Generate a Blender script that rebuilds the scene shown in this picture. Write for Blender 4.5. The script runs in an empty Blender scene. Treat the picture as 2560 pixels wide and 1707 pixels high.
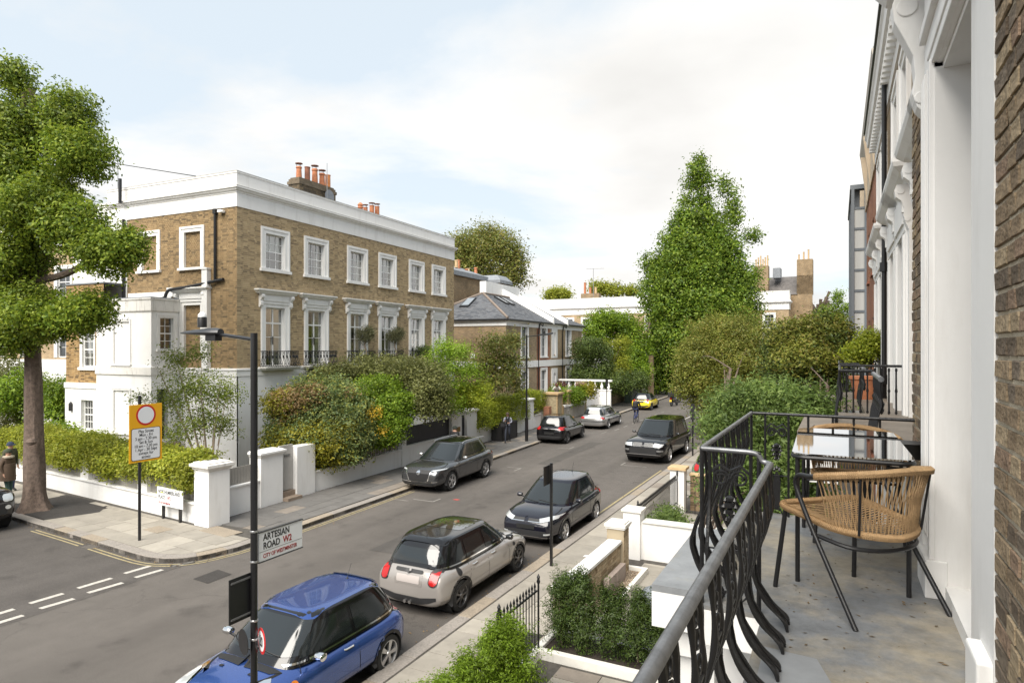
import bpy, bmesh, math, random
import numpy as np
from mathutils import Vector, Matrix
from mathutils.bvhtree import BVHTree
R = math.radians
scene = bpy.context.scene
col = scene.collection
# ------------------------------------------------------------------ camera
CAMH = 5.27
YAW = math.atan((2095-1280)/1600.)
cd = bpy.data.cameras.new('camera'); cam = bpy.data.objects.new('camera', cd); col.objects.link(cam)
cam.location = (0, 0, CAMH); cam.rotation_euler = (R(90), 0, YAW)
cd.sensor_width = 36; cd.lens = 1600/2560*36; cd.shift_y = 16.5/2560; cd.clip_start = .05; cd.clip_end = 2000
scene.camera = cam
# ------------------------------------------------------------------ world: bright broken cloud over pale blue
SUN_EL, SUN_AZ = 50, 180      # azimuth measured clockwise from +Y
w = bpy.data.worlds.new('World'); scene.world = w; w.use_nodes = True
nt = w.node_tree; nt.nodes.clear(); N = nt.nodes.new; L = nt.links.new
out = N('ShaderNodeOutputWorld'); bg = N('ShaderNodeBackground'); bg.inputs[1].default_value = .1
sky = N('ShaderNodeTexSky'); sky.sky_type = 'NISHITA'; sky.sun_disc = False
sky.sun_elevation = R(SUN_EL); sky.sun_rotation = R(SUN_AZ); sky.air_density = 1.0; sky.dust_density = 1.5
tc = N('ShaderNodeTexCoord')
sep = N('ShaderNodeSeparateXYZ'); L(tc.outputs['Generated'], sep.inputs[0])
def mth(op, a, b=None, clamp=False):
    n = N('ShaderNodeMath'); n.operation = op; n.use_clamp = clamp
    for i, v in enumerate((a, b)):
        if v is None: continue
        if isinstance(v, (int, float)): n.inputs[i].default_value = v
        else: L(v, n.inputs[i])
    return n.outputs[0]
zc = mth('MAXIMUM', sep.outputs[2], 0.0)
den = mth('ADD', zc, .16)
px = mth('DIVIDE', sep.outputs[0], den); py = mth('DIVIDE', sep.outputs[1], den)
cmb = N('ShaderNodeCombineXYZ'); L(px, cmb.inputs[0]); L(py, cmb.inputs[1]); L(mth('MULTIPLY', zc, 1.5), cmb.inputs[2])
n1 = N('ShaderNodeTexNoise'); n1.inputs['Scale'].default_value = .62; n1.inputs['Detail'].default_value = 9; n1.inputs['Roughness'].default_value = .56
n1.inputs['Distortion'].default_value = .25
mp = N('ShaderNodeMapping'); mp.inputs['Location'].default_value = (6.6, 6.1, .4); L(cmb.outputs[0], mp.inputs[0]); L(mp.outputs[0], n1.inputs[0])
low = mth('MULTIPLY', mth('SUBTRACT', .36, zc), .42)          # thicker cloud toward the horizon
dens = mth('ADD', n1.outputs[0], mth('MAXIMUM', low, -.08))
rmp = N('ShaderNodeValToRGB'); rmp.color_ramp.elements[0].position = .465; rmp.color_ramp.elements[1].position = .60
rmp.color_ramp.elements[0].color = (0, 0, 0, 1); rmp.color_ramp.elements[1].color = (1, 1, 1, 1); L(dens, rmp.inputs[0])
# cloud body: bright tops, faint grey bases
n2 = N('ShaderNodeTexNoise'); n2.inputs['Scale'].default_value = 1.1; n2.inputs['Detail'].default_value = 6
mp2 = N('ShaderNodeMapping'); mp2.inputs['Location'].default_value = (1.2, 4.1, 2.2); L(cmb.outputs[0], mp2.inputs[0]); L(mp2.outputs[0], n2.inputs[0])
cr = N('ShaderNodeValToRGB'); cr.color_ramp.elements[0].position = .32; cr.color_ramp.elements[1].position = .60
cr.color_ramp.elements[0].color = (.76, .748, .725, 1); cr.color_ramp.elements[1].color = (.94, .928, .905, 1); L(n2.outputs[0], cr.inputs[0])
cs = N('ShaderNodeVectorMath'); cs.operation = 'SCALE'; cs.inputs['Scale'].default_value = 5.35; L(cr.outputs[0], cs.inputs[0])
# thin high veil over the blue
veil = N('ShaderNodeMixRGB'); veil.inputs[0].default_value = .84; veil.inputs[2].default_value = (3.85, 4.25, 4.5, 1); L(sky.outputs[0], veil.inputs[1])
mx = N('ShaderNodeMixRGB'); L(rmp.outputs[0], mx.inputs[0]); L(veil.outputs[0], mx.inputs[1]); L(cs.outputs[0], mx.inputs[2])
L(mx.outputs[0], bg.inputs[0]); L(bg.outputs[0], out.inputs[0])
# ------------------------------------------------------------------ sun behind thin cloud
sl = bpy.data.lights.new('sun', 'SUN'); sl.energy = 3.2; sl.angle = R(50); sl.color = (1, .945, .86)
so = bpy.data.objects.new('sun', sl); col.objects.link(so)
sd = Vector((math.sin(R(SUN_AZ))*math.cos(R(SUN_EL)), math.cos(R(SUN_AZ))*math.cos(R(SUN_EL)), math.sin(R(SUN_EL))))
so.rotation_euler = sd.to_track_quat('Z', 'Y').to_euler(); so.location = sd*60
vs = scene.view_settings; vs.view_transform = 'Standard'; vs.look = 'None'; vs.gamma = 1; vs.use_curve_mapping = False; vs.exposure = 1.15
scene.cycles.max_bounces = 6; scene.cycles.transparent_max_bounces = 12; scene.cycles.caustics_reflective = False; scene.cycles.caustics_refractive = False

# ------------------------------------------------------------------ materials
MATS = {}
def M(name, c, rough=.6, metal=0., var=0., vs_=4., bump=0., bs=60., spec=.5, coat=0., dirt=None, ds=1.2, isl=None, trans=0., aniso=None, emit=None):
    if name in MATS: return MATS[name]
    m = bpy.data.materials.new(name); m.use_nodes = True; t = m.node_tree; b = t.nodes['Principled BSDF']
    N = t.nodes.new; L = t.links.new
    b.inputs['Roughness'].default_value = rough; b.inputs['Metallic'].default_value = metal
    b.inputs['Specular IOR Level'].default_value = spec; b.inputs['Coat Weight'].default_value = coat; b.inputs['Coat Roughness'].default_value = .03
    b.inputs['Base Color'].default_value = (*c, 1)
    src = None
    if isl:                                            # colour per loose piece
        g = N('ShaderNodeNewGeometry'); rp = N('ShaderNodeValToRGB'); rp.color_ramp.interpolation = 'LINEAR'
        e = rp.color_ramp.elements
        while len(e) < len(isl): e.new(.5)
        for i, cc in enumerate(isl): e[i].position = i/(len(isl)-1); e[i].color = (*cc, 1)
        L(g.outputs['Random Per Island'], rp.inputs[0]); src = rp.outputs[0]
    if var or dirt or bump:
        tc = N('ShaderNodeTexCoord'); 
    if var:
        n = N('ShaderNodeTexNoise'); n.inputs['Scale'].default_value = vs_; n.inputs['Detail'].default_value = 7; n.inputs['Roughness'].default_value = .65
        L(tc.outputs['Object'], n.inputs[0])
        mr = N('ShaderNodeMapRange'); mr.inputs[1].default_value = .3; mr.inputs[2].default_value = .7; mr.inputs[3].default_value = 1-var; mr.inputs[4].default_value = 1+var
        L(n.outputs[0], mr.inputs[0])
        v = N('ShaderNodeVectorMath'); v.operation = 'SCALE'
        if src: L(src, v.inputs[0])
        else: v.inputs[0].default_value = c
        L(mr.outputs[0], v.inputs['Scale']); src = v.outputs[0]
    if dirt:
        n = N('ShaderNodeTexNoise'); n.inputs['Scale'].default_value = ds; n.inputs['Detail'].default_value = 8; n.inputs['Roughness'].default_value = .7
        mp = N('ShaderNodeMapping'); mp.inputs['Scale'].default_value = (1.8, 1.8, .28); mp.inputs['Location'].default_value = (3, 7, 1); L(tc.outputs['Object'], mp.inputs[0]); L(mp.outputs[0], n.inputs[0])
        mr = N('ShaderNodeMapRange'); mr.inputs[1].default_value = .52; mr.inputs[2].default_value = .78; mr.inputs[3].default_value = 0; mr.inputs[4].default_value = dirt[3] if len(dirt) > 3 else .6
        L(n.outputs[0], mr.inputs[0])
        x = N('ShaderNodeMixRGB'); L(mr.outputs[0], x.inputs[0]); x.inputs[2].default_value = (*dirt[:3], 1)
        if src: L(src, x.inputs[1])
        else: x.inputs[1].default_value = (*c, 1)
        src = x.outputs[0]
    if src: L(src, b.inputs['Base Color'])
    if bump:
        n = N('ShaderNodeTexNoise'); n.inputs['Scale'].default_value = bs; n.inputs['Detail'].default_value = 4; L(tc.outputs['Object'], n.inputs[0])
        bp = N('ShaderNodeBump'); bp.inputs['Strength'].default_value = bump; bp.inputs['Distance'].default_value = .02; L(n.outputs[0], bp.inputs['Height']); L(bp.outputs[0], b.inputs['Normal'])
    if trans:                                           # leaves: let some light through
        tr = N('ShaderNodeBsdfTranslucent'); ms = N('ShaderNodeMixShader'); ms.inputs[0].default_value = trans
        if src: L(src, tr.inputs[0])
        else: tr.inputs[0].default_value = (*c, 1)
        L(b.outputs[0], ms.inputs[1]); L(tr.outputs[0], ms.inputs[2]); L(ms.outputs[0], t.nodes['Material Output'].inputs[0])
    if emit:
        b.inputs['Emission Color'].default_value = (*c, 1); b.inputs['Emission Strength'].default_value = emit
    MATS[name] = m; return m

def glass_mat(name, tint=(.75, .8, .8), refl=.16, rough=.015):
    if name in MATS: return MATS[name]
    m = bpy.data.materials.new(name); m.use_nodes = True; t = m.node_tree; t.nodes.clear(); N = t.nodes.new; L = t.links.new
    o = N('ShaderNodeOutputMaterial'); ms = N('ShaderNodeMixShader'); tr = N('ShaderNodeBsdfTransparent'); gl = N('ShaderNodeBsdfGlossy'); lw = N('ShaderNodeLayerWeight')
    tr.inputs[0].default_value = (*tint, 1); gl.inputs['Roughness'].default_value = rough; lw.inputs[0].default_value = .35
    mr = N('ShaderNodeMapRange'); mr.inputs[3].default_value = refl; mr.inputs[4].default_value = .9; L(lw.outputs['Facing'], mr.inputs[0])
    L(mr.outputs[0], ms.inputs[0]); L(tr.outputs[0], ms.inputs[1]); L(gl.outputs[0], ms.inputs[2]); L(ms.outputs[0], o.inputs[0])
    MATS[name] = m; return m

def brick_mat(name, c1, c2, mortar, scale=1., rough=.9):
    """bricks by node for walls too far to tell the pieces apart; object x/z, stretched on both axes"""
    if name in MATS: return MATS[name]
    m = bpy.data.materials.new(name); m.use_nodes = True; t = m.node_tree; b = t.nodes['Principled BSDF']; N = t.nodes.new; L = t.links.new
    b.inputs['Roughness'].default_value = rough; b.inputs['Specular IOR Level'].default_value = .2
    tc = N('ShaderNodeTexCoord'); sp = N('ShaderNodeSeparateXYZ'); L(tc.outputs['Object'], sp.inputs[0])
    ad = N('ShaderNodeMath'); L(sp.outputs[0], ad.inputs[0]); L(sp.outputs[1], ad.inputs[1])
    cb = N('ShaderNodeCombineXYZ'); L(ad.outputs[0], cb.inputs[0]); L(sp.outputs[2], cb.inputs[1])
    br = N('ShaderNodeTexBrick'); br.inputs['Scale'].default_value = 1/scale; br.inputs['Brick Width'].default_value = .225; br.inputs['Row Height'].default_value = .075
    br.inputs['Mortar Size'].default_value = .006; br.inputs['Bias'].default_value = -.1
    br.inputs['Color1'].default_value = (*c1, 1); br.inputs['Color2'].default_value = (*c2, 1); br.inputs['Mortar'].default_value = (*mortar, 1)
    L(cb.outputs[0], br.inputs[0])
    n = N('ShaderNodeTexNoise'); n.inputs['Scale'].default_value = .8; n.inputs['Detail'].default_value = 8; L(tc.outputs['Object'], n.inputs[0])
    mr = N('ShaderNodeMapRange'); mr.inputs[1].default_value = .3; mr.inputs[2].default_value = .7; mr.inputs[3].default_value = .72; mr.inputs[4].default_value = 1.25; L(n.outputs[0], mr.inputs[0])
    v = N('ShaderNodeVectorMath'); v.operation = 'SCALE'; L(br.outputs[0], v.inputs[0]); L(mr.outputs[0], v.inputs['Scale']); L(v.outputs[0], b.inputs['Base Color'])
    bp = N('ShaderNodeBump'); bp.inputs['Strength'].default_value = .4; bp.inputs['Distance'].default_value = .01; bp.invert = True; L(br.outputs['Fac'], bp.inputs['Height']); L(bp.outputs[0], b.inputs['Normal'])
    MATS[name] = m; return m

white = M('white_stucco', (.80, .79, .77), .75, var=.03, vs_=1.5, dirt=(.46, .43, .38, .42), ds=1.3, bump=.05, bs=25)
white2 = M('white_gloss_paint', (.83, .825, .81), .4, var=.02, vs_=3, dirt=(.55, .53, .48, .18), ds=2.)
stain = M('weathered_stucco', (.70, .68, .64), .85, var=.08, vs_=3, dirt=(.22, .20, .17, .75), ds=3.5)
grim = M('grimy_coping', (.55, .53, .49), .85, var=.12, vs_=5, dirt=(.12, .11, .1, .8), ds=5)
dark_iron = M('black_iron', (.012, .012, .013), .35, var=.2, vs_=20, bump=.15, bs=60)
rail_grey = M('worn_grey_handrail', (.20, .205, .215), .38, metal=.55, var=.35, vs_=14, dirt=(.05, .05, .05, .5), ds=8)
black_metal = M('black_painted_metal', (.012, .012, .013), .4)
slate = M('slate_roof', (.14, .145, .155), .6, isl=[(.06, .064, .072), (.095, .10, .11), (.14, .145, .155), (.11, .11, .115)], var=.12, vs_=6)
lead = M('lead_flashing', (.20, .215, .235), .5, var=.15, vs_=3)
terracotta = M('terracotta', (.42, .16, .075), .8, var=.25, vs_=5)
buffpot = M('buff_clay', (.50, .36, .20), .8, var=.15, vs_=5)
curtain_m = M('pale_curtain', (.55, .52, .45), .9)
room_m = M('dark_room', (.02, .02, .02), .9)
blind_m = M('roller_blind', (.5, .52, .48), .9)
pane_m = glass_mat('window_glass')
farpane = M('far_window_glass', (.05, .055, .06), .06, spec=.8)
bark = M('bark', (.13, .095, .075), .95, var=.4, vs_=9, bump=1.0, bs=22)
bark_pale = M('pale_bark', (.28, .22, .16), .9, var=.3, vs_=9)
wood_raw = M('new_timber', (.42, .29, .15), .8, var=.2, vs_=6)

# ------------------------------------------------------------------ mesh builder
class MB:
    def __init__(s): s.v = []; s.f = []
    def add(s, vs, fs):
        o = len(s.v); s.v.extend(tuple(p) for p in vs); s.f.extend(tuple(i+o for i in f) for f in fs); return s
    def box(s, x0, x1, y0, y1, z0, z1):
        if x0 > x1: x0, x1 = x1, x0
        if y0 > y1: y0, y1 = y1, y0
        if z0 > z1: z0, z1 = z1, z0
        return s.add([(x0,y0,z0),(x1,y0,z0),(x1,y1,z0),(x0,y1,z0),(x0,y0,z1),(x1,y0,z1),(x1,y1,z1),(x0,y1,z1)],
                     [(0,3,2,1),(4,5,6,7),(0,1,5,4),(1,2,6,5),(2,3,7,6),(3,0,4,7)])
    def bar(s, p, q, wd, ht, up=(0,0,1)):
        p, q = Vector(p), Vector(q); d = (q-p).normalized(); u = Vector(up)
        if abs(d.dot(u)) > .99: u = Vector((1,0,0))
        r = d.cross(u).normalized(); u = r.cross(d).normalized(); r = r*wd/2; u = u*ht/2
        return s.add([p-r-u,p+r-u,p+r+u,p-r+u,q-r-u,q+r-u,q+r+u,q-r+u],[(0,1,2,3),(7,6,5,4),(0,4,5,1),(1,5,6,2),(2,6,7,3),(3,7,4,0)])
    def tube(s, pts, r, seg=8, caps=True, closed=False):
        pts = [Vector(p) for p in pts]; n = len(pts)
        rr = r if hasattr(r, '__len__') else [r]*n
        vs = []; fs = []; prev = None
        for i, p in enumerate(pts):
            if closed: d = pts[(i+1) % n]-pts[i-1]
            else: d = pts[min(i+1, n-1)]-pts[max(i-1, 0)]
            if d.length < 1e-9: d = Vector((0,0,1))
            d.normalize()
            if prev is None:
                u = Vector((0,0,1)) if abs(d.z) < .9 else Vector((1,0,0)); u = (u-d*u.dot(d)).normalized()
            else:
                u = prev-d*prev.dot(d)
                u = u.normalized() if u.length > 1e-6 else d.orthogonal().normalized()
            prev = u; b = d.cross(u)
            for k in range(seg):
                a = 2*math.pi*k/seg; vs.append(p+(u*math.cos(a)+b*math.sin(a))*rr[i])
        m = n if closed else n-1
        for i in range(m):
            j = (i+1) % n
            for k in range(seg):
                l = (k+1) % seg; fs.append((i*seg+k, i*seg+l, j*seg+l, j*seg+k))
        if caps and not closed:
            fs.append(tuple(range(seg-1, -1, -1))); fs.append(tuple((n-1)*seg+k for k in range(seg)))
        return s.add(vs, fs)
    def lathe(s, prof, c=(0,0,0), seg=16, axis='z', caps=True):
        vs = []; fs = []; n = len(prof)
        for r, h in prof:
            for k in range(seg):
                a = 2*math.pi*k/seg; x, y = r*math.cos(a), r*math.sin(a)
                p = (x, y, h) if axis == 'z' else ((x, h, y) if axis == 'y' else (h, x, y))
                vs.append((c[0]+p[0], c[1]+p[1], c[2]+p[2]))
        for i in range(n-1):
            for k in range(seg):
                l = (k+1) % seg; fs.append((i*seg+k, i*seg+l, (i+1)*seg+l, (i+1)*seg+k))
        if caps: fs.append(tuple(range(seg-1, -1, -1))); fs.append(tuple((n-1)*seg+k for k in range(seg)))
        return s.add(vs, fs)
    def prism(s, poly, ext):
        """closed polygon of 3D points pushed along ext"""
        n = len(poly); e = Vector(ext); vs = [Vector(p) for p in poly]; vs += [p+e for p in vs]
        return s.add(vs, [tuple(range(n-1, -1, -1)), tuple(range(n, 2*n))]+[(i, (i+1) % n, n+(i+1) % n, n+i) for i in range(n)])
    def sweep(s, prof, path):
        """open profile (out, z) swept along a plan path [(x,y)] with mitred corners; 'out' is to the right of travel"""
        n = len(path); P = [Vector((p[0], p[1])) for p in path]; vs = []; fs = []
        for i in range(n):
            d1 = (P[i]-P[i-1]).normalized() if i else (P[1]-P[0]).normalized()
            d2 = (P[i+1]-P[i]).normalized() if i < n-1 else d1
            n1 = Vector((d1.y, -d1.x)); n2 = Vector((d2.y, -d2.x)); m = (n1+n2)
            m = m/(1+n1.dot(n2)) if m.length > 1e-6 else n1
            for o, z in prof: vs.append((P[i].x+m.x*o, P[i].y+m.y*o, z))
        k = len(prof)
        for i in range(n-1):
            for j in range(k-1): fs.append((i*k+j, (i+1)*k+j, (i+1)*k+j+1, i*k+j+1))
        fs.append(tuple(range(k))); fs.append(tuple((n-1)*k+j for j in range(k-1, -1, -1)))
        return s.add(vs, fs)
    def mesh(s, name, smooth=False, ang=.7):
        me = bpy.data.meshes.new(name); me.from_pydata([tuple(p) for p in s.v], [], s.f)
        if smooth:
            me.polygons.foreach_set('use_smooth', [True]*len(me.polygons)); me.set_sharp_from_angle(angle=ang)
        me.update(); return me
    def build(s, name, mat, parent=None, smooth=False, bevel=0, ang=.7, loc=None):
        me = s.mesh(name, smooth, ang); me.materials.append(mat)
        return put(name, me, parent, bevel, loc)
def put(name, me, parent=None, bevel=0, loc=None, rot=None):
    o = bpy.data.objects.new(name, me); col.objects.link(o)
    if parent: o.parent = parent
    if loc is not None: o.location = loc
    if rot is not None: o.rotation_euler = rot
    if bevel:
        b = o.modifiers.new('b', 'BEVEL'); b.width = bevel; b.segments = 2; b.limit_method = 'ANGLE'; b.angle_limit = R(40)
    return o
def tag(o, label=None, cat=None, group=None, kind=None):
    if label: o['label'] = label
    if cat: o['category'] = cat
    if group: o['group'] = group
    if kind: o['kind'] = kind
    return o
def thing(name, label, cat, loc=(0,0,0), rz=0., group=None):
    o = bpy.data.objects.new(name, None); col.objects.link(o); o.location = loc; o.rotation_euler = (0, 0, rz); o.empty_display_size = .2
    return tag(o, label, cat, group)
def struct(o): o['kind'] = 'structure'; return o
def stuff(o): o['kind'] = 'stuff'; return o
def copy_tree(o, parent=None):
    c = o.copy(); col.objects.link(c)
    if parent: c.parent = parent
    for ch in list(o.children): copy_tree(ch, c)
    return c
def np_mesh(name, V, F, mat, parent=None, smooth=False):
    """V (n,3) float, F (m,4) int"""
    me = bpy.data.meshes.new(name); n = len(V); m = len(F); k = F.shape[1]
    me.vertices.add(n); me.vertices.foreach_set('co', np.ascontiguousarray(V, dtype=np.float32).ravel())
    me.loops.add(m*k); me.loops.foreach_set('vertex_index', np.ascontiguousarray(F, dtype=np.int32).ravel())
    me.polygons.add(m); me.polygons.foreach_set('loop_start', np.arange(0, m*k, k, dtype=np.int32))
    me.update(calc_edges=True); me.materials.append(mat)
    if smooth: me.polygons.foreach_set('use_smooth', [True]*m)
    return put(name, me, parent)
def curve_pts(pts, n):
    """Catmull-Rom through pts"""
    P = [Vector(p) for p in pts]; P = [P[0]*2-P[1]]+P+[P[-1]*2-P[-2]]; out = []
    for i in range(1, len(P)-2):
        for k in range(n):
            t = k/n; a, b, c, d = P[i-1], P[i], P[i+1], P[i+2]
            out.append(.5*((2*b)+(c-a)*t+(2*a-5*b+4*c-d)*t*t+(3*b-a-3*c+d)*t**3))
    out.append(P[-2]); return out
# ================================================================== GROUND
def asphalt(name, c, patch=.22, grain=.4):
    m = bpy.data.materials.new(name); m.use_nodes = True; t = m.node_tree; b = t.nodes['Principled BSDF']; N = t.nodes.new; L = t.links.new
    b.inputs['Roughness'].default_value = .85; b.inputs['Specular IOR Level'].default_value = .3
    tc = N('ShaderNodeTexCoord')
    def nz(s, d, r=.6, sc=(1,1,1)):
        mp = N('ShaderNodeMapping'); mp.inputs['Scale'].default_value = sc; L(tc.outputs['Object'], mp.inputs[0])
        n = N('ShaderNodeTexNoise'); n.inputs['Scale'].default_value = s; n.inputs['Detail'].default_value = d; n.inputs['Roughness'].default_value = r; L(mp.outputs[0], n.inputs[0]); return n.outputs[0]
    def rng(x, a, b_, lo=.3, hi=.7):
        r = N('ShaderNodeMapRange'); r.inputs[1].default_value = lo; r.inputs[2].default_value = hi; r.inputs[3].default_value = a; r.inputs[4].default_value = b_; L(x, r.inputs[0]); return r.outputs[0]
    def mul(a, b_):
        q = N('ShaderNodeMath'); q.operation = 'MULTIPLY'; L(a, q.inputs[0]); L(b_, q.inputs[1]); return q.outputs[0]
    g = mul(mul(rng(nz(75, 2, .8), 1-grain, 1+grain), rng(nz(.35, 6, .6, (1, .25, 1)), 1-patch, 1+patch)), rng(nz(2.2, 5), .93, 1.07)); g = mul(mul(g, rng(nz(1.1, 4, .55), .80, 1., .30, .40)), rng(nz(1.0, 3, .5, (1.1, .04, 1)), .90, 1.1))
    v = N('ShaderNodeVectorMath'); v.operation = 'SCALE'; v.inputs[0].default_value = c; L(g, v.inputs['Scale'])
    # tar crack lines
    vo = N('ShaderNodeTexVoronoi'); vo.feature = 'DISTANCE_TO_EDGE'; vo.inputs['Scale'].default_value = .16
    wp = N('ShaderNodeVectorMath'); nn = N('ShaderNodeTexNoise'); nn.inputs['Scale'].default_value = 1.2; nn.inputs['Detail'].default_value = 6; L(tc.outputs['Object'], nn.inputs[0])
    sc = N('ShaderNodeVectorMath'); sc.operation = 'SCALE'; sc.inputs['Scale'].default_value = 1.4; L(nn.outputs['Color'], sc.inputs[0]); L(tc.outputs['Object'], wp.inputs[0]); L(sc.outputs[0], wp.inputs[1]); L(wp.outputs[0], vo.inputs[0])
    ck = rng(vo.outputs['Distance'], .8, 1., .0, .004)
    v2 = N('ShaderNodeVectorMath'); v2.operation = 'SCALE'; L(v.outputs[0], v2.inputs[0]); L(ck, v2.inputs['Scale']); L(v2.outputs[0], b.inputs['Base Color'])
    bp = N('ShaderNodeBump'); bp.inputs['Strength'].default_value = .5; bp.inputs['Distance'].default_value = .01; L(nz(90, 3), bp.inputs['Height']); L(bp.outputs[0], b.inputs['Normal'])
    return m
road_m = asphalt('asphalt', (.101, .0905, .0815))
road2_m = asphalt('asphalt_side', (.080, .072, .066), .2, .45)
patch_m = asphalt('asphalt_patch', (.045, .041, .038), .2)
ground_m = M('earth', (.10, .085, .065), .95, var=.3, vs_=.3)
struct(MB().add([(-700,-400,-.04),(700,-400,-.04),(700,1000,-.04),(-700,1000,-.04)], [(0,1,2,3)]).build('ground', ground_m))
struct(MB().add([(-90,-30,0),(60,-30,0),(60,120,0),(-90,120,0)], [(0,1,2,3)]).build('road', road_m))
struct(MB().add([(-60,-30,.004),(-14.12,-30,.004),(-14.12,10.6,.004),(-14.9,10.9,.004),(-60,14,.004)], [(0,1,2,3,4)]).build('side_road', road2_m))

# kerb lines (outer faces)
KL = [(-60,13.3),(-40,11.8),(-26.5,10.82),(-21.7,10.47),(-19,10.29),(-16.6,10.1),(-15.9,10.05),(-15.25,10.02),(-14.75,10.12),(-14.42,10.3),(-14.2,10.56),(-14.06,10.92),(-13.9,11.6),(-13.92,13.5),(-14.05,17.5),(-14.42,26.3),(-14.7,32.2),(-15.46,50),(-16.3,72),(-16.7,75),(-17.6,76.6),(-19.5,77.3),(-60,78.5)]
KR = [(-6.55,-30),(-6.55,10),(-6.55,40),(-6.55,70),(-6.3,74),(-5.2,76.4),(-3,77.2),(60,77.2)]
KF = [(60,88.6),(-60,89.4)]
slabA = M('paving_buff', (0.231, 0.207, 0.173), .85, isl=[(0.163, 0.146, 0.126), (0.224, 0.204, 0.173), (0.197, 0.177, 0.153), (0.252, 0.228, 0.194)], var=.14, vs_=2.2, dirt=(.13, .115, .1, .45), ds=1.6, bump=.1, bs=40)
slabB = M('paving_grey', (0.129, 0.122, 0.114), .85, var=.16, vs_=2., dirt=(.08, .075, .07, .5), ds=1.4, bump=.1, bs=40)
slabC = M('paving_brown', (0.207, 0.178, 0.149), .85, var=.16, vs_=2., dirt=(.10, .09, .08, .5), ds=1.5, bump=.1, bs=40)
slabD = M('paving_pale', (0.332, 0.303, 0.257), .85, var=.12, vs_=2., dirt=(.16, .14, .12, .4), ds=1.4, bump=.1, bs=40)
slabE = M('paving_light', (0.273, 0.249, 0.211), .85, var=.14, vs_=2., dirt=(.14, .125, .11, .4), ds=1.4, bump=.1, bs=40)
joint_m = M('paving_joint', (0.068, 0.0612, 0.053), .95, var=.3, vs_=8)
granite = M('granite_kerb', (0.249, 0.224, 0.199), .85, var=.25, vs_=30, dirt=(.12, .105, .09, .5), ds=1.5, bump=.2, bs=70)
granite2 = M('granite_kerb_warm', (0.273, 0.228, 0.174), .85, var=.25, vs_=30, dirt=(.13, .11, .09, .5), ds=1.5, bump=.2, bs=70)
def land(name, pts, z=.1):
    return struct(MB().prism([(x, y, -.03) for x, y in pts], (0, 0, z+.03)).build(name, joint_m))
lp = land('left_pavement', KL+[(-60,40)])
rp_ = land('right_pavement', KR+[(60,-30)])
land('far_pavement', [(-60,89.4),(60,88.6),(60,110),(-60,110)])

def resample(path, step, s0=0, s1=1e9):
    P = [Vector(p) for p in path]; out = []; acc = 0; nxt = s0
    for a, b in zip(P, P[1:]):
        l = (b-a).length
        while nxt <= acc+l and nxt <= s1:
            out.append(a+(b-a)*((nxt-acc)/l)); nxt += step
        acc += l
    return out
def kerb(parent, path, s0, s1, side, seed):
    rnd = random.Random(seed); P = resample(path, .15, s0, s1); i = 0
    while i < len(P)-2:
        n = rnd.choice((5, 6, 6, 7)); seg = P[i:i+n+1]
        if len(seg) < 2: break
        A = []; B = []
        for k, p in enumerate(seg):
            d = (seg[min(k+1, len(seg)-1)]-seg[max(k-1, 0)]).normalized(); nn = Vector((-d.y, d.x))*side
            t = (.006 if k == 0 else (-.006 if k == len(seg)-1 else 0)); A.append(p+d*t+nn*.0); B.append(p+d*t+nn*.29)
        z0 = -.02; z1 = .118+rnd.uniform(-.006, .006)
        m = MB(); poly = [(p.x, p.y) for p in A]+[(p.x, p.y) for p in reversed(B)]
        if side < 0: poly.reverse()
        m.prism([(x, y, z0) for x, y in poly], (0, 0, z1-z0)).build('kerb_stone', rnd.choice((granite, granite, granite2)), parent, bevel=.012)
        i += n
kl = thing('left_kerb', 'granite kerb', 'kerb'); del kl['label'], kl['category']; struct(kl)
kr = thing('right_kerb', 'granite kerb', 'kerb'); del kr['label'], kr['category']; struct(kr)
kerb(kl, KL, 33.7, 112, 1, 1); kerb(kr, KR, 33.5, 92, -1, 2)
def clip(poly, conv):
    """Sutherland-Hodgman, conv counter-clockwise"""
    out = poly
    for a, b in zip(conv, conv[1:]+conv[:1]):
        inp = out; out = []
        if not inp: break
        ins = lambda p: (b[0]-a[0])*(p[1]-a[1])-(b[1]-a[1])*(p[0]-a[0]) >= 0
        for p, q in zip(inp, inp[1:]+inp[:1]):
            ip, iq = ins(p), ins(q)
            if ip: out.append(p)
            if ip != iq:
                dx, dy = q[0]-p[0], q[1]-p[1]; ex, ey = b[0]-a[0], b[1]-a[1]
                t = ((a[0]-p[0])*ey-(a[1]-p[1])*ex)/(dx*ey-dy*ex); out.append((p[0]+dx*t, p[1]+dy*t))
    return out
def slabs(parent, org, ang, s0, s1, t0, t1, rows, lens, mats, seed, conv=None, top=.118, joint=.006, name='paving_slab', skip=None):
    """courses across s, slabs run along t; frame: t along ang, s to its left"""
    rnd = random.Random(seed); ca, sa = math.cos(ang), math.sin(ang)
    W = lambda t, s: (org[0]+t*ca-s*sa, org[1]+t*sa+s*ca)
    s = s0
    while s < s1-.12:
        wd = min(rnd.choice(rows), s1-s)
        if s1-s-wd < .2: wd = s1-s
        t = t0-rnd.uniform(0, .5)
        while t < t1:
            ln = rnd.choice(lens); a, b = max(t, t0), min(t+ln, t1)
            if b-a > .1:
                poly = [W(a+joint, s+joint), W(b-joint, s+joint), W(b-joint, s+wd-joint), W(a+joint, s+wd-joint)]
                if conv: poly = clip(poly, conv)
                cx = sum(p[0] for p in poly)/max(1, len(poly)); cy = sum(p[1] for p in poly)/max(1, len(poly))
                if len(poly) > 2 and not (skip and skip(cx, cy)):
                    z = top+rnd.uniform(-.004, .004)
                    MB().prism([(x, y, .085) for x, y in poly], (0, 0, z-.085)).build(name, rnd.choice(mats), parent)
            t += ln
        s += wd
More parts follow.
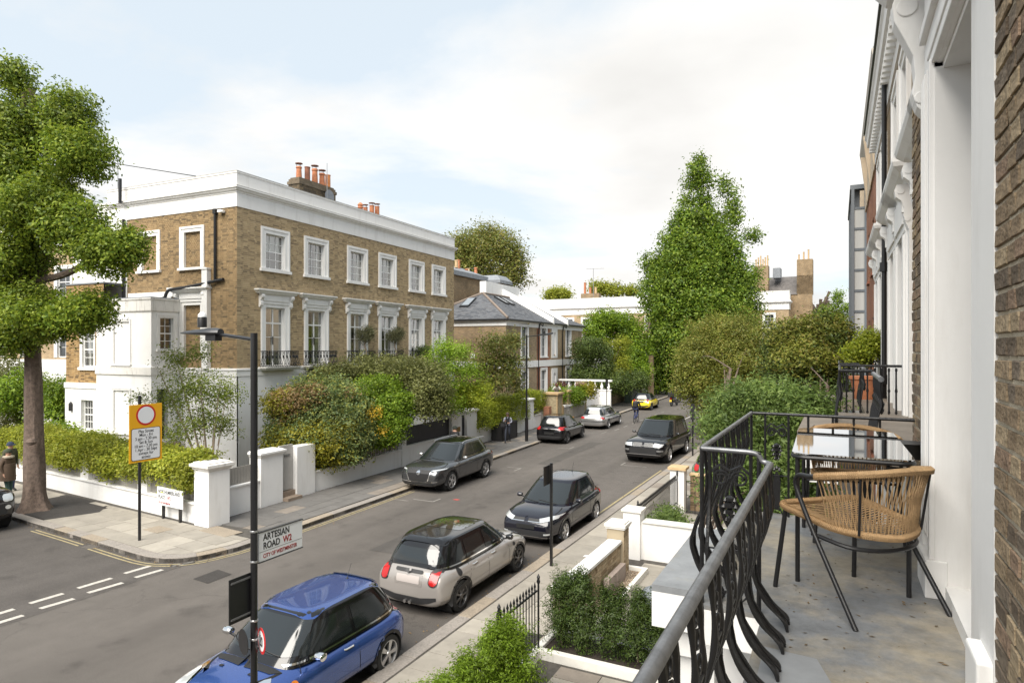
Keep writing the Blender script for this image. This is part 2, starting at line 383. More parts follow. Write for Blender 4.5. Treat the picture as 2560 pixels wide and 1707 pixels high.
# corner paving and the two footways
conv = [(-30,11.42),(-21.7,10.77),(-16.6,10.4),(-15.2,10.32),(-14.9,10.42),(-14.65,10.52),(-14.45,10.75),(-14.36,11.0),(-14.2,11.65),(-14.22,13.3),(-16.5,13.3),(-16.5,12.62),(-30,13.65)]
convA = [(-30,11.42),(-21.7,10.77),(-16.6,10.4),(-15.2,10.32),(-14.9,10.42),(-14.65,10.52),(-14.45,10.75),(-14.36,11.0),(-14.2,11.65),(-14.2,13.3),(-30,14.3)]
slabs(lp, (-30, 11.0), math.atan(-.072), 0, 2.35, 0, 16.2, (.62, .75, .9), (.6, .75, .9, .9, 1.1), [slabE, slabE, slabD, slabE], 5, convA,
      skip=lambda x, y: (abs(x+22.6) < 1.5 and y < 12.35))
slabs(lp, (-14.24, 12.9), R(90)+.035, 0, 2.28, 0, 27, (.55, .6, .5), (.6, .75, .9), [slabB, slabB, slabB, slabB, slabB, slabB, slabC], 6)
slabs(rp_, (-4.62, 4.2), R(90), 0, 1.6, 0, 30, (.75, .85, .8), (.6, .75, .9, .9), [slabC, slabE, slabE, slabE, slabD], 7)
slabs(rp_, (0.3, 10.55), R(90), 0, 4.45, 0, 4.6, (.6, .9), (.6, .9, .9), [slabE, slabD, slabE], 8)
slabs(rp_, (0.3, 6.0), R(90), 0, 4.3, 0, 3.6, (.6, .9), (.6, .9, .9), [slabC, slabE, slabE], 9)
slabs(rp_, (0.0, 15.7), R(90), 0, 4.3, 0, 4.6, (.6, .9), (.6, .9, .9), [slabC, slabE, slabB], 10)
# tarmac round the tree and the patch in the near footway, inspection covers
def sheet(name, pts, z, mat, parent=None): return MB().add([(x, y, z) for x, y in pts], [tuple(range(len(pts)))]).build(name, mat, parent)
sheet('tarmac_patch', [(-24.3,10.95),(-21.2,10.76),(-20.7,12.05),(-21.4,12.75),(-24.2,12.95)], .121, patch_m, lp)
sheet('tarmac_patch', [(-5.6,9.55),(-4.75,9.6),(-4.7,10.5),(-5.35,10.45),(-5.62,10.2)], .126, patch_m, rp_)
tag(sheet('tarmac_repair', [(-13.13,9.72),(-12.57,9.67),(-12.59,10.33),(-13.15,10.4)], .006, patch_m), kind='structure')
paint_w = M('road_paint_white', (0.442, 0.416, 0.374), .7, var=.25, vs_=18, dirt=(.2, .18, .16, .5), ds=4)
paint_f = M('road_paint_faded', (0.224, 0.211, 0.19), .8, var=.35, vs_=14, dirt=(.14, .125, .115, .7), ds=5)
paint_y = M('road_paint_yellow', (.33, .275, .15), .75, var=.3, vs_=14, dirt=(.17, .15, .12, .6), ds=4)
iron_m = M('cast_iron_cover', (.10, .09, .08), .6, var=.3, vs_=30)
mk = thing('road_marking', 'x', 'x'); del mk['label'], mk['category']; struct(mk)
for a, b in ((6.0,6.95),(7.25,7.87),(8.19,8.9),(9.22,9.82)): sheet('dash_line', [(-14.93,a),(-14.80,a),(-14.76,b),(-14.89,b)], .009, paint_w, mk)
for a, b in ((5.9,6.87),(7.2,7.81),(8.13,8.84),(9.17,9.79)): sheet('dash_line', [(-14.45,a),(-14.32,a),(-14.25,b),(-14.38,b)], .009, paint_w, mk)
sheet('dash_line', [(-14.40,10.03),(-14.27,10.03),(-14.08,10.5),(-14.2,10.5)], .009, paint_f, mk)
def stripe(path, off, wd, z, mat, s0, s1, name):
    P = resample(path, .3, s0, s1); vs = []
    for k, p in enumerate(P):
        d = (P[min(k+1, len(P)-1)]-P[max(k-1, 0)]).normalized(); nn = Vector((d.y, -d.x))
        for o in (off, off+wd): q = p+nn*o; vs.append((q.x, q.y, z))
    MB().add(vs, [(2*i, 2*i+1, 2*i+3, 2*i+2) for i in range(len(P)-1)]).build(name, mat, mk)
for off in (.12, .24):
    stripe(KL, off, .045, .009, paint_y, 39.4, 42.2, 'yellow_line'); stripe(KL, off, .045, .009, paint_y, 42.6, 54.9, 'yellow_line')
for off in (.2,):
    stripe(list(reversed(KR)), off, .07, .009, paint_y, 114.5, 123, 'yellow_line')
def lmark(x, y, dx, dy, l1, l2, m=paint_f):
    sheet('bay_mark', [(x,y),(x+dx*l1,y),(x+dx*l1,y+dy*.07),(x,y+dy*.07)], .008, m, mk)
    sheet('bay_mark', [(x,y+dy*.07),(x+dx*.07,y+dy*.07),(x+dx*.07,y+dy*l2),(x,y+dy*l2)], .008, m, mk)
lmark(-12.35, 18.3, -1, 1, .85, .5); lmark(-12.35, 25.2, -1, -1, .7, .7); lmark(-12.5, 31.2, -1, 1, .7, .7)
sheet('bay_mark', [(-13.9,18.0),(-13.2,18.0),(-13.2,18.06),(-13.9,18.06)], .008, paint_f, mk)
lmark(-12.95, 37.6, -1, 1, .7, 1.0); lmark(-8.75, 27.9, 1, 1, 1.2, .7); lmark(-8.6, 20.3, 1, -1, .5, .4)
for y in (39.4, 41.4, 43.4, 45.4, 47.6, 49.8, 52): sheet('bay_mark', [(-12.75-.01*(y-39),y),(-12.67-.01*(y-39),y),(-12.69-.01*(y-39),y+1),(-12.77-.01*(y-39),y+1)], .008, paint_f, mk)
sheet('centre_line', [(-10.1,44.6),(-10.0,44.6),(-10.1,50.4),(-10.2,50.4)], .008, paint_w, mk)
sheet('centre_line', [(-9.9,20.2),(-9.82,20.2),(-9.84,20.6),(-9.92,20.6)], .008, paint_f, mk)
sheet('spray_mark', [(-11.95,18.9),(-11.75,18.87),(-11.7,19.02),(-11.9,19.05)], .008, M('red_spray', (.35,.06,.05), .8), mk)
for x, y in ((-17.65,10.12),(-14.42,15.1),(-7.0,24.6)):
    g = MB(); g.box(x-.22, x+.22, y-.2, y+.2, 0, .007)
    for k in range(6): g.box(x-.19, x+.19, y-.17+k*.062, y-.14+k*.062, .007, .014)
    tag(g.build('drain_grate', iron_m), {-17.65: 'slotted iron drain grate interrupting the double yellow line on the side road', -14.42: 'slotted iron drain grate in the gutter beside the white garden wall', -7.0: 'slotted iron drain grate in the gutter behind the black hatchback'}[x], 'drain', 'road drains')
for nm, pts in (('long stone-framed inspection cover by the white corner pillar', [(-16.1,12.1),(-14.9,12.0),(-14.85,12.55),(-16.05,12.65)]), ('small inspection cover in the pale corner paving', [(-17.6,11.45),(-16.9,11.4),(-16.85,11.85),(-17.55,11.9)])):
    c = MB().prism([(x, y, .112) for x, y in pts], (0,0,.016)).build('inspection_cover', granite2, bevel=.004); tag(c, nm, 'cover', 'inspection covers')
# fallen leaves in the gutters
rnd = random.Random(4); V = []; F = []
for k in range(420):
    if k % 2: s = rnd.uniform(34, 56); path = KL; sg = 1
    else: s = rnd.uniform(34, 60); path = KR; sg = -1
    p = resample(path, 1, s, s+.5)[0]; nn = abs(rnd.gauss(0, .22)); a = rnd.uniform(0, 6.3); l = rnd.uniform(.012, .03)
    if sg > 0: c = (p.x+nn*.7, p.y-nn*.7) if p.y < 11 else (p.x+nn, p.y)
    else: c = (p.x-nn, p.y)
    i = len(V); 
    for da, q in ((0, 1.3), (1.6, .6), (3.14, 1.3), (4.7, .6)): V.append((c[0]+math.cos(a+da)*l*q, c[1]+math.sin(a+da)*l*q, .008+rnd.random()*.012))
    F.append((i, i+1, i+2, i+3))
stuff(np_mesh('fallen_leaves', np.array(V), np.array(F), M('dead_leaf', (.2,.12,.05), .9, isl=[(.16,.09,.04),(.25,.17,.07),(.12,.07,.04)])))
for k, pts in enumerate(([(-10.9,13.2),(-9.6,13.25),(-9.65,15.6),(-10.95,15.5)],[(-12.2,26.5),(-11.5,26.5),(-11.7,34),(-12.4,34)],[(-9.1,22.2),(-8.2,22.3),(-8.25,23.6),(-9.1,23.5)],[(-19.5,6.2),(-17.6,6.0),(-17.5,7.1),(-19.4,7.3)])):
    tag(sheet('tarmac_repair', pts, .005+.0005*k, asphalt('asphalt_repair_%d' % k, [(.080,.073,.067),(.078,.071,.064),(.074,.068,.062),(.062,.057,.053)][k])), kind='structure')
# ================================================================== FACADE TOOLS (x along the wall, -y outwards, z up)
class Fr:
    def __init__(s, parent, loc=(0,0,0), rz=0.): s.p = parent; s.loc = Vector(loc); s.rz = rz; s.m = Matrix.Rotation(rz, 3, 'Z')
    def pt(s, x, y, z): return s.loc+s.m @ Vector((x, y, z))
    def put(s, mb, name, mat, smooth=False, bevel=0, at=(0,0,0)):
        o = mb.build(name, mat, s.p, smooth, bevel); o.location = s.pt(*at); o.rotation_euler = (0, 0, s.rz); return o
def wall_mb(x0, x1, z0, z1, ops=(), y=0., depth=.18):
    m = MB(); xs = sorted({x0, x1, *[c for o in ops for c in o[:2] if x0 < c < x1]}); zs = sorted({z0, z1, *[c for o in ops for c in o[2:4] if z0 < c < z1]})
    for a, b in zip(xs, xs[1:]):
        for c, d in zip(zs, zs[1:]):
            mx, mz = (a+b)/2, (c+d)/2
            if any(o[0] < mx < o[1] and o[2] < mz < o[3] for o in ops): continue
            m.add([(a,y,c),(b,y,c),(b,y,d),(a,y,d)], [(0,1,2,3)])
    for o in ops:
        a, b, c, d = o[:4]; e = y+(o[4] if len(o) > 4 else depth)
        m.add([(a,y,c),(a,y,d),(a,e,d),(a,e,c)], [(0,1,2,3)]); m.add([(b,y,c),(b,e,c),(b,e,d),(b,y,d)], [(0,1,2,3)])
        m.add([(a,y,d),(b,y,d),(b,e,d),(a,e,d)], [(0,1,2,3)]); m.add([(a,y,c),(a,e,c),(b,e,c),(b,y,c)], [(0,1,2,3)])
    return m
def bricks_mb(x0, x1, z0, z1, avoid=(), y=0., proud=.007, seed=0, mb=None, flip=0):
    m = mb or MB(); H_, S_, J, C_ = .1025, .215, .011, .075; row = 0; z = z0; rnd = random.Random(seed)
    while z < z1-.02:
        zt = min(z+C_-J, z1); spans = [(x0, x1)]
        for a in avoid:
            if a[2] < zt-.01 and a[3] > z+.01:
                ns = []
                for p, q in spans:
                    if a[0] > p: ns.append((p, min(q, a[0])))
                    if a[1] < q: ns.append((max(p, a[1]), q))
                spans = [sp for sp in ns if sp[1]-sp[0] > .03]
        x = x0-(.16 if (row+flip) % 2 else 0); k = (row+flip) % 2
        while x < x1:
            ln = S_ if k % 2 == 0 else H_; k += 1
            for p, q in spans:
                a, b = max(x, p), min(x+ln, q)
                if b-a > .025:
                    yy = y-proud-rnd.uniform(0, .003)
                    m.add([(a,y,z),(b,y,z),(b,y,zt),(a,y,zt),(a,yy,z),(b,yy,z),(b,yy,zt),(a,yy,zt)], [(4,5,6,7),(0,1,5,4),(1,2,6,5),(2,3,7,6),(3,0,4,7)])
            x += ln+J
        z += C_; row += 1
    return m
PANES = {}
def window(fr, x, z, w, h, cols, rows, recess=.1, mat=white2, pm=pane_m, bar=.022, fw=.05, casement=False, curtain=None, interior=True, meet=True, name='window', handle=False, arch=False):
    """sash (or casement) window: frame with glazing bars, one pane object per light"""
    m = MB(); d = .05
    m.box(0, fw, 0, d, 0, h); m.box(w-fw, w, 0, d, 0, h); m.box(fw, w-fw, 0, d, 0, fw*1.4); m.box(fw, w-fw, 0, d, h-fw, h)
    iw = w-2*fw; ih = h-fw*2.4; x0, z0 = fw, fw*1.4
    for c in range(1, cols):
        bw = .06 if casement and c*2 == cols else bar
        m.box(x0+iw*c/cols-bw/2, x0+iw*c/cols+bw/2, .008, d-.008, z0, z0+ih)
    for r in range(1, rows):
        bw = .045 if meet and r*2 == rows else bar
        if casement and r == rows-1: bw = .06
        m.box(x0, x0+iw, .006, d-.006, z0+ih*r/rows-bw/2, z0+ih*r/rows+bw/2)
    o = fr.put(m, name, mat, at=(x, recess, z)); pw, ph = iw/cols, ih/rows
    key = (round(pw, 3), round(ph, 3), pm.name)
    if key not in PANES:
        pb = MB().add([(.004,0,.004),(pw-.004,0,.004),(pw-.004,0,ph-.004),(.004,0,ph-.004)], [(0,1,2,3)]); me = pb.mesh('pane'); me.materials.append(pm); PANES[key] = me
    for c in range(cols):
        for r in range(rows): put('pane', PANES[key], o, loc=(x0+pw*c, .03, z0+ph*r))
    if interior:
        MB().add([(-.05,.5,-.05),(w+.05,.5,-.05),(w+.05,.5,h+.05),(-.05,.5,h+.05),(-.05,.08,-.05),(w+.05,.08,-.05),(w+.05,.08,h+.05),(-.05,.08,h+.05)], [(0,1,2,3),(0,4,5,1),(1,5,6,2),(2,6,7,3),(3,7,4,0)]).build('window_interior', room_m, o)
        if curtain:
            kind, frac = curtain; cm = MB()
            if kind == 'blind': cm.add([(.05,.12,h*(1-frac)),(w-.05,.12,h*(1-frac)),(w-.05,.12,h),(.05,.12,h)], [(0,1,2,3)]); cm.build('blind', blind_m, o)
            else:
                n = 26; a, b = ((.03, w*frac) if kind == 'l' else (w*(1-frac), w-.03)) if kind != 'both' else (.03, w-.03)
                vs = []; 
                for i in range(n+1):
                    xx = a+(b-a)*i/n; yy = .16+.022*math.sin(i*2.1)+.01*math.sin(i*.7)
                    vs += [(xx, yy, .02), (xx, yy, h-.02)]
                fs = [(2*i, 2*i+2, 2*i+3, 2*i+1) for i in range(n)]
                if kind == 'both': fs = [q for i, q in enumerate(fs) if not (n*.40 < i < n*.6)]
                cm.add(vs, fs).build('curtain', curtain_m, o, smooth=True)
    if handle: MB().box(w/2-.035, w/2-.012, -.04, 0, h*.38, h*.52).build('handle', black_metal, o)
    return o
def architrave(fr, x, z, w, h, bw=.22, proud=.055, sill=True, mat=white, name='window_surround', bottom=True, hood=False, sillh=.1, depth=.1, at=None):
    """moulded frame round an opening x..x+w, z..z+h"""
    m = MB(); p2 = proud*.55
    for a, b, c, d in ((x-bw, x, z, z+h+bw), (x+w, x+w+bw, z, z+h+bw), (x, x+w, z+h, z+h+bw)): m.box(a, b, -p2, .004, c, d)
    o_ = bw*.42
    for a, b, c, d in ((x-bw, x-bw+o_, z, z+h+bw), (x+w+bw-o_, x+w+bw, z, z+h+bw), (x-bw+o_, x+w+bw-o_, z+h+bw-o_, z+h+bw)): m.box(a, b, -proud, -p2+.002, c, d)
    m.box(x-.004, x+.012, -p2+.004, depth, z, z+h); m.box(x+w-.012, x+w+.004, -p2+.004, depth, z, z+h); m.box(x+.012, x+w-.012, -p2+.004, depth, z+h-.012, z+h+.004)
    if sill: m.box(x-bw-.05, x+w+bw+.05, -proud-.06, depth, z-sillh, z)
    s_ = fr.put(m, name, mat)
    return s_
def hood(fr, x0, x1, zt, zb, mat=white, top=grim, cons=True, out=.24):
    """bracketed cornice over a window: frieze, console brackets, moulded shelf"""
    m = MB(); a, b = x0+.17, x1-.17
    m.box(a+.12, b-.12, -.07, .004, zb, zt-.2); m.box(a+.2, b-.2, -.1, -.068, zb+.12, zt-.27)
    m.sweep([(0, zt-.205), (.07, zt-.205), (.10, zt-.17), (.15, zt-.15), (.17, zt-.10), (out-.03, zt-.085), (out, zt-.045), (out, zt-.012), (0, zt-.012)], [(a-.02, .2), (a-.02, -.04), (b+.02, -.04), (b+.02, .2)])
    if cons:
        for cx in (a, b-.14):
            prof = [(0,zt-.2),(-.2,zt-.2),(-.225,zt-.28),(-.2,zt-.36),(-.12,zt-.40),(-.10,zt-.48),(-.13,zt-.54),(-.12,zt-.6),(-.07,zb-.14),(0,zb-.16)]
            m.prism([(cx, y, z) for y, z in prof], (.14, 0, 0))
            m.tube([(cx-.012,-.17,zt-.275),(cx+.152,-.17,zt-.275)], .05, 10); m.tube([(cx-.012,-.09,zb-.05),(cx+.152,-.09,zb-.05)], .035, 10)
    h = fr.put(m, 'hood', mat)
    if top: MB().box(a-.02-out+.02, b+out, -.04-out+.02, 0, zt-.010, zt+.008).build('hood_top', top, h)
    return h
def sbar(pts, r=.011, n=5, seg=6): return curve_pts(pts, n)
def baluster_mesh(name, hgt, belly, w=.05, r=.011, seg=6):
    """bowed cast-iron baluster: paired bars, scroll ring on top, leaf at the waist, foot curl"""
    m = MB()
    prof = [(0,hgt),(-.004,hgt*.84),(.012,hgt*.66),(-.02,hgt*.48),(-belly*.75,hgt*.30),(-belly,hgt*.16),(-belly*.8,hgt*.05),(-belly*.45,0)]
    for sx in (-1, 1):
        m.tube(curve_pts([(sx*w*(1-.35*math.sin(math.pi*min(1, max(0, z/hgt)))), y, z) for y, z in prof], 4), r, seg)
    for sx in (-.5, .5):
        m.tube([(sx*w*.8+math.cos(a)*w*.42, -.002, hgt*.86+math.sin(a)*w*.55) for a in [k*math.pi/5 for k in range(10)]], r*.7, 5, closed=True)
    m.lathe([(.001,0),(w*.55,hgt*.06),(w*.4,hgt*.1),(w*.6,hgt*.15),(.001,hgt*.24)], (0, .008, hgt*.5), 8)
    m.lathe([(.001,0),(w*.4,hgt*.03),(.001,hgt*.1)], (0, -belly*.9, hgt*.14), 6)
    me = m.mesh(name, True); me.materials.append(dark_iron); return me
def balconette(fr, x0, x1, z, hgt, out, n, bal, slab=True, label=None):
    """small bowed iron balcony as one part with balusters below it"""
    m = MB(); zt = z+hgt
    m.tube([(x0, .0, zt), (x0, -out, zt), (x1, -out, zt), (x1, 0, zt)], .016, 6)
    m.tube([(x0, .0, z+.03), (x0, -out+.03, z+.03), (x1, -out+.03, z+.03), (x1, 0, z+.03)], .012, 6)
    o = fr.put(m, 'balcony_rail', dark_iron, True)
    for k in range(n):
        xx = x0+.04+(x1-x0-.08)*k/(n-1); b = put('baluster', bal, o, loc=(xx, -out, z)); 
    for k in range(2):
        for xx, rz in ((x0, -R(90)), (x1, R(90))): put('baluster', bal, o, loc=(xx, -out*(.3+.4*k), z), rot=(0, 0, rz))
    if slab:
        s_ = MB(); s_.sweep([(0, z-.13), (.05, z-.13), (.09, z-.07), (.12, z-.05), (.12, z), (0, z)], [(x0-.02, .1), (x0-.02, -out+.08), (x1+.02, -out+.08), (x1+.02, .1)])
        s_.box(x0-.02, x1+.02, -out+.08, 0, z-.12, z-.003); fr.put(s_, 'balcony_slab', stain)
    return o
def pot(mb, x, y, z, r, h, kind=0):
    if kind == 0: prof = [(r*1.12,0),(r*1.1,h*.06),(r,h*.08),(r*.82,h*.85),(r*1.0,h*.87),(r*1.0,h*.94),(r*.86,h),(r*.7,h)]
    elif kind == 1: prof = [(r,0),(r*.95,h*.1),(r*.9,h*.94),(r*1.0,h*.95),(r*1.0,h),(r*.75,h)]
    else: prof = [(r, 0)]+[(r*(1.05 if k % 2 else .8), h*k/9) for k in range(1, 9)]+[(r*.3, h)]
    mb.lathe(prof, (x, y, z), 12)
def stack(parent, fr, x0, x1, y0, y1, z0, z1, pots, brick, seed=1):
    """brick chimney stack with oversailing courses and clay pots"""
    m = MB()
    for face in range(4):
        f2 = Fr(None, ((x0,y0,0),(x1,y0,0),(x1,y1,0),(x0,y1,0))[face], (0, R(90), R(180), R(270))[face]); wd = (x1-x0, y1-y0)[face % 2]
        b = bricks_mb(0, wd, z0, z1-.3, seed=seed+face)
        m.add([tuple(f2.pt(*v)) for v in b.v], b.f)
    o = fr.put(m, 'chimney_stack', brick)
    c = MB(); c.box(x0, x1, y0, y1, z0, z1-.3); c.box(x0-.05, x1+.05, y0-.05, y1+.05, z1-.3, z1-.15); c.box(x0, x1, y0, y1, z1-.15, z1-.03); c.box(x0+.06, x1-.06, y0+.06, y1-.06, z1-.031, z1+.05); c.build('stack_core', M('sooty_brick', (.14,.11,.075), .95, var=.3, vs_=6), o)
    for (px, py, r, h, kind, mt, cowl) in pots:
        p = MB(); pot(p, px, py, z1+.04, r, h, kind); q = p.build('chimney_pot', mt, o, True)
    for (px, py, r, h, kind, mt, cowl) in pots:
        if cowl:
            w_ = MB(); w_.lathe([(r*1.25,0),(r*1.2,.03),(.01,.07)], (px, py, z1+.04+h+.14), 12)
            for a in range(3): w_.tube([(px+math.cos(a*2.1)*r*.8, py+math.sin(a*2.1)*r*.8, z1+h), (px+math.cos(a*2.1)*r*.8, py+math.sin(a*2.1)*r*.8, z1+.04+h+.15)], .012, 4)
            w_.build('cowl', M('rusty_metal', (.18,.09,.06), .7, var=.3), o)
    return o
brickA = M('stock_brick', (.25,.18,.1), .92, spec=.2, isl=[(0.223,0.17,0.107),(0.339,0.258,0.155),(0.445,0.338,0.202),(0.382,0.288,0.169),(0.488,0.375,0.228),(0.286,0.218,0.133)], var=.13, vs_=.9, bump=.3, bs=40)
brickB = M('stock_brick_shaded', (.2,.14,.08), .92, spec=.2, isl=[(0.148,0.11,0.0672),(0.249,0.176,0.0966),(0.329,0.23,0.124),(0.281,0.193,0.103),(0.36,0.255,0.137),(0.201,0.145,0.084)], var=.13, vs_=.9, bump=.3, bs=40)  # side-wall copy of the front brick, its weaker light put into darker colours
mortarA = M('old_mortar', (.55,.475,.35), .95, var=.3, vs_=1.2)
mortarB = M('old_mortar_shaded', (.33,.265,.17), .95, var=.3, vs_=1.2)  # side-wall copy of the mortar with the shade put into its colour

# ================================================================== CORNER TERRACE (left, nearest)
LROW = math.atan2(.999, -.0419)
H1 = thing('corner_terrace', 'brown brick corner terrace with white stucco base, white cornice and six balconied windows', 'house', (-21, 17.46, 0), LROW)
F1 = Fr(H1); LEN = 17.05; DEP = 7.8
WX = [1.45, 3.93, 6.87, 9.39, 12.2, 14.63]; WW = 1.1
ops2 = [(x, x+WW, 8.55, 10.02) for x in WX]; ops1 = [(x, x+WW, 4.46, 6.97) for x in WX]
F1.put(wall_mb(0, LEN, 4.45, 10.86, ops2+ops1, depth=.2), 'front_wall', mortarA)
av = [(x-.2, x+WW+.2, 8.5, 10.2) for x in WX]+[(x-.2, x+WW+.2, 4.4, 7.1) for x in WX]
stuff(F1.put(bricks_mb(0, LEN, 4.45, 10.84, av, seed=3), 'brickwork', brickA))
for i, x in enumerate(WX):
    architrave(F1, x, 8.55, WW, 1.47, .25, .06, sillh=.12, depth=.2)
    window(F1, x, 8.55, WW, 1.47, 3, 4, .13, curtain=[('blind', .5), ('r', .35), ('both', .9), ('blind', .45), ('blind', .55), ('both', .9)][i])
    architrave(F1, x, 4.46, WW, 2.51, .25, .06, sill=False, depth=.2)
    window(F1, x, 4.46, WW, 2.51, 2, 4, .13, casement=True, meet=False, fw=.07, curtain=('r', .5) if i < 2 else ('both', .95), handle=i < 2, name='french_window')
    hood(F1, x-.52, x+WW+.82-.3, 7.68, 7.1)
balL = baluster_mesh('baluster', .66, .10, .055, .011, 5)
for i, x in enumerate(WX): balconette(F1, x-.25, x+WW+.35, 4.5, .64, .42, 9, balL)
# side wall (frame runs left to right as seen from the side street)
F1s = Fr(H1, (0, DEP, 0), R(-90))
S = lambda s: DEP-s
bl = [(S(2.97), S(1.99), 8.55, 10.02, .09), (S(5.55), S(4.6), 8.55, 10.02, .09), (S(2.97), S(1.99), 4.9, 7.03, .09)]
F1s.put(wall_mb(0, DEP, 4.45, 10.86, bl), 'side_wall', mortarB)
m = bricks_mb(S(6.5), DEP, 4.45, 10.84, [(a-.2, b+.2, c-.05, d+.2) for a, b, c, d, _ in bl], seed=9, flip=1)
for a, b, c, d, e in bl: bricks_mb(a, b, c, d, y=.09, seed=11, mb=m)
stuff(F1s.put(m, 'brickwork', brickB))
bk = MB()
for a, b, c, d, e in bl: bk.add([(a,.09,c),(b,.09,c),(b,.09,d),(a,.09,d)], [(0,1,2,3)])
F1s.put(bk, 'blind_window_back', mortarB)
for a, b, c, d, e in bl[:2]: architrave(F1s, a, c, b-a, d-c, .22, .06, sillh=.1, depth=.088)
architrave(F1s, bl[2][0], 4.9, .98, 2.13, .22, .06, sill=False, depth=.088)
hood(F1s, bl[2][0]-.55, bl[2][1]+.55, 7.72, 7.16)
F1s.put(MB().box(S(6.5)-1.3, S(6.5)-.01, -.02, .1, 4.45, 10.84), 'rendered_strip', white)
F1s.put(MB().box(S(6.4), S(3.7), -.05, .02, 7.05, 7.62).box(S(3.95), S(3.55), -.06, .03, 7.4, 7.78), 'render_band', white)
# stucco base, sides
F1.put(wall_mb(0, LEN, .1, 4.40, [(2.42, 3.55, 2.5, 3.68), (7.0, 8.1, 2.3, 3.68), (12.2, 13.3, 2.3, 3.68)], y=-.06, depth=.2), 'stucco_base', white)
for x in (2.42, 7.0, 12.2): window(F1, x, 2.5, 1.13, 1.18, 2, 1, .1, curtain=None, meet=False)
F1.put(MB().sweep([(0,4.16),(.085,4.16),(.085,4.36),(.11,4.385),(.11,4.45),(.0,4.47)], [(0,DEP),(0,0),(LEN,0)]), 'stucco_band', white)
F1s.put(wall_mb(0, DEP+.06, .1, 4.40, y=-.06), 'stucco_base', white)
F1.put(MB().box(LEN-.02, LEN, .01, 9, .1, 12.1), 'end_wall', brick_mat('brick_end', (.22,.155,.085), (.14,.1,.06), (.33,.27,.18)))
# parapet with cornice, one mitred run round the corner
PATH = [(0, DEP), (0, 0), (LEN, 0), (LEN, 1.0)]
par = F1.put(MB().sweep([(-.25,10.82),(.035,10.82),(.035,11.36),(.06,11.38),(.06,11.42),(.13,11.46),(.15,11.52),(.20,11.54),(.20,11.60),(.05,11.64),(.035,11.66),(.035,12.14),(.06,12.145),(.06,12.20),(-.3,12.22),(-.3,11.8)], PATH), 'parapet', white)
F1.put(MB().sweep([(.03,11.642),(.195,11.602),(.205,11.608),(.205,11.618),(.036,11.662)], PATH), 'cornice_capping', grim)
F1.put(MB().sweep([(-.31,12.222),(.066,12.202),(.07,12.222),(-.31,12.24)], PATH), 'parapet_coping', grim)
F1.put(MB().box(.2, LEN-.1, .2, DEP+3, 11.2, 11.7), 'flat_roof', lead)
F1.put(MB().box(0, LEN-.05, DEP, DEP+2.5, .1, 11.7), 'rear_block', white)
stack(H1, F1, 6.2, 8.9, 2.6, 3.3, 11.5, 13.75, [(6.55,2.95,.15,.62,0,terracotta,1),(7.15,2.95,.15,.75,1,M('dark_pot',(.22,.09,.055),.8,var=.3),0),(7.7,2.95,.16,.8,0,terracotta,1),(8.25,2.95,.16,.7,0,terracotta,1),(8.7,2.95,.15,.72,1,M('orange_pot',(.55,.22,.08),.8,var=.2),0)], M('stack_brick', (.14,.11,.07), .95, isl=[(.06,.05,.035),(.12,.09,.055),(.17,.125,.07),(.09,.07,.05)], var=.3, vs_=3), 5)
stack(H1, F1, 13.6, 15.6, 4.4, 5.0, 11.5, 13.5, [(13.7,4.7,.17,.7,2,terracotta,0),(14.2,4.7,.15,.5,1,terracotta,1),(14.85,4.7,.16,.75,1,terracotta,1),(15.4,4.7,.16,.8,1,terracotta,1)], M('stack_brick', (.14,.11,.07)), 15)
pb = MB(); pot(pb, 4.1, 2.9, 12.15, .14, .85, 1); F1.put(pb, 'flue_pot', buffpot, True)
F1.put(MB().lathe([(.14*1.3,0),(.17,.03),(.01,.06)], (4.1,2.9,13.12), 12).tube([(4.0,2.9,12.9),(4.0,2.9,13.14)], .012, 4).tube([(4.2,2.9,12.9),(4.2,2.9,13.14)], .012, 4), 'flue_cowl', black_metal)
F1.put(MB().lathe([(.3,0),(.28,.08),(.16,.16),(.01,.19)], (3.3,2.6,12.6), 14), 'roof_vent', lead, True)
F1.put(MB().tube([(8.0,2.4,11.7),(8.0,2.4,14.9)], .018, 5), 'aerial_mast', M('galvanised', (.4,.4,.4), .4, .6))
F1.put(MB().lathe([(.36,0),(.3,.05),(.15,.1),(.01,.12)], (0,0,0), 14, 'y').tube([(0,0,0),(.1,-.1,-.3)], .015, 4), 'satellite_dish', lead, at=(8.2,2.4,13.2))
# pipework on the side
F1s.put(MB().tube([(S(1.09),-.09,10.8),(S(1.09),-.09,7.98)], .055, 8).box(S(1.09)-.08, S(1.09)+.08, -.15, -.01, 10.6, 10.8), 'downpipe', black_metal, True)
F1s.put(MB().tube(curve_pts([(S(.62),-.1,7.98),(S(1.1),-.1,7.93),(S(2.4),-.22,7.75),(S(3.4),-.3,7.66),(S(3.62),-.32,7.5),(S(3.75),-.35,7.32),(S(4.6),-.4,7.27),(S(5.6),-.5,7.24)], 4), .065, 8), 'waste_pipe', black_metal, True)
F1s.put(MB().tube([(S(6.62),-.1,10.85),(S(6.62),-.1,7.2)], .06, 8), 'downpipe', black_metal, True)
F1s.put(MB().tube([(S(6.55),-.3,11.5),(S(6.55),-.3,12.55)], .07, 8).tube([(S(6.55),-.3,12.5),(S(6.48),-.32,11.9),(S(6.55),-.35,11.6)], .014, 5), 'vent_pipe', black_metal, True)
F1s.put(MB().box(S(1.72), S(1.42), -.2, .0, 4.45, 8.42).box(S(1.75), S(1.39), -.23, .0, 8.42, 8.48), 'white_pilaster', white)
F1s.put(MB().box(S(.82), S(.62), -.22, -.02, 10.62, 10.72).tube([(S(.85),-.14,10.67),(S(.58),-.14,10.65)], .055, 8), 'security_camera', white2)
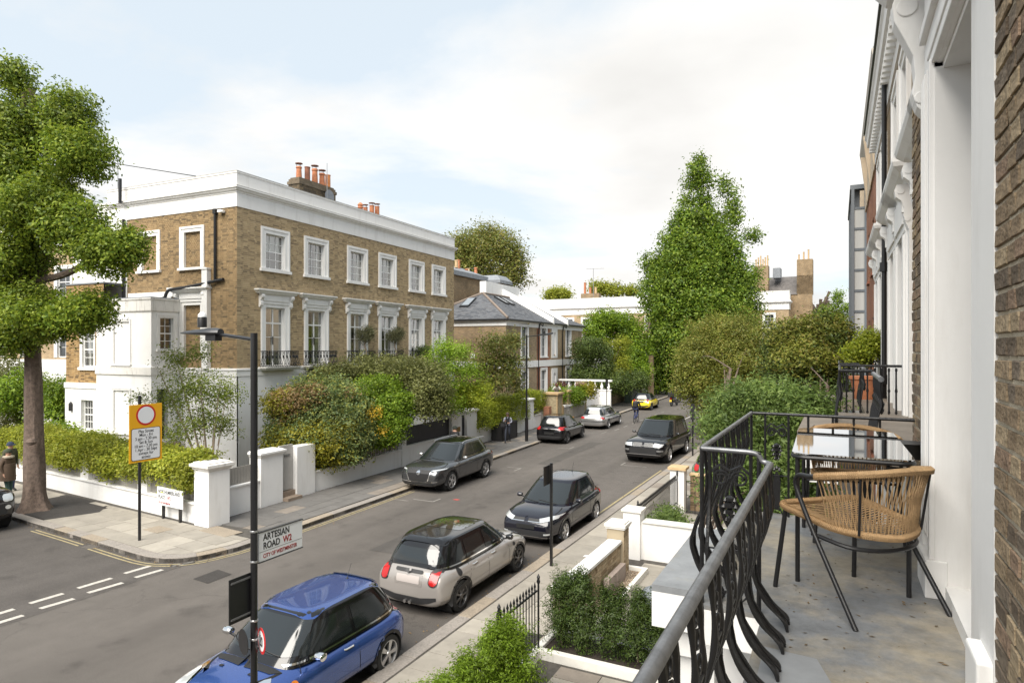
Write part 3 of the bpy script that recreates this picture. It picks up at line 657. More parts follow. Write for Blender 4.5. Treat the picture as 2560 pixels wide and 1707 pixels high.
# two-storey rendered porch on the side street
F1e = Fr(H1, (-1.28, 6.6, 0), R(-90)); EX = lambda s: 6.6-s
F1e.put(wall_mb(0, 3.39, .1, 7.2, [(EX(5.5), EX(4.5), 4.62, 6.35, .05), (EX(5.5), EX(4.5), 1.85, 3.56, .05)]), 'porch_wall', white)
for a, c, d in ((EX(5.5), 4.62, 6.35), (EX(5.5), 1.85, 3.56)):
    F1e.put(MB().box(a, a+1, .05, .08, c, d), 'blind_panel', white); architrave(F1e, a, c, 1.0, d-c, .09, .035, sillh=.07, depth=.048, name='blind_surround')
F1f = Fr(H1, (-1.28, 3.21, 0), 0)
F1f.put(wall_mb(0, 1.28, .1, 7.2, [(.36, .98, 5.2, 6.5, .15), (.25, .72, 1.6, 3.63, .3)]), 'porch_wall', white)
window(F1f, .36, 5.2, .62, 1.3, 2, 4, .09, fw=.04); architrave(F1f, .36, 5.2, .62, 1.3, .14, .04, sillh=.07, depth=.09)
F1f.put(MB().box(.25, .72, .2, .24, 1.6, 3.63), 'front_door', M('black_door', (.01,.01,.011), .3))
F1.put(MB().sweep([(0,6.72),(.03,6.72),(.05,6.76),(.05,7.18),(.08,7.2),(.08,7.26),(-.2,7.27)], [(-1.28,6.6),(-1.28,3.21),(0,3.21)]), 'porch_fascia', stain)
F1.put(MB().sweep([(0,4.2),(.06,4.2),(.06,4.5),(.035,4.54),(0,4.54)], [(-1.28,6.6),(-1.28,3.21),(0,3.21)]), 'porch_band', stain)
F1.put(MB().box(-1.34, .0, 3.16, 6.6, 7.262, 7.3), 'porch_roof', lead)
F1.put(MB().box(-1.28, 0, 6.59, 6.6, .1, 7.2), 'porch_wall', white)
st = MB()
for k in range(5): st.box(-1.1+.12*0, -.2, 2.9-.3*k, 3.2-.3*k+.02, .1, 1.45-.27*k)
F1.put(st, 'stone_steps', M('brown_stone', (.26,.20,.15), .9, var=.2, vs_=4))
# box ball planters on the balconies
# ------------------------------------------------------------------ wing behind (side street)
H1b = thing('rear_wing', 'tan brick wing with white sash windows behind the rendered porch', 'house', (-21, 17.46, 0), LROW)
Fw = Fr(H1b, (-.97, 9.15, 0), R(-90)); WS = lambda s: 9.15-s
Fw.put(wall_mb(0, 2.55, 3.75, 8.0, [(WS(8.05), WS(7.25), 4.45, 5.95)]), 'wall', mortarA)
stuff(Fw.put(bricks_mb(0, 2.55, 3.75, 8.0, [(WS(8.2), WS(7.2), 4.35, 6.05)], seed=21), 'brickwork', M('yellow_brick', (.33,.21,.09), .92, spec=.2, isl=[(.13,.085,.045),(.33,.21,.09),(.38,.25,.115),(.30,.19,.085)], var=.25, vs_=1.5)))
Fw.put(wall_mb(0, 2.55, .1, 3.75, [(WS(8.05), WS(7.25), 1.75, 3.05)], y=-.05), 'stucco_base', white); Fw.put(MB().box(0, 2.55, -.1, 0, 3.55, 3.78), 'stucco_band', white)
window(Fw, WS(8.05), 4.45, .8, 1.5, 2, 4, .08, curtain=('both', .9)); architrave(Fw, WS(8.05), 4.45, .8, 1.5, .12, .03, sillh=.12)
window(Fw, WS(8.05), 1.75, .8, 1.3, 4, 4, .1)
Fw.put(MB().box(0, .02, 0, 3.0, .1, 8.0), 'return_wall', brick_mat('brick_wing', (.25,.17,.08), (.17,.115,.06), (.35,.29,.19)))
Fw.put(MB().box(-.02, 2.6, -.05, 3, 8.0, 8.06), 'roof', lead)
Fw.put(MB().box(.42, .54, -.16, -.02, 2.55, 2.85).lathe([(.09,0),(.02,.1)], (.48,-.1,2.85), 6), 'wall_lantern', black_metal)
# ================================================================== OTHER BUILDINGS
brA = brick_mat('brick_far_tan', (.33,.245,.15), (.22,.165,.105), (.42,.35,.25))
brB = brick_mat('brick_far_brown', (.27,.185,.105), (.17,.125,.08), (.36,.295,.2))
brR = brick_mat('brick_far_red', (.33,.135,.075), (.24,.10,.06), (.33,.25,.18))
brY = brick_mat('brick_far_yellow', (.40,.29,.17), (.30,.215,.13), (.44,.37,.27))
# ---- house across the side street, far left, mostly behind the tree
H0 = thing('side_street_terrace', 'white stucco and brick terrace with iron balcony and dark awning behind the big tree', 'house', (-36.0, 22.6, 0), LROW-R(90)+R(6))
F0 = Fr(H0, (-14, 0, 0), 0)
F0.put(wall_mb(0, 17.5, 4.6, 11.3, [(x, x+1.1, 4.7, 7.0) for x in (2.5, 5.4, 8.3, 11.2, 14.6)]+[(x, x+1.1, 8.4, 10) for x in (2.5, 5.4, 8.3, 11.2, 14.6)]), 'front_wall', brY)
F0.put(wall_mb(0, 17.5, .1, 4.6, [(13.6, 15.0, .2, 2.9), (10.4, 11.6, 1.2, 3.2), (7.4, 8.6, 1.2, 3.2)], y=-.05), 'stucco_base', white)
for x in (2.5, 5.4, 8.3, 11.2, 14.6):
    for z, h in ((4.7, 2.3), (8.4, 1.6)): architrave(F0, x, z, 1.1, h, .2, .05, sill=z > 8, depth=.15); window(F0, x, z, 1.1, h, 2, 4, .12, pm=farpane, interior=False)
for x in (10.4, 7.4): window(F0, x, 1.2, 1.2, 2.0, 2, 2, .1, pm=farpane, interior=False)
F0.put(MB().box(13.6, 14.3, .12, .16, .2, 2.9).box(14.36, 14.98, .12, .16, .2, 2.9), 'front_door', M('grey_door', (.35,.35,.34), .5))
bal0 = baluster_mesh('baluster', .9, .06, .055, .012, 4)
for x in (11.2, 14.6): balconette(F0, x-.5, x+1.6, 4.7, .9, .5, 10, bal0)
F0.put(MB().prism([(12.6,-.05,3.9),(12.6,-1.2,3.1),(12.6,-1.2,2.95),(12.6,-.05,2.95)], (4.4,0,0)), 'awning', M('black_canvas', (.03,.032,.036), .8, var=.2, vs_=3))
F0.put(MB().sweep([(0,11.3),(.05,11.3),(.05,11.8),(.2,11.95),(.2,12.05),(.05,12.1),(.05,12.9),(-.3,12.9)], [(0,0),(17.5,0)]), 'parapet', white)
F0.put(MB().box(17.48, 17.5, 0, 8, .1, 12.8), 'gable_wall', brB); F0.put(MB().box(0, 17.5, .3, 8, 12.0, 12.3), 'flat_roof', lead)
F0.put(MB().box(13.2, 18.6, 3.2, 8, 11.6, 13.4), 'roof_extension', M('pale_roof_box', (.6,.58,.56), .8)); F0.put(MB().box(13.0, 18.8, 3.0, 8.2, 13.4, 13.5), 'roof_edge', lead)

# ---- slate-roofed houses further up the left side
H2 = thing('slate_roof_terrace', 'low brick houses with hipped slate roofs, arched niches and white string course', 'house', (-22.0, 42.2, 0), LROW)
F2 = Fr(H2); L2 = 17.8; EZ = 7.35
w2 = [(2.9,4.0),(7.0,8.1),(13.2,14.3)]
up = [(a, b, 4.55, 7.0) for a, b in w2]; lo = [(a, b, .9, 3.4) for a, b in w2]
F2.put(wall_mb(0, 6.0, .1, EZ, [up[0], lo[0]]), 'front_wall', brA); F2.put(wall_mb(6.0, 9.0, .1, EZ, [up[1], lo[1]]), 'front_wall', brR); F2.put(wall_mb(9.0, L2, .1, EZ, [(9.6,10.5,4.7,6.7,.1),(9.6,10.5,.7,3.2,.1), up[2], lo[2]]), 'front_wall', brY)
for a, b in w2:
    architrave(F2, a, 4.55, b-a, 2.45, .22, .06, sillh=.1, depth=.15); window(F2, a, 4.55, b-a, 2.45, 2, 3, .12, pm=farpane, interior=False, meet=False)
    architrave(F2, a, .9, b-a, 2.5, .22, .06, sillh=.12, depth=.15); window(F2, a, .9, b-a, 2.5, 2, 3, .12, pm=farpane, interior=False, meet=False)
for z0, z1 in ((4.4, 6.9), (.4, 3.3)):     # white pilaster with round-headed niche
    pts = [(9.75, z0+.2)]+[(10.05+.3*math.cos(a), z1-.5+.3*math.sin(a)) for a in [math.pi*(1-k/10) for k in range(11)]]+[(10.35, z0+.2)]
    n = MB(); n.box(9.35, 9.75, -.07, .1, z0, z1+.2); n.box(10.35, 10.75, -.07, .1, z0, z1+.2); n.box(9.75, 10.35, .06, .1, z0, z1+.2); n.box(9.75, 10.35, -.07, .06, z0, z0+.2)
    top = [(9.75, z1+.2)]+pts[1:-1]+[(10.35, z1+.2)]; n.prism([(x, -.07, z) for x, z in top], (0, .13, 0)); F2.put(n, 'niche', white)
F2.put(MB().box(-.06, L2+.05, -.08, .02, 3.72, 4.25), 'string_course', white)
F2.put(MB().sweep([(0,6.95),(.06,6.95),(.06,7.22),(.12,7.3),(.26,7.38),(.26,7.46),(0,7.46)], [(0,7.0),(0,0),(L2,0)]), 'eaves', white)
F2s = Fr(H2, (0, 7, 0), R(-90))
F2s.put(wall_mb(0, 7.0, .1, EZ), 'side_wall', brB); F2s.put(MB().box(0, 7.08, -.08, .02, 3.72, 4.25), 'string_course', white)
F2p = Fr(H2, (-1.5, 10, 0), R(-90)); F2p.put(wall_mb(0, 4.0, .1, 5.9), 'side_porch', white); F2.put(MB().box(-1.48, 0, 5.6, 10, .1, 5.9), 'side_porch', white)
ap = MB(); ap.tube([(1.8,-.03,3.9),(1.8,-.03,5.0)]+[(2.15-.35*math.cos(a),-.03,5.0+.35*math.sin(a)) for a in [k*math.pi/8 for k in range(9)]]+[(2.5,-.03,3.9),(1.8,-.03,3.9)], .05, 5); F2p.put(ap, 'arched_window_frame', white2)
F2p.put(MB().prism([(1.82,-.02,3.9)]+[(2.15-.33*math.cos(a),-.02,5.0+.33*math.sin(a)) for a in [k*math.pi/8 for k in range(9)]]+[(2.48,-.02,3.9)], (0,.01,0)), 'pane', farpane)
def slates(fr, quad, rowh, wid, name='slates', mat=slate, parent=None, seed=1):
    """overlapping slates on a planar roof slope; quad = eave-left, eave-right, top-right, top-left"""
    a, b, c, d = [Vector(p) for p in quad]; n = (b-a).cross(d-a).normalized(); rise = ((d-a).length+(c-b).length)/2; rows = max(1, int(rise/rowh)); V = []; Fc = []; rnd = random.Random(seed)
    for r in range(rows):
        t0, t1 = r/rows, min(1, (r+1.25)/rows); p0, p1 = a.lerp(d, t0), b.lerp(c, t0); q0, q1 = a.lerp(d, t1), b.lerp(c, t1); ln = (p1-p0).length
        k = max(1, int(ln/wid)); off = .5 if r % 2 else 0
        for i in range(k+1):
            u0, u1 = max(0, (i-off)/k), min(1, (i+1-off)/k)
            if u1-u0 < .02/k: continue
            g = .006/max(ln, .1); u0 += g; u1 -= g; up_ = n*(.022+rnd.uniform(0, .006)); o = len(V)
            V += [p0.lerp(p1, u0)+up_, p0.lerp(p1, u1)+up_, q0.lerp(q1, u1)+n*.004, q0.lerp(q1, u0)+n*.004, p0.lerp(p1, u0), p0.lerp(p1, u1)]; Fc += [(o,o+1,o+2,o+3),(o+4,o+5,o+1,o)]
    m = MB(); m.add(V, Fc); o = fr.put(m, name, mat); return stuff(o)
e = .28; RZ = 9.75
# hip end then front slope
slates(F2, [(-e,7.6,EZ+.1),(-e,-e,EZ+.1),(3.9,3.9,RZ),(3.9,4.0,RZ)], .22, .3, seed=2)
slates(F2, [(-e,-e,EZ+.1),(9.0,-e,EZ+.1),(9.0,3.9,RZ),(3.9,3.9,RZ)], .22, .3, seed=3)
slates(F2, [(9.2,-e,EZ+.1),(12.6,-e,EZ+.1),(12.6,3.9,RZ),(9.2,3.9,RZ)], .22, .3, seed=4)
slates(F2, [(12.9,-e,EZ+.1),(L2+e,-e,EZ+.1),(L2-3.5,3.9,RZ-.2),(12.9,3.9,RZ)], .22, .3, seed=5)
slates(F2, [(-1.75,10,5.9),(-1.75,5.4,5.9),(-.2,5.4,7.3),(-.2,10,7.3)], .22, .3, seed=6)
rf = MB(); rf.prism([(-e,-e,EZ+.08),(L2+e,-e,EZ+.08),(L2-3.5,4,RZ-.05),(3.9,4,RZ-.05)], (0,0,-.02)); rf.prism([(-e,-e,EZ+.08),(3.9,4,RZ-.05),(-e,8,EZ+.08)], (0,0,-.02)); F2.put(rf, 'roof_deck', lead)
F2.put(MB().tube([(-e,-e,EZ+.16),(3.9,3.9,RZ+.05)], .1, 6).tube([(3.9,3.9,RZ+.05),(9.0,3.9,RZ+.05)], .1, 6).tube([(3.9,4.0,RZ+.05),(-e,7.7,EZ+.15)], .1, 6), 'ridge_tiles', M('ridge_clay', (.2,.16,.13), .9, var=.2))
for x, zt in ((9.1, 9.0), (12.75, 8.8)):
    F2.put(MB().prism([(x-.14,-.35,EZ+.0),(x-.14,-.35,EZ+.5),(x-.14,3.2,zt+.9),(x-.14,5.2,zt+1.9),(x-.14,5.2,7)], (.28,0,0)), 'party_wall', white)
F2.put(MB().box(5.8, 12.7, 4.6, 5.2, 8.8, 11.0), 'party_wall', white)
def skylight(pa, pb, pc, pd):
    F2.put(MB().prism([pa, pb, pc, pd], (-.03,-.05,.09)), 'skylight', black_metal)
    c = (Vector(pa)+Vector(pb)+Vector(pc)+Vector(pd))/4; q = [c+(Vector(p)-c)*.8+Vector((-.04,-.06,.105)) for p in (pa, pb, pc, pd)]; F2.put(MB().add(q, [(0,1,2,3)]), 'pane', M('sky_glass', (.2,.22,.24), .05, spec=1.))
def hipP(y, t): z = EZ+.13+(RZ-EZ-.1)*t; return (-e+4.18*t, y, z)
skylight(hipP(4.9,.45), hipP(4.1,.45), hipP(4.1,.8), hipP(4.9,.8))
def frtP(x, t): z = EZ+.13+(RZ-EZ-.1)*t; return (x, -e+4.18*t, z)
skylight(frtP(5.0,.62), frtP(5.6,.62), frtP(5.6,.9), frtP(5.0,.9)); skylight(frtP(6.1,.62), frtP(6.7,.62), frtP(6.7,.9), frtP(6.1,.9))
for x in (6.2, 12.0): F2.put(MB().tube(curve_pts([(x+.5,-.3,7.3),(x+.45,-.28,7.1),(x,-.1,6.7),(x,-.1,.2)], 3), .05, 6), 'downpipe', black_metal, True)
F2.put(MB().tube([(-e,7.5,EZ+.04),(-e,-e,EZ+.04),(L2+e,-e,EZ+.04)], .07, 6), 'gutter', black_metal)
F2.put(MB().box(2.6,4.3,-.35,-.1,.55,.75), 'window_box', M('teal_box', (.03,.22,.26), .5)); F2.put(MB().box(6.8,8.3,-.35,-.1,.6,.85).box(6.8,6.84,-.36,-.1,.85,1.2).box(8.26,8.3,-.36,-.1,.85,1.2), 'window_box', black_metal)
F2.put(MB().box(-.05,.0,2.6,2.95,4.5,4.85), 'alarm_box', white2)
# its back row: brick block with lead flat roof, big stack
H2b = thing('rear_terrace', 'dark brick rear range with lead flat roof and clay pots above the slates', 'house', (-29.5, 44.0, 0), LROW)
F2b = Fr(H2b)
F2b.put(wall_mb(-3, 9.0, 6, 11.6), 'wall', brB); F2b.put(Fr(None,(-3,6,0),R(-90)) and MB().box(-3.02,-3,0,6,6,11.6), 'side_wall', brB)
F2b.put(MB().box(-3.2,9.2,-.25,6,11.6,12.0), 'lead_roof', lead); F2b.put(MB().prism([(-3.2,-.25,12.0),(9.2,-.25,12.0),(8.2,2.2,12.9),(-2.4,2.2,12.9)], (0,3,0)), 'lead_roof_slope', lead)
F2b.put(MB().box(9.2,11.6,-1.4,1.0,7,11.4), 'chimney_stack', brB); F2b.put(MB().box(9.0,11.8,-1.6,1.2,11.4,11.7).prism([(9.0,-1.6,11.7),(11.8,-1.6,11.7),(11.4,-1.1,12.2),(9.4,-1.1,12.2)], (0,2.0,0)), 'stack_cap', lead)
pm_ = [terracotta, terracotta, buffpot]
for k in range(13):
    p = MB(); pot(p, 0, 0, 0, .17, .6+.35*((k*7) % 5)/4, (k*3) % 2); o = F2b.put(p, 'chimney_pot', pm_[k % 3], True, at=(-1.8+k*.95, 1.3+(k % 2)*.3, 12.6 if k < 10 else 12.1))
F2b.put(MB().tube([(1.3,.2,11.9),(1.3,.2,14.2)], .03, 5), 'aerial_mast', MATS['galvanised'])

# ---- terrace closing the street
def far_terrace(name, label, loc, rz, ln, bays, br, z0=3.9, z1=10.4, top=12.9, doors=()):
    t = thing(name, label, 'house', loc, rz); f = Fr(t); ops = []
    for b in bays: ops += [(b, b+1.15, 8.0, 9.75), (b, b+1.15, 4.3, 6.7), (b, b+1.15, 1.0, 3.2)]
    f.put(wall_mb(0, ln, 3.9, z1, [o for o in ops if o[2] > 3.9]), 'front_wall', br)
    f.put(wall_mb(0, ln, .1, 3.9, [o for o in ops if o[2] < 3.9 and not any(abs(o[0]-d) < 1.2 for d, _ in doors)], y=-.05), 'stucco_base', white)
    for b in bays:
        architrave(f, b, 8.0, 1.15, 1.75, .27, .06, sillh=.14, depth=.14); window(f, b, 8.0, 1.15, 1.75, 3, 4, .12, pm=farpane, interior=False)
        architrave(f, b, 4.3, 1.15, 2.4, .27, .06, sillh=.14, depth=.14); window(f, b, 4.3, 1.15, 2.4, 2, 4, .12, pm=farpane, interior=False)
        hood(f, b-.55, b+1.7, 7.45, 6.95, cons=False, top=None)
        if not any(abs(b-d) < 1.2 for d, _ in doors): window(f, b, 1.0, 1.15, 2.2, 2, 4, .1, pm=farpane, interior=False)
    f.put(MB().sweep([(-.1,z1),(.05,z1),(.05,z1+.75),(.1,z1+.8),(.3,z1+1.0),(.3,z1+1.15),(.08,z1+1.25),(.08,top-.1),(.12,top-.08),(.12,top),(-.4,top)], [(0,2),(0,0),(ln,0),(ln,2)]), 'parapet', white)
    f.put(MB().box(0,ln,.2,9,top-1.4,top-1.2), 'flat_roof', lead); f.put(MB().box(0,.02,0,9,.1,top-.3), 'gable_wall', br); f.put(MB().box(ln-.02,ln,0,9,.1,top-.3), 'gable_wall', br)
    for d, mt in doors:
        f.put(MB().box(d-.25,d+1.45,-.25,0,.1,3.6), 'door_case', white); f.put(MB().box(d,d+1.2,-.28,-.2,.3,2.7), 'front_door', mt)
    return t, f
navy = M('navy_door', (.012,.018,.03), .35); dred = M('dark_red_door', (.09,.012,.012), .4)
HT, FT = far_terrace('end_terrace', 'long brick terrace with deep white parapet closing the end of the street', (-52, 93.0, 0), -.02, 34.0, [2.2,5.0,8.0,11.2,14.2,17.0,20.6,23.2,27.0,29.8,32.2], brY, doors=((26.6,dred),(29.5,navy)))
for px, py in ((15.5,3),(27.5,3)):
    o = FT.put(MB().box(px,px+3,py,py+1,12.9,13.9), 'chimney_stack', brB)
    for k in range(3): p = MB(); pot(p, px+.5+k*.9, py+.5, 13.9, .2, 1.0+.8*(k == 0), 1); p.build('chimney_pot', terracotta if k < 2 else buffpot, o, True)
FT.put(MB().tube([(28.2,3.5,13.9),(28.2,3.5,16.2),(27.6,3.5,16.9),(27.5,3.5,17.6)], .22, 6), 'flue_pipe', M('brown_flue', (.06,.04,.035), .7))
FT.put(MB().tube([(17.6,3,13),(17.6,3,17.8)], .05, 4).tube([(16.4,3,17.8),(19.4,3,17.7)], .03, 4), 'aerial', MATS['galvanised']); FT.put(MB().tube([(29.1,3,13),(29.1,3,18)], .05, 4).tube([(29.1,3,18),(31,3,17.7)], .03, 4), 'aerial', MATS['galvanised'])
FT.put(MB().tube([(30.6,2,14.2),(33.9,2,14.2)], .04, 4).tube([(30.6,2,13.7),(33.9,2,13.7)], .04, 4).tube([(31,2,12.9),(31,2,14.2)], .04, 4).tube([(33.5,2,12.9),(33.5,2,14.2)], .04, 4), 'roof_railing', black_metal)
HT2, FT2 = far_terrace('end_terrace', 'white-parapeted brick terrace end right of the tall tree', (-17.0, 92.3, 0), -.02, 11.2, [1.6,4.6,8.2], brY)
# tall brick block with stacks behind it
H3 = thing('tall_brick_block', 'tall brown brick block with two chimney stacks behind the end terrace', 'house', (0.6, 96.0, 0), -.02)
F3 = Fr(H3); H3.location = (-12.0, 95.0, 0); H3.scale = (.54, 1, .77)
F3.put(wall_mb(0, 13.0, .1, 16.3, [(9.7,11.3,z,z+1.9) for z in (1.5,5.2,8.6,11.9)]+[(9.7,11.3,14.6,16.2)]), 'front_wall', brB)
F3.put(wall_mb(13.0, 16.6, .1, 19.6), 'stack_wall', brB)
for z in (1.5,5.2,8.6,11.9,14.6): window(F3, 9.7, z, 1.6, 1.9 if z < 14 else 1.6, 3, 4, .08, pm=farpane, interior=False)
F3.put(MB().prism([(0,-.1,16.3),(13.2,-.1,16.3),(13.2,4,20.0),(0,4,20.0)], (0,.1,-.05)), 'slate_slope', M('far_slates', (.11,.10,.095), .8, var=.3, vs_=1.5)); F3.put(MB().box(0,9.3,-1,0,13.2,15.0), 'mansard', M('far_slates', (.11,.10,.095)))
F3.put(MB().box(3.0,6.4,-.5,1,16.3,21.6), 'chimney_stack', brB); F3.put(MB().box(13.0,16.6,0,2,16.3,22.4), 'chimney_stack', brB)
for k in range(6): p = MB(); pot(p, 3.3+k*.56, .3, 21.6, .2, 1.3+.3*(k % 3), 1); F3.put(p, 'chimney_pot', buffpot, True)
for k in range(3): p = MB(); pot(p, 13.4+k*1.1, .8, 22.4, .22, 1.0+.4*k, 1); F3.put(p, 'chimney_pot', buffpot, True)
F3.put(MB().box(7.2,9.0,1,3,19.5,21.3), 'roof_hut', lead)
H3b = thing('pale_low_house', 'pale distant house low between the brick block and the bare tree', 'house', (18.5, 110, 0), 0); Fr(H3b).put(MB().box(0,9,0,6,0,8.5), 'wall', white); Fr(H3b).put(MB().box(3.5,5.5,-.05,0,5.8,7.5), 'window', farpane); Fr(H3b).put(MB().box(-.3,9.3,-.3,6.3,8.5,8.9), 'roof', lead)
# ---- right-hand terrace (x runs towards the camera; y inwards)
H4 = thing('stucco_terrace', 'tall terrace with white bracketed window surrounds running up the right side', 'house', (1.0, 21.2, 0), R(-90))
F4 = Fr(H4); YR = lambda y: 21.2-y
TW = [19.4, 17.6, 14.0, 12.2, 9.0, 7.1]
ops = [(YR(y)-.55, YR(y)+.55, 3.95, 7.05) for y in TW]+[(YR(y)-.5, YR(y)+.5, 8.3, 10.0) for y in TW]
F4.put(wall_mb(0, YR(5.35), 0, 11.0, ops, depth=.2), 'front_wall', brB)
def ornate(fr, xc, z0, h, w, out=.30):
    """stucco surround: pilasters, scroll consoles, deep cornice hood"""
    m = MB(); zt = z0+h
    for s in (-1, 1):
        a = xc+s*(w/2+.16); m.box(a-.16, a+.16, -.09, .01, z0, zt+.05); m.box(a-.10, a+.10, -.12, -.088, z0+.25, zt-.05); m.box(a-.19, a+.19, -.15, .01, z0, z0+.22)
        b = xc+s*(w/2+.42); m.box(b-.1, b+.1, -.06, .01, z0, zt+.05)
        pr = [(0,zt+.66),(-.22,zt+.66),(-.25,zt+.58),(-.23,zt+.48),(-.16,zt+.42),(-.12,zt+.3),(-.13,zt+.2),(-.10,zt+.08),(-.05,zt-.04),(0,zt-.06)]
        m.prism([(b-.09, y, z) for y, z in pr], (.18, 0, 0)); m.tube([(b-.1,-.17,zt+.57),(b+.1,-.17,zt+.57)], .055, 12); m.tube([(b-.098,-.08,zt+.14),(b+.098,-.08,zt+.14)], .038, 12); m.box(b-.05,b+.05,-.15,-.1,zt+.25,zt+.4)
    m.box(xc-w/2-.3, xc+w/2+.3, -.1, .01, zt+.0, zt+.7); m.box(xc-w/2-.2, xc+w/2+.2, -.13, -.098, zt+.12, zt+.58)
    e_ = w/2+.56; m.sweep([(0,zt+.66),(.08,zt+.68),(.12,zt+.74),(out-.1,zt+.78),(out-.02,zt+.86),(out,zt+.92),(out,zt+.97),(0,zt+1.04)], [(xc-e_,.1),(xc-e_,0),(xc+e_,0),(xc+e_,.1)])
    return fr.put(m, 'window_surround', white)
for y in TW:
    x = YR(y); ornate(F4, x, 3.95, 3.1, 1.1); window(F4, x-.55, 3.95, 1.1, 3.1, 2, 3, .16, pm=farpane, interior=False, casement=True, meet=False)
    architrave(F4, x-.5, 8.3, 1.0, 1.7, .22, .07, sillh=.14, depth=.18); window(F4, x-.5, 8.3, 1.0, 1.7, 2, 2, .14, pm=farpane, interior=False)
F4.put(MB().sweep([(0,10.55),(.05,10.55),(.05,10.95),(.1,11.0),(.1,11.05),(.24,11.12),(.26,11.3),(.30,11.36),(.30,11.42),(0,11.46)], [(0,1),(0,0),(YR(-1),0)]), 'eaves_cornice', white)
dm = MB(); dm.box(0,.13,-.2,-.04,10.86,11.03); dme = dm.mesh('dentil_bracket'); dme.materials.append(white)
for k in range(52): o = put('dentil_bracket', dme, H4, loc=(.1+k*.3, 0, .0))
F4.put(MB().tube([(0,-.28,11.5),(YR(-1),-.28,11.5)], .07, 6), 'gutter', black_metal); F4.put(MB().prism([(0,-.2,11.46),(YR(-1),-.2,11.46),(YR(-1),3.5,14.0),(0,3.5,14.0)], (0,.05,-.05)), 'roof', lead)
F4.put(MB().tube([(YR(15.8),-.12,11.1),(YR(15.8),-.12,3.0)], .05, 8).tube([(YR(15.8),-.12,6.9),(YR(15.8),-.12,7.1)], .085, 8).tube([(YR(15.8),-.12,4.5),(YR(15.8),-.12,4.7)], .085, 8), 'downpipe', black_metal, True)
F4.put(wall_mb(0, YR(5.35), 0, 3.7, y=-.03), 'stucco_base', white)
F4.put(MB().tube(curve_pts([(YR(9.5),-.35,11.4),(YR(9.2),-.2,9.9),(YR(9.0),-.12,8.6)], 4), .012, 4), 'loose_cable', M('grey_cable', (.3,.3,.3), .6))
# neighbour's first-floor balconies
def side_balcony(name, label, y0, y1, ybump, xf, xb, z, grp):
    t = thing(name, label, 'balcony', (0,0,0), 0, grp); zt = z+.72
    MB().box(xf+.02, 1.0, y0, y1, z-.18, z).box(xb-.05, xf+.02, ybump, y1, z-.18, z).build('floor_slab', M('wet_stone', (.20,.165,.13), .55, var=.3, vs_=2.), t)
    MB().box(xb-.5, xb-.02, ybump+.3, y1-.3, z-.22, z-.06).build('ledge', M('wet_stone', (.20,.165,.13)), t); MB().box(xb-.44, xb-.02, ybump+.4, y1-.4, z-.55, z-.22).box(xb-.36, xb-.02, ybump+.5, y1-.5, z-.75, z-.55).build('portico_cornice', white, t)
    MB().tube([(xf,y0,zt),(xf,ybump,zt)], .028, 8).build('handrail', rail_grey, t, True)
    MB().tube([(xf,ybump,zt+.03),(xb,ybump,zt+.03),(xb,y1,zt+.03),(.95,y1,zt+.03)], .02, 8).build('top_rail', dark_iron, t, True)
    me = baluster_mesh('baluster', .72, .05, .05, .009, 5); n = int((ybump-y0)/.26)
    for k in range(n): put('baluster', me, t, loc=(xf, y0+.1+k*.26, z), rot=(0,0,R(-90)))
    for k in range(int((y1-ybump)/.26)): put('baluster', me, t, loc=(xb, ybump+.1+k*.26, z), rot=(0,0,R(-90)))
    tb = MB(); tb.lathe([(.012,0),(.022,.02),(.014,.05),(.013,.33),(.022,.36),(.013,.4),(.012,.66),(.02,.68),(.012,.72)], (0,0,0), 7); tme = tb.mesh('turned_bar', True); tme.materials.append(dark_iron)
    for k in range(9): put('turned_bar', tme, t, loc=(xb+.1+k*(.9-xb)/9, y1, z))
    return t
side_balcony('iron_balcony', 'black iron balcony with bowed front on the next house along', 7.3, 11.55, 8.9, .38, 0.02, 4.24, 'balconies on the right-hand terrace')
side_balcony('iron_balcony', 'further black iron balcony holding the terracotta pot and pale shrub', 12.0, 17.6, 14.6, .38, 0.02, 4.2, 'balconies on the right-hand terrace')
pt = MB(); pt.lathe([(.2,0),(.27,.4),(.3,.42),(.3,.48),(.25,.48)], (0,0,0), 16); tag(pt.build('plant_pot', terracotta, None, True, loc=(.5,15.4,4.2)), 'terracotta pot with the pale shrub on the further balcony', 'plant pot')
# beyond: red brick building and steel glazed block
H5 = thing('red_brick_block', 'orange brick building with recessed windows beyond the downpipe', 'house', (1.15, 33.0, 0), R(-90)); F5 = Fr(H5)
F5.put(wall_mb(0, 11.6, .1, 13.6, [(a, a+1.0, z, z+2.0, .3) for a in (2,5.5,8.5) for z in (4.4,8.0)]), 'front_wall', brR)
for a in (2,5.5,8.5):
    for z in (4.4, 8.0): window(F5, a, z, 1.0, 2.0, 2, 2, .25, pm=farpane, interior=False); F5.put(MB().box(a-.1,a+1.1,-.08,0,z-.1,z), 'sill', MATS.get('red_sill') or M('red_sill', (.3,.11,.06), .8))
cream = M('cream_render', (.55,.45,.33), .85, var=.15, vs_=1.)
F5.put(MB().box(-.1,11.6,-.06,.02,11.4,13.6), 'cream_band', cream); F5.put(MB().sweep([(0,13.3),(.1,13.35),(.25,13.8),(.28,14.0),(0,14.1)], [(0,0),(11.6,0)]), 'eaves', M('drab_eaves', (.4,.36,.3), .8))
F5.put(MB().prism([(0,-.24,14.05),(11.6,-.24,14.05),(11.6,2,16.4),(0,2,16.4)], (0,.1,-.1)), 'roof', lead)
for k in range(3): F5.put(MB().prism([(2+3*k,-.06,11.3),(2+3*k,-.3,13.3),(2+3*k,-.06,13.3)], (.25,0,0)), 'bracket', cream)
H6 = thing('steel_glazed_block', 'grey steel and glass stair tower rising beyond the orange brick', 'building', (0.7, 41.5, 0), R(-90)); F6 = Fr(H6)
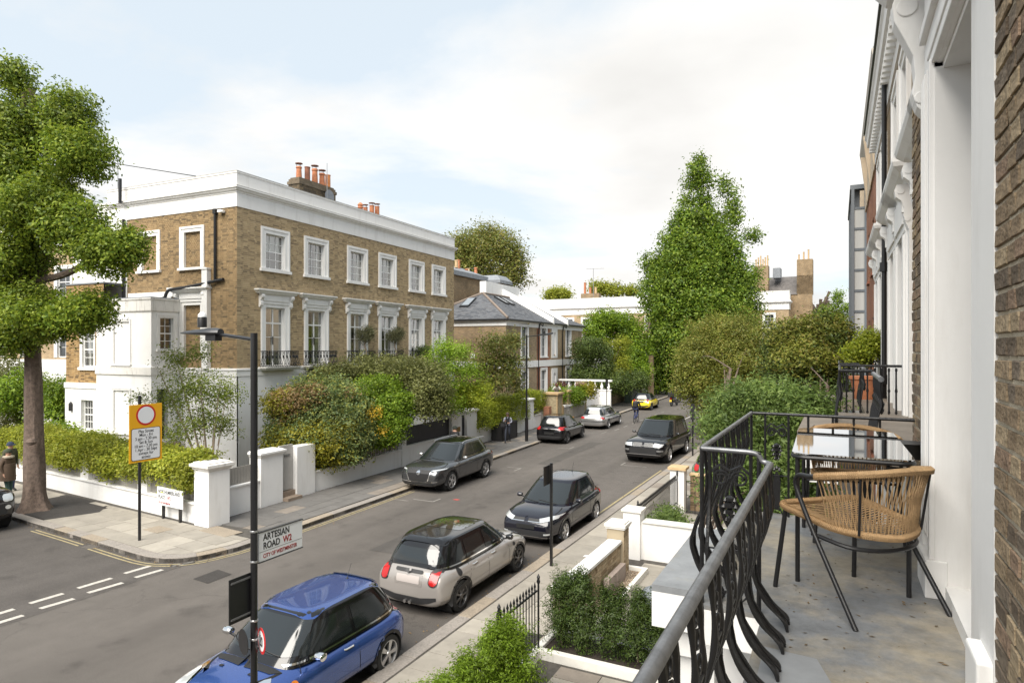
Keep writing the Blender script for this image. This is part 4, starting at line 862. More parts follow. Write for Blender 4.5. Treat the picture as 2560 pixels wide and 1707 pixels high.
steel = M('grey_steel', (.13,.145,.16), .5); bglass = M('blue_dark_glass', (.012,.02,.035), .08, spec=.9); pglass = M('pale_glass', (.45,.45,.43), .25)
F6.put(MB().box(0,8,.2,6,.1,12.5), 'core', cream)
for a in (0, 2.2, 4.6, 7.2): F6.put(MB().box(a,a+.35,-.15,.2,.1,12.6), 'steel_column', steel)
for z in [1.2+k*.95 for k in range(12)]:
    F6.put(MB().box(0.02,7.5,-.1,.15,z,z+.12), 'transom', steel)
for k in range(11):
    z = 1.34+k*.95
    for a, b in ((.37,2.18),(2.57,4.58),(4.97,7.18)): F6.put(MB().box(a,b,.0,.1,z,z+.79), 'pane', bglass if (k % 5 in (0,1,2,3) and a > 2) else pglass)
F6.put(MB().box(-.1,8.0,-.2,6,12.6,12.8), 'roof_edge', steel)
for z in [1.2+k*.95 for k in range(12)]: F6.put(MB().box(8.0,8.06,-.15,1.3,z,z+.1), 'transom', steel)
for a in (-.15,.38,1.2): F6.put(MB().box(8.0,8.1,a,a+.12,.1,12.6), 'steel_column', steel)
for k in range(11): F6.put(MB().box(8.0,8.03,-.03,.38,1.31+k*.95,2.13+k*.95), 'pane', pglass); F6.put(MB().box(8.0,8.03,.5,1.2,1.31+k*.95,2.13+k*.95), 'pane', bglass if k % 6 < 4 else pglass)
H7 = thing('stone_end_block', 'pale stone building end low behind the right-hand trees', 'building', (2.6, 62, 0), R(-90)); F7 = Fr(H7); F7.put(MB().box(0,14,0,8,.1,11.5), 'wall', cream); F7.put(MB().box(-.2,14.2,-.2,8,11.5,12.1), 'cornice', cream)
# ================================================================== OUR HOUSE FRONT AND BALCONY (right foreground)
XW = .50; FZ = 3.95
H8 = thing('near_house_front', 'near house front on the right: brown brick with deep white window surround', 'house', (XW, 5.6, 0), R(-90))
F8 = Fr(H8); YH = lambda y: 5.6-y
oc, ow, oh = YH(3.615), .83, 2.80
F8.put(wall_mb(0, 9.5, 0, 11, [(oc-ow/2, oc+ow/2, FZ, FZ+oh, .34)]), 'front_wall', M('pale_mortar', (.50,.43,.32), .95, var=.2, vs_=6, bump=.5, bs=80))
F8.put(MB().box(-.02, 0, .0, .52, 0, 11), 'return_wall', brB)
m = MB(); a = oc-ow/2; zt = FZ+oh      # far jamb: moulded pilaster, scroll console, hood
m.box(a-.32, a, -.05, .01, FZ, zt+.7); m.box(a-.27, a-.06, -.075, -.048, FZ+.3, zt+.02); m.box(a-.05, a+.0, -.07, .01, FZ+.2, zt+.05); m.box(a-.32, a-.285, -.07, .01, FZ+.2, zt+.05); m.box(a-.34, a+.02, -.09, .01, FZ, FZ+.2)
for k in range(3): m.box(a-.24+k*.07, a-.21+k*.07, -.084, -.074, FZ+.32, zt)
b_ = a-.42; pr = [(0,zt+.62),(-.19,zt+.62),(-.215,zt+.54),(-.205,zt+.44),(-.16,zt+.34),(-.11,zt+.22),(-.10,zt+.1),(-.115,zt+.0),(-.09,zt-.08),(-.04,zt-.14),(0,zt-.16)]
m.prism([(b_-.07, y, z) for y, z in pr], (.14, 0, 0)); m.tube([(b_-.08,-.14,zt+.51),(b_+.08,-.14,zt+.51)], .055, 16); m.tube([(b_-.078,-.07,zt-.03),(b_+.078,-.07,zt-.03)], .036, 14)
m.box(a-.3, oc+ow/2+.9, -.06, .01, zt+.028, zt+.62)
for k, (d, t) in enumerate(((.06,.033),(.12,.068),(.19,.052),(.27,.09))): m.box(a-d, oc+ow/2+.3, -t, .0, zt+.0235+d-.06, zt+.0235+d)
m.sweep([(0,zt+.62),(.1,zt+.64),(.15,zt+.7),(.22,zt+.75),(.28,zt+.85),(.29,zt+.92),(0,zt+1.0)], [(b_-.2,.1),(b_-.2,0),(oc+ow/2+1.2,0)])
F8.put(m, 'window_surround', white, bevel=.006)
m = MB(); m.box(a-.012, a+.012, -.045, .335, FZ, zt); m.box(oc+ow/2-.012, oc+ow/2+.012, -.008, .335, FZ, zt); m.box(a, oc+ow/2, -.008, .335, zt-.012, zt+.02); m.box(oc+ow/2, oc+ow/2+.43, -.012, .01, FZ, zt+.3)
m.box(a+.012, a+.05, .2, .25, FZ, zt)
F8.put(m, 'reveal_moulding', white)
ofr = window(F8, oc-ow/2, FZ+.06, ow, oh-.06, 2, 3, .25, casement=True, meet=False, fw=.07, name='french_window', curtain=None)
# bricks one by one where they show largest
bm_ = [M('near_brick_%d' % i, c, .92, spec=.2, var=.35, vs_=16, dirt=(.05,.04,.03,.6), ds=9, bump=.7, bs=45) for i, c in enumerate([(.21,.155,.10),(.26,.195,.125),(.13,.10,.072),(.23,.16,.11),(.31,.24,.155),(.17,.135,.10)])]
rnd = random.Random(8); BME = {}
def near_bricks(x0, x1, z0, z1):
    z = z0; row = 0
    while z < z1:
        x = x0-(.163 if row % 2 else 0); k = row
        while x < x1:
            ln = .215 if k % 2 == 0 else .1025; k += 1; a, b = max(x, x0), min(x+ln, x1)
            if b-a > .03:
                var = rnd.randrange(3); mi = rnd.randrange(6); key = (round(b-a, 3), var, mi)
                if key not in BME:
                    r2 = random.Random(hash(key) & 999); j = lambda q: q+r2.uniform(-.003, .003); l = b-a; h = .060
                    v = [(0,0,0),(l,0,0),(l,0,h),(0,0,h),(j(.002),j(-.006),j(.002)),(j(l-.002),j(-.006),j(.002)),(j(l-.002),j(-.006),j(h-.002)),(j(.002),j(-.006),j(h-.002))]
                    me = MB().add(v, [(4,5,6,7),(0,1,5,4),(1,2,6,5),(2,3,7,6),(3,0,4,7)]).mesh('brick'); me.materials.append(bm_[mi]); BME[key] = me
                o = put('brick', BME[key], H8, loc=(a, -.001-rnd.uniform(0,.004), z+rnd.uniform(-.001,.001)))
            x += ln+.0115
        z += .075; row += 1
near_bricks(YH(2.765), YH(2.3), FZ+.02, 7.4); near_bricks(YH(5.58), YH(4.62), FZ+.02, 7.3)
F8.put(wall_mb(0, 9.5, .1, 3.7, y=-.03), 'stucco_base', white)
F8.put(MB().box(YH(3.02), YH(2.79), -.06, .0, FZ, FZ+.2), 'plinth_block', white, bevel=.01)
F8.put(MB().box(.1, YH(4.03)-.36, -.05, .0, FZ, FZ+.12), 'skirting', white)
# ---- balcony
floor_m = bpy.data.materials.new('balcony_floor'); floor_m.use_nodes = True
def _fl():
    t = floor_m.node_tree; b = t.nodes['Principled BSDF']; N = t.nodes.new; L = t.links.new; tc = N('ShaderNodeTexCoord')
    def nz(s, d, r=.65):
        n = N('ShaderNodeTexNoise'); n.inputs['Scale'].default_value = s; n.inputs['Detail'].default_value = d; n.inputs['Roughness'].default_value = r; L(tc.outputs['Object'], n.inputs[0]); return n.outputs[0]
    r = N('ShaderNodeValToRGB'); r.color_ramp.elements[0].position = .40; r.color_ramp.elements[1].position = .60; r.color_ramp.elements[0].color = (.175,.183,.192,1); r.color_ramp.elements[1].color = (.30,.265,.205,1); L(nz(2.1, 9), r.inputs[0])
    r2 = N('ShaderNodeMapRange'); r2.inputs[1].default_value = .35; r2.inputs[2].default_value = .75; r2.inputs[3].default_value = 1.15; r2.inputs[4].default_value = .62; L(nz(9, 9, .75), r2.inputs[0])
    v = N('ShaderNodeVectorMath'); v.operation = 'SCALE'; L(r.outputs[0], v.inputs[0]); L(r2.outputs[0], v.inputs['Scale']); L(v.outputs[0], b.inputs['Base Color'])
    rr = N('ShaderNodeMapRange'); rr.inputs[3].default_value = .35; rr.inputs[4].default_value = .75; L(nz(3, 5), rr.inputs[0]); L(rr.outputs[0], b.inputs['Roughness'])
    bp = N('ShaderNodeBump'); bp.inputs['Strength'].default_value = .12; bp.inputs['Distance'].default_value = .02; L(nz(40, 5), bp.inputs['Height']); L(bp.outputs[0], b.inputs['Normal'])
_fl()
B8 = thing('balcony', 'weathered grey balcony floor with black scrolled iron railing in the foreground', 'balcony', (0, 0, 0))
xo, xi = -.66, -.335; yb = 3.38; ye = 5.52
poly = [(xi,-2,FZ-.02),(XW+.3,-2,FZ-.02),(XW+.3,ye,FZ-.02),(xo,ye,FZ-.02),(xo,yb,FZ-.02),(xi,yb,FZ-.02)]
MB().prism(poly, (0,0,.02)).build('floor', floor_m, B8)
MB().prism([(x-.0, y, FZ-.2) for x, y, z in poly], (0,0,.178)).build('slab_edge', white, B8)
MB().prism([(-.29,2.55,FZ+.0),(-.05,2.62,FZ),(-.02,2.8,FZ),(-.08,3.0,FZ),(-.29,3.02,FZ)], (0,0,.006)).build('cement_patch', M('smooth_cement', (.24,.25,.26), .45, var=.12, vs_=6), B8)
RT, BT = 4.70, 4.75
MB().tube([(-.295,-1,RT),(-.295,yb-.02,RT)], .0168, 14).build('handrail', rail_grey, B8, True)
MB().tube(curve_pts([(-.298,yb-.03,RT),(-.305,yb+.0,RT+.002),(-.335,yb+.01,RT+.01),(-.35,yb+.01,RT+.035),(-.365,yb+.01,BT-.005),(-.40,yb+.01,BT)], 4)+[Vector((-.63,yb+.03,BT))], .013, 10).build('swan_neck_rail', MATS['worn_grey_handrail'], B8, True)
MB().tube([(-.63,yb+.03,BT),(-.62,5.45,BT)], .014, 10).build('top_rail', rail_grey, B8, True)
MB().tube([(-.62,5.45,BT),(XW,5.42,BT)], .012, 10).build('end_rail', dark_iron, B8, True)
# baluster castings. local: x along the rail, -y outwards, z up
OP = [(0,.745),(.008,.66),(.012,.56),(-.012,.45),(-.05,.36),(-.07,.28),(-.055,.2),(.0,.11),(.07,.045),(.085,0)]
def prof_at(z, P_=OP):
    for (y0, z0), (y1, z1) in zip(P_, P_[1:]):
        if z1 <= z <= z0: t = (z0-z)/(z0-z1); return y0+(y1-y0)*t
    return 0
SM = curve_pts([(0, y, z) for y, z in OP], 5)
def bowed(h=.745, straight=False):
    m = MB(); sp = [(v.y, v.z*h/.745) for v in SM] if not straight else [(0, h*(1-k/20)) for k in range(21)]
    sy = lambda z: 0 if straight else min(((abs(b-z), a) for a, b in sp))[1]
    for sx in (-1, 1):
        m.tube([(sx*(.044-.006*math.sin(z*6)), y, z) for y, z in sp], [.0085+.002*math.sin(i*.8) for i in range(len(sp))], 7)
    for zz in (.60, .655, .705):           # pierced guilloche at the top
        z = zz*h/.745; m.tube([(math.cos(a)*.017, sy(z), z+math.sin(a)*.021) for a in [k*math.pi/6 for k in range(12)]], .005, 5, closed=True)
    for k in range(9): z = .30+.03*k; m.lathe([(.001,-.01),(.009,-.004),(.009,.004),(.001,.01)], (0, sy(z*h/.745), z*h/.745), 6)
    n = len(sp); half = [(y, z) for y, z in sp if z < .30]      # leaf-shaped web low down
    m.add([(s*.03, y, z) for y, z in half for s in (-1, 1)], [(2*i, 2*i+1, 2*i+3, 2*i+2) for i in range(len(half)-1)])
    m.add([(s*.016, y, z) for y, z in [(sy(.55), .55), (sy(.42), .42), (sy(.33), .33)] for s in (-1, 1)], [(0,1,3,2),(2,3,5,4)])
    m.tube([(0, sy(.28)+.012, .28), (0, sy(.2)+.012, .2), (0, sy(.1)+.012, .1), (0, sy(.03)+.012, .03)], .004, 5)
    for z in (.56, .30): m.tube([(-.045, sy(z*h/.745), z*h/.745), (.045, sy(z*h/.745), z*h/.745)], .007, 6)
    return m
def scroll(m, cx, cz, y, r, sgn, turns=1.6, t=.006):
    pts = []
    for k in range(26):
        a = k/25*turns*2*math.pi; q = r*(1-.62*k/25); pts.append((cx+sgn*(-math.cos(a))*q, y, cz+math.sin(a)*q))
    m.tube(pts, t, 6)
def owl_panel(h=.745, straight=True, w=.085):
    """pair of posts with twin scrolls, drop palmette and shield shaft"""
    m = MB(); sp = [(v.y, v.z*h/.745) for v in SM] if not straight else [(0, h*(1-k/20)) for k in range(21)]
    sy = lambda z: 0 if straight else min(((abs(b-z), a) for a, b in sp))[1]
    for sx in (-1, 1): m.tube([(sx*w, y, z) for y, z in sp], .009, 7)
    y = sy(h*.84)
    for s in (-1, 1): scroll(m, s*w*.45, h*.83, y, w*.42, s)
    m.tube([(-w, y, h*.86), (-w*.5, y, h*.915), (0, y, h*.88), (w*.5, y, h*.915), (w, y, h*.86)], .007, 6)
    for k, (r_, zz) in enumerate(((.022,.70),(.028,.66),(.022,.62),(.014,.58))):
        m.lathe([(.001,-.02),(r_,-.008),(r_,.008),(.001,.02)], (0, sy(h*zz), h*zz), 7)
        for s in (-1, 1): m.lathe([(.001,-.015),(r_*.6,0),(.001,.015)], (s*r_, sy(h*zz), h*zz-.008), 6)
    zz = [.44,.40,.34,.22,.10,.06]; ww = [.004,.022,.028,.026,.026,.012]
    m.add([(s*q, sy(h*z), h*z) for z, q in zip(zz, ww) for s in (-1, 1)], [(2*i, 2*i+1, 2*i+3, 2*i+2) for i in range(len(zz)-1)])
    for s in (-1, 0, 1): m.lathe([(.001,-.02),(.013,0),(.001,.022)], (s*.018, sy(h*.46), h*(.46+.015*(s == 0))), 6)
    m.tube([(-w*.75, sy(h*.2), h*.2), (-w*.8, sy(h*.06), h*.06), (-w*.5, sy(.01), .012), (-w*.3, sy(h*.06), h*.07), (0, sy(h*.08), h*.09), (w*.3, sy(h*.06), h*.07), (w*.5, sy(.01), .012), (w*.8, sy(h*.06), h*.06), (w*.75, sy(h*.2), h*.2)], .007, 6)
    m.tube([(-w, sy(h*.4), h*.4), (w, sy(h*.4), h*.4)], .005, 5)
    return m
bme = bowed().mesh('baluster', True); bme.materials.append(dark_iron); ome = owl_panel(.745, False).mesh('scroll_panel', True); ome.materials.append(dark_iron)
ost = owl_panel(.79, True).mesh('scroll_panel', True); ost.materials.append(dark_iron); pst = MB().tube([(0,0,0),(0,0,.8)], .011, 8).mesh('rail_post'); pst.materials.append(dark_iron)
y = yb-.10; k = 0
while y > .2:
    put('baluster', bme, B8, loc=(-.295, y, FZ), rot=(0,0,R(-90))); y -= .255
bmb = bowed(.79).mesh('baluster', True); bmb.materials.append(dark_iron)
y = yb+.12
while y < 5.38:
    put('baluster', bmb, B8, loc=(-.625, y, FZ), rot=(0,0,R(-90))); y += .235
put('scroll_panel', owl_panel(.79, False, .1).mesh('scroll_panel', True), B8, loc=(-.49, yb+.02, FZ)).data.materials.append(dark_iron)
for x, yy in ((-.63,yb+.03),(-.35,yb+.01),(-.62,5.45)): put('rail_post', pst, B8, loc=(x, yy, FZ))
for x in (-.43, -.12, .19): put('scroll_panel', ost, B8, loc=(x, 5.44, FZ))
# portico top beyond the rail
ledge_m = M('lead_grey_ledge', (.24,.25,.26), .55, var=.2, vs_=5, dirt=(.28,.24,.15,.7), ds=2.5, bump=.15, bs=20)
PT = thing('portico', 'white stucco porch with grey weathered flat top below the railing', 'porch', (0,0,0))
MB().box(-1.0,xo+.0,3.82,5.2,3.81,3.85).build('flat_top', ledge_m, PT)
cs_ = MB(); cs_.box(-1.0,xo,3.82,5.2,3.60,3.809); cs_.box(-.92,xo,3.9,5.12,3.42,3.601); cs_.box(-.86,xo,3.96,5.06,3.2,3.421); cs_.build('cornice', white, PT)
cl = MB(); cl.box(-.82,-.5,3.98,4.25,.1,3.2); cl.box(-.82,-.5,4.77,5.04,.1,3.2); cl.build('pillar', white, PT)
MB().box(-.6,.5,3.9,5.12,2.9,3.6).build('porch_wall', white, PT)
rz_ = MB(); rz_.lathe([(.46,.0),(.47,.5),(.45,.72),(.36,.86),(.18,.94),(.01,.96)], (0,0,0), 20)
tag(rz_.build('covered_drum', lead, None, True, loc=(-2.75,11.3,.1)), 'low rounded grey covered drum behind the dark yew row', 'cover')
F8.put(MB().box(oc-ow/2, oc+ow/2, .0, .34, FZ-.1, FZ+.075), 'threshold', white)
# ---- table
T = thing('bistro_table', 'rectangular black balcony table with mirror-like glass top', 'table', (.055, 4.58, FZ), R(1))
tw, tl = .60, 1.28
def rrect(w, l, r, n=6):
    out = []
    for cx, cy, a0 in ((w/2-r, l/2-r, 0), (-w/2+r, l/2-r, 90), (-w/2+r, -l/2+r, 180), (w/2-r, -l/2+r, 270)):
        for k in range(n+1): a = R(a0+90*k/n); out.append((cx+r*math.cos(a), cy+r*math.sin(a)))
    return out
mirror = M('black_mirror_glass', (.62,.63,.65), .03, metal=1.)
MB().prism([(x, y, .722) for x, y in rrect(tw, tl, .07)], (0,0,.008)).build('glass_top', mirror, T)
MB().tube([(x, y, .708) for x, y in rrect(tw-.01, tl-.01, .065)], .0125, 8, closed=True).build('rim', black_metal, T, True)
for sx in (-1, 1):
    for sy_ in (-1, 1): MB().tube([(sx*(tw/2-.03), sy_*(tl/2-.035), 0), (sx*(tw/2-.03), sy_*(tl/2-.035), .705)], .0125, 10).build('leg', black_metal, T, True)
# ---- rope chairs
rope = M('tan_rope', (.42,.27,.135), .7, var=.18, vs_=25, bump=.5, bs=220)
def chair(label, loc, rz):
    c = thing('rope_chair', label, 'chair', loc, rz, 'woven rope chairs on the balcony')
    def rail(t):                        # t -1..1 round the back
        a = t*R(100); return Vector((.30*math.sin(a)*(1+.02*abs(t)), -.03-.30*math.cos(a)*(1.0), .735-.075*abs(t)**1.6))
    def ring(t):
        a = t*R(96); return Vector((.245*math.sin(a), -.045-.225*math.cos(a), .40+.03*abs(t)))
    # seat outline: ring at the back continuing to rounded front
    front = [ring(1), Vector((.255,.10,.445)), Vector((.262,.20,.455)), Vector((.24,.262,.462)), Vector((.17,.285,.462)), Vector((0,.295,.458)), Vector((-.17,.285,.462)), Vector((-.24,.262,.462)), Vector((-.262,.20,.455)), Vector((-.255,.10,.445)), ring(-1)]
    fr_ = curve_pts(front, 5); back = [ring(-1+2*k/30) for k in range(1, 30)]; loop = fr_+back
    MB().tube(loop, .0165, 8, closed=True).build('seat_rim', rope, c, True)
    rp2 = [rail(-.86+1.72*k/40) for k in range(41)]
    MB().tube(rp2, .0175, 8).build('back_rail', rope, c, True)
    w_ = MB()                           # rope windings on rim and rail
    for pts, r_ in ((loop, .0185), (rp2, .0195)):
        L_ = 0; P2 = [Vector(p) for p in pts]; nxt = 0
        for a, b in zip(P2, P2[1:]):
            l = (b-a).length; d = (b-a)/max(l, 1e-6)
            while nxt <= L_+l:
                p = a+d*(nxt-L_); u = d.orthogonal().normalized(); v = d.cross(u)
                w_.tube([p+(u*math.cos(q)+v*math.sin(q))*r_+d*(q/6.28*.007) for q in [k*math.pi/3 for k in range(6)]], .0028, 3, closed=True); nxt += .0085
            L_ += l
    stuff(w_.build('rope_windings', rope, c, True))
    s_ = MB(); n = 74
    for k in range(n+1):
        t = -.84+1.68*k/n; a, b = rail(t), ring(t*.98+.06*(1 if k % 2 else -1)); mid = (a+b)/2+Vector((0,0,.004)); mid.x *= .97; mid.y = (mid.y+.03)*.97-.03
        s_.tube([a, mid, b], .0028, 5)
    stuff(s_.build('back_ropes', rope, c, True))
    s_ = MB(); n = 46
    for k in range(n+1):
        y_ = -.245+.525*k/n
        xr = 0
        for a, b in zip(loop, loop[1:]+loop[:1]):
            if (a.y-y_)*(b.y-y_) <= 0 and a.x > 0 and abs(a.y-b.y) > 1e-6: t = (y_-a.y)/(b.y-a.y); xr = max(xr, a.x+(b.x-a.x)*t); zr = a.z+(b.z-a.z)*t
        if xr < .03: continue
        yy2 = y_+(.012 if k % 2 else -.012)
        s_.tube([(-xr, y_, zr), (-xr*.4, (y_+yy2)/2, zr-.022), (xr*.4, (y_+yy2)/2, zr-.022), (xr, yy2, zr)], .0028, 5)
    stuff(s_.build('seat_ropes', rope, c, True))
    for sx in (-1, 1):
        e = rail(sx*.86); d = rail(sx*1.0)
        MB().tube([e]+curve_pts([rail(sx*.93), Vector((sx*.297,.07,.66)), Vector((sx*.296,.10,.625)), Vector((sx*.292,.085,.565)), Vector((sx*.285,-.02,.38)), Vector((sx*.288,-.29,0))], 5), .0125, 10).build('leg', black_metal, c, True)
        MB().tube([(sx*.235,.245,.455),(sx*.27,.29,0)], .0125, 10).build('leg', black_metal, c, True)
        MB().tube([rail(sx*.45)+Vector((0,0,-.02)), ring(sx*.5)+Vector((sx*.01,-.015,0))], .006, 6).build('back_stay', black_metal, c, True)
    MB().tube(curve_pts([(-.28,.0,.375),(-.2,-.18,.345),(0,-.24,.335),(.2,-.18,.345),(.28,.0,.375)], 6), .011, 8).build('under_rail', black_metal, c, True)
    return c
chair('tan rope chair with black legs in front of the table, nearest the viewer', (.085, 3.80, FZ), math.atan2(.73, -.69)-R(90))
chair('tan rope chair tucked at the far end of the balcony table', (.09, 5.12, FZ), R(187))
tag(MB().lathe([(.085,0),(.10,.09),(.11,.10),(.09,.10)], (0,0,0), 14).build('small_bowl', black_metal, None, True, loc=(.40,4.78,FZ+.62)), 'small black bowl on a ledge beside the table', 'bowl')
tw_ = MB().tube(curve_pts([(.12,2.72,FZ+.008),(.2,2.75,FZ+.01),(.33,2.7,FZ+.008),(.42,2.72,FZ+.012)], 4), .003, 4); tag(tw_.build('twig', bark), 'thin dry twig lying on the balcony floor', 'twig')

rnd = random.Random(6); V = []; Fs = []
for k in range(170):
    x, y = rnd.uniform(-.27,.42), rnd.uniform(1.6,5.3); r_ = rnd.uniform(.003,.011); a = rnd.uniform(0,6.3); o = len(V)
    for q, l in ((0,1.6),(1.7,.6),(3.1,1.4),(4.6,.7)): V.append((x+math.cos(a+q)*r_*l, y+math.sin(a+q)*r_*l, FZ+.002+rnd.random()*.004))
    Fs.append((o,o+1,o+2,o+3))
stuff(np_mesh('floor_debris', np.array(V), np.array(Fs), M('debris', (.1,.07,.04), .9, isl=[(.05,.035,.02),(.18,.12,.06),(.10,.08,.05)])))
# ================================================================== FRONT GARDENS, RIGHT SIDE
kerbw = M('white_edging', (.70,.68,.63), .8, var=.08, vs_=3, dirt=(.3,.27,.22,.5), ds=2)
soil = M('dark_soil', (.03,.022,.016), .95, var=.4, vs_=20)
gb = thing('hedge_planter', 'low white-edged planting bed holding the dark yew row', 'planter', (0,0,0))
MB().box(-4.55,-1.2,9.68,9.80,.1,.26).box(-4.55,-4.43,9.8,10.6,.1,.26).box(-4.43,-1.2,10.48,10.6,.1,.26).build('edging', kerbw, gb, bevel=.01); MB().box(-4.43,-1.2,9.8,10.48,.1,.2).build('soil', soil, gb)
rk = M('london_stock_garden', (.36,.27,.16), .92, isl=[(.22,.16,.09),(.38,.29,.18),(.45,.36,.24),(.30,.22,.13)], var=.25, vs_=8)
def garden_wall(name, label, x, y0, y1, z1, thick=.24, cop=white, axis='y', mat=rk, seed=4, mort=None):
    t = thing(name, label, 'wall', (x, y0, 0), R(90) if axis == 'y' else 0); f = Fr(t); ln = y1-y0
    f.put(MB().box(0, ln, -thick/2, thick/2, .0, z1-.05), 'wall_core', mort or M('garden_mortar', (.36,.30,.21), .95))
    for sgn in (0, 1):
        f2 = Fr(None, (0,-thick/2,0) if sgn == 0 else (ln,thick/2,0), 0 if sgn == 0 else R(180)); b = bricks_mb(0, ln, .1, z1-.05, seed=seed+sgn, proud=.008); m = MB(); m.add([tuple(f2.pt(*v)) for v in b.v], b.f); stuff(f.put(m, 'brickwork', mat))
    f.put(MB().box(-.03, ln+.03, -thick/2-.04, thick/2+.04, z1-.05, z1+.02), 'coping', cop, bevel=.01); return t, f
garden_wall('brick_garden_wall', 'low stock-brick garden wall with white coping facing the pavement', -4.5, 10.75, 13.95, .92)
t, f = garden_wall('brick_pier', 'square brick pier with white cap at the end of the low garden wall', -4.5, 14.0, 14.38, 1.22, .38)
f.put(MB().box(-.06,.44,-.25,.25,1.22,1.28).box(-.02,.40,-.21,.21,1.28,1.31), 'cap', kerbw)
for k, (y, l) in enumerate(((12.65,.55),(13.22,.6))):
    tag(MB().box(-4.32,-4.2,y,y+l,.1,.5).build('stone_block', M('pinkish_stone', (.33,.27,.235), .9, var=.15, vs_=4), bevel=.01), ('nearer' if k == 0 else 'further')+' pinkish stone block leaning inside the low brick wall', 'stone block', 'stone blocks by the wall')
gk = thing('gravel_bed', 'narrow gravel bed with white edging behind the low brick wall', 'planter', (0,0,0)); MB().box(-3.98,-3.88,11.2,14.5,.1,.24).box(-4.35,-3.98,14.4,14.5,.1,.24).build('edging', kerbw, gk, bevel=.01)
rnd = random.Random(3); V = []; Fg = []
for k in range(2600):
    x, y = rnd.uniform(-4.37,-3.99), rnd.uniform(11.2,14.38); r = rnd.uniform(.010,.02); z = .15+rnd.uniform(0,.02); o = len(V)
    for dx, dy, dz in ((1,0,0),(-.9,.2,0),(0,1,0),(.1,-1,0),(0,0,.8),(0,0,-.8)): V.append((x+dx*r*rnd.uniform(.7,1.2), y+dy*r*rnd.uniform(.7,1.2), z+dz*r))
    for a, b, c in ((0,2,4),(2,1,4),(1,3,4),(3,0,4),(2,0,5),(1,2,5),(3,1,5),(0,3,5)): Fg.append((o+a, o+b, o+c))
gr = np_mesh('gravel', np.array(V), np.array(Fg), M('gravel', (.3,.23,.16), .9, isl=[(.12,.085,.06),(.36,.27,.18),(.45,.38,.3),(.26,.18,.12)]), gk); stuff(gr)
ww = thing('white_garden_wall', 'L-shaped white rendered garden wall with raised corner pier', 'wall', (0,0,0))
MB().box(-4.72,-4.30,15.3,15.72,.1,1.25).box(-4.30,-2.0,15.42,15.66,.1,1.0).build('wall', white, ww); MB().box(-4.76,-4.26,15.26,15.76,1.25,1.31).box(-4.26,-2.0,15.38,15.70,1.0,1.05).build('coping', kerbw, ww, bevel=.008)
# iron railings
def railing(name, label, x, y0, y1, zb, zt, step=.11, spear=True, axis='y'):
    t = thing(name, label, 'railing', (x, y0, 0), R(90) if axis == 'y' else 0, 'front garden railings'); ln = abs(y1-y0)
    m = MB(); m.box(0,ln,-.01,.01,zb+.06,zb+.09); m.box(0,ln,-.01,.01,zt-.16,zt-.13); m.build('rail_bar', dark_iron, t)
    b = MB(); b.tube([(0,0,zb),(0,0,zt-.1)], .0095, 6)
    b.lathe([(.010,zt-.12),(.018,zt-.10),(.010,zt-.085),(.022,zt-.05),(.014,zt-.02),(.001,zt+.03)], (0,0,0), 6); me = b.mesh('spear_bar', True); me.materials.append(dark_iron)
    for k in range(int(ln/step)+1): put('spear_bar', me, t, loc=(k*step, 0, 0))
    pm = MB(); pm.tube([(0,0,zb-.1),(0,0,zt)], .018, 8); pm.lathe([(.02,zt-.02),(.034,zt+.02),(.02,zt+.06),(.03,zt+.09),(.001,zt+.15)], (0,0,0), 8); me2 = pm.mesh('rail_post', True); me2.materials.append(dark_iron)
    for xx in (0, ln): put('rail_post', me2, t, loc=(xx, -.03, 0))
    return t
railing('iron_railing', 'short black spear-topped railing between the bright bushes and the dark yew row', -4.5, 8.35, 9.75, .25, 1.35)
tag(MB().box(-4.60,-4.42,5.0,9.68,.1,.25).build('white_plinth', kerbw, bevel=.01), 'low white plinth under the near railing and bushes', 'plinth')
railing('iron_railing', 'long black spear-topped railing running on from the white wall pier', -4.52, 15.8, 20.2, .35, 1.3, .12)
tag(MB().box(-4.62,-4.42,15.74,20.2,.1,.36).build('stone_plinth', kerbw), 'white plinth under the long railing', 'plinth')
pr = thing('gate_pier', 'white gate pier with tan stone cap beyond the long railing', 'pier', (-4.5,20.45,0)); MB().box(-.22,.22,-.22,.22,.1,1.45).build('pier', white, pr); MB().box(-.28,.28,-.28,.28,1.45,1.53).build('cap', buffpot, pr)
garden_wall('brick_garden_wall', 'brown brick wall with tan coping behind the iron gate', -4.2, -.0, 3.0, 1.25, .24, buffpot, 'x', M('london_stock_garden_d', (.2,.14,.08), .92, isl=[(.12,.085,.05),(.22,.15,.085),(.28,.2,.11),(.16,.11,.065)], var=.25, vs_=8))[0].location = (-4.2, 20.9, 0)
gt = thing('iron_gate', 'open black iron gate in front of the brown brick wall', 'gate', (-4.2,20.2,0), R(-20)); g = MB()
for x in (0,.3,.6,.85): g.tube([(x,0,.15),(x,0,1.15)], .012, 6)
for z in (.2,.7,1.1): g.tube([(0,0,z),(.85,0,z)], .012, 6)
g.build('gate_bars', dark_iron, gt); MB().box(.55,.65,-.03,.03,.6,.75).build('lock_box', black_metal, gt)

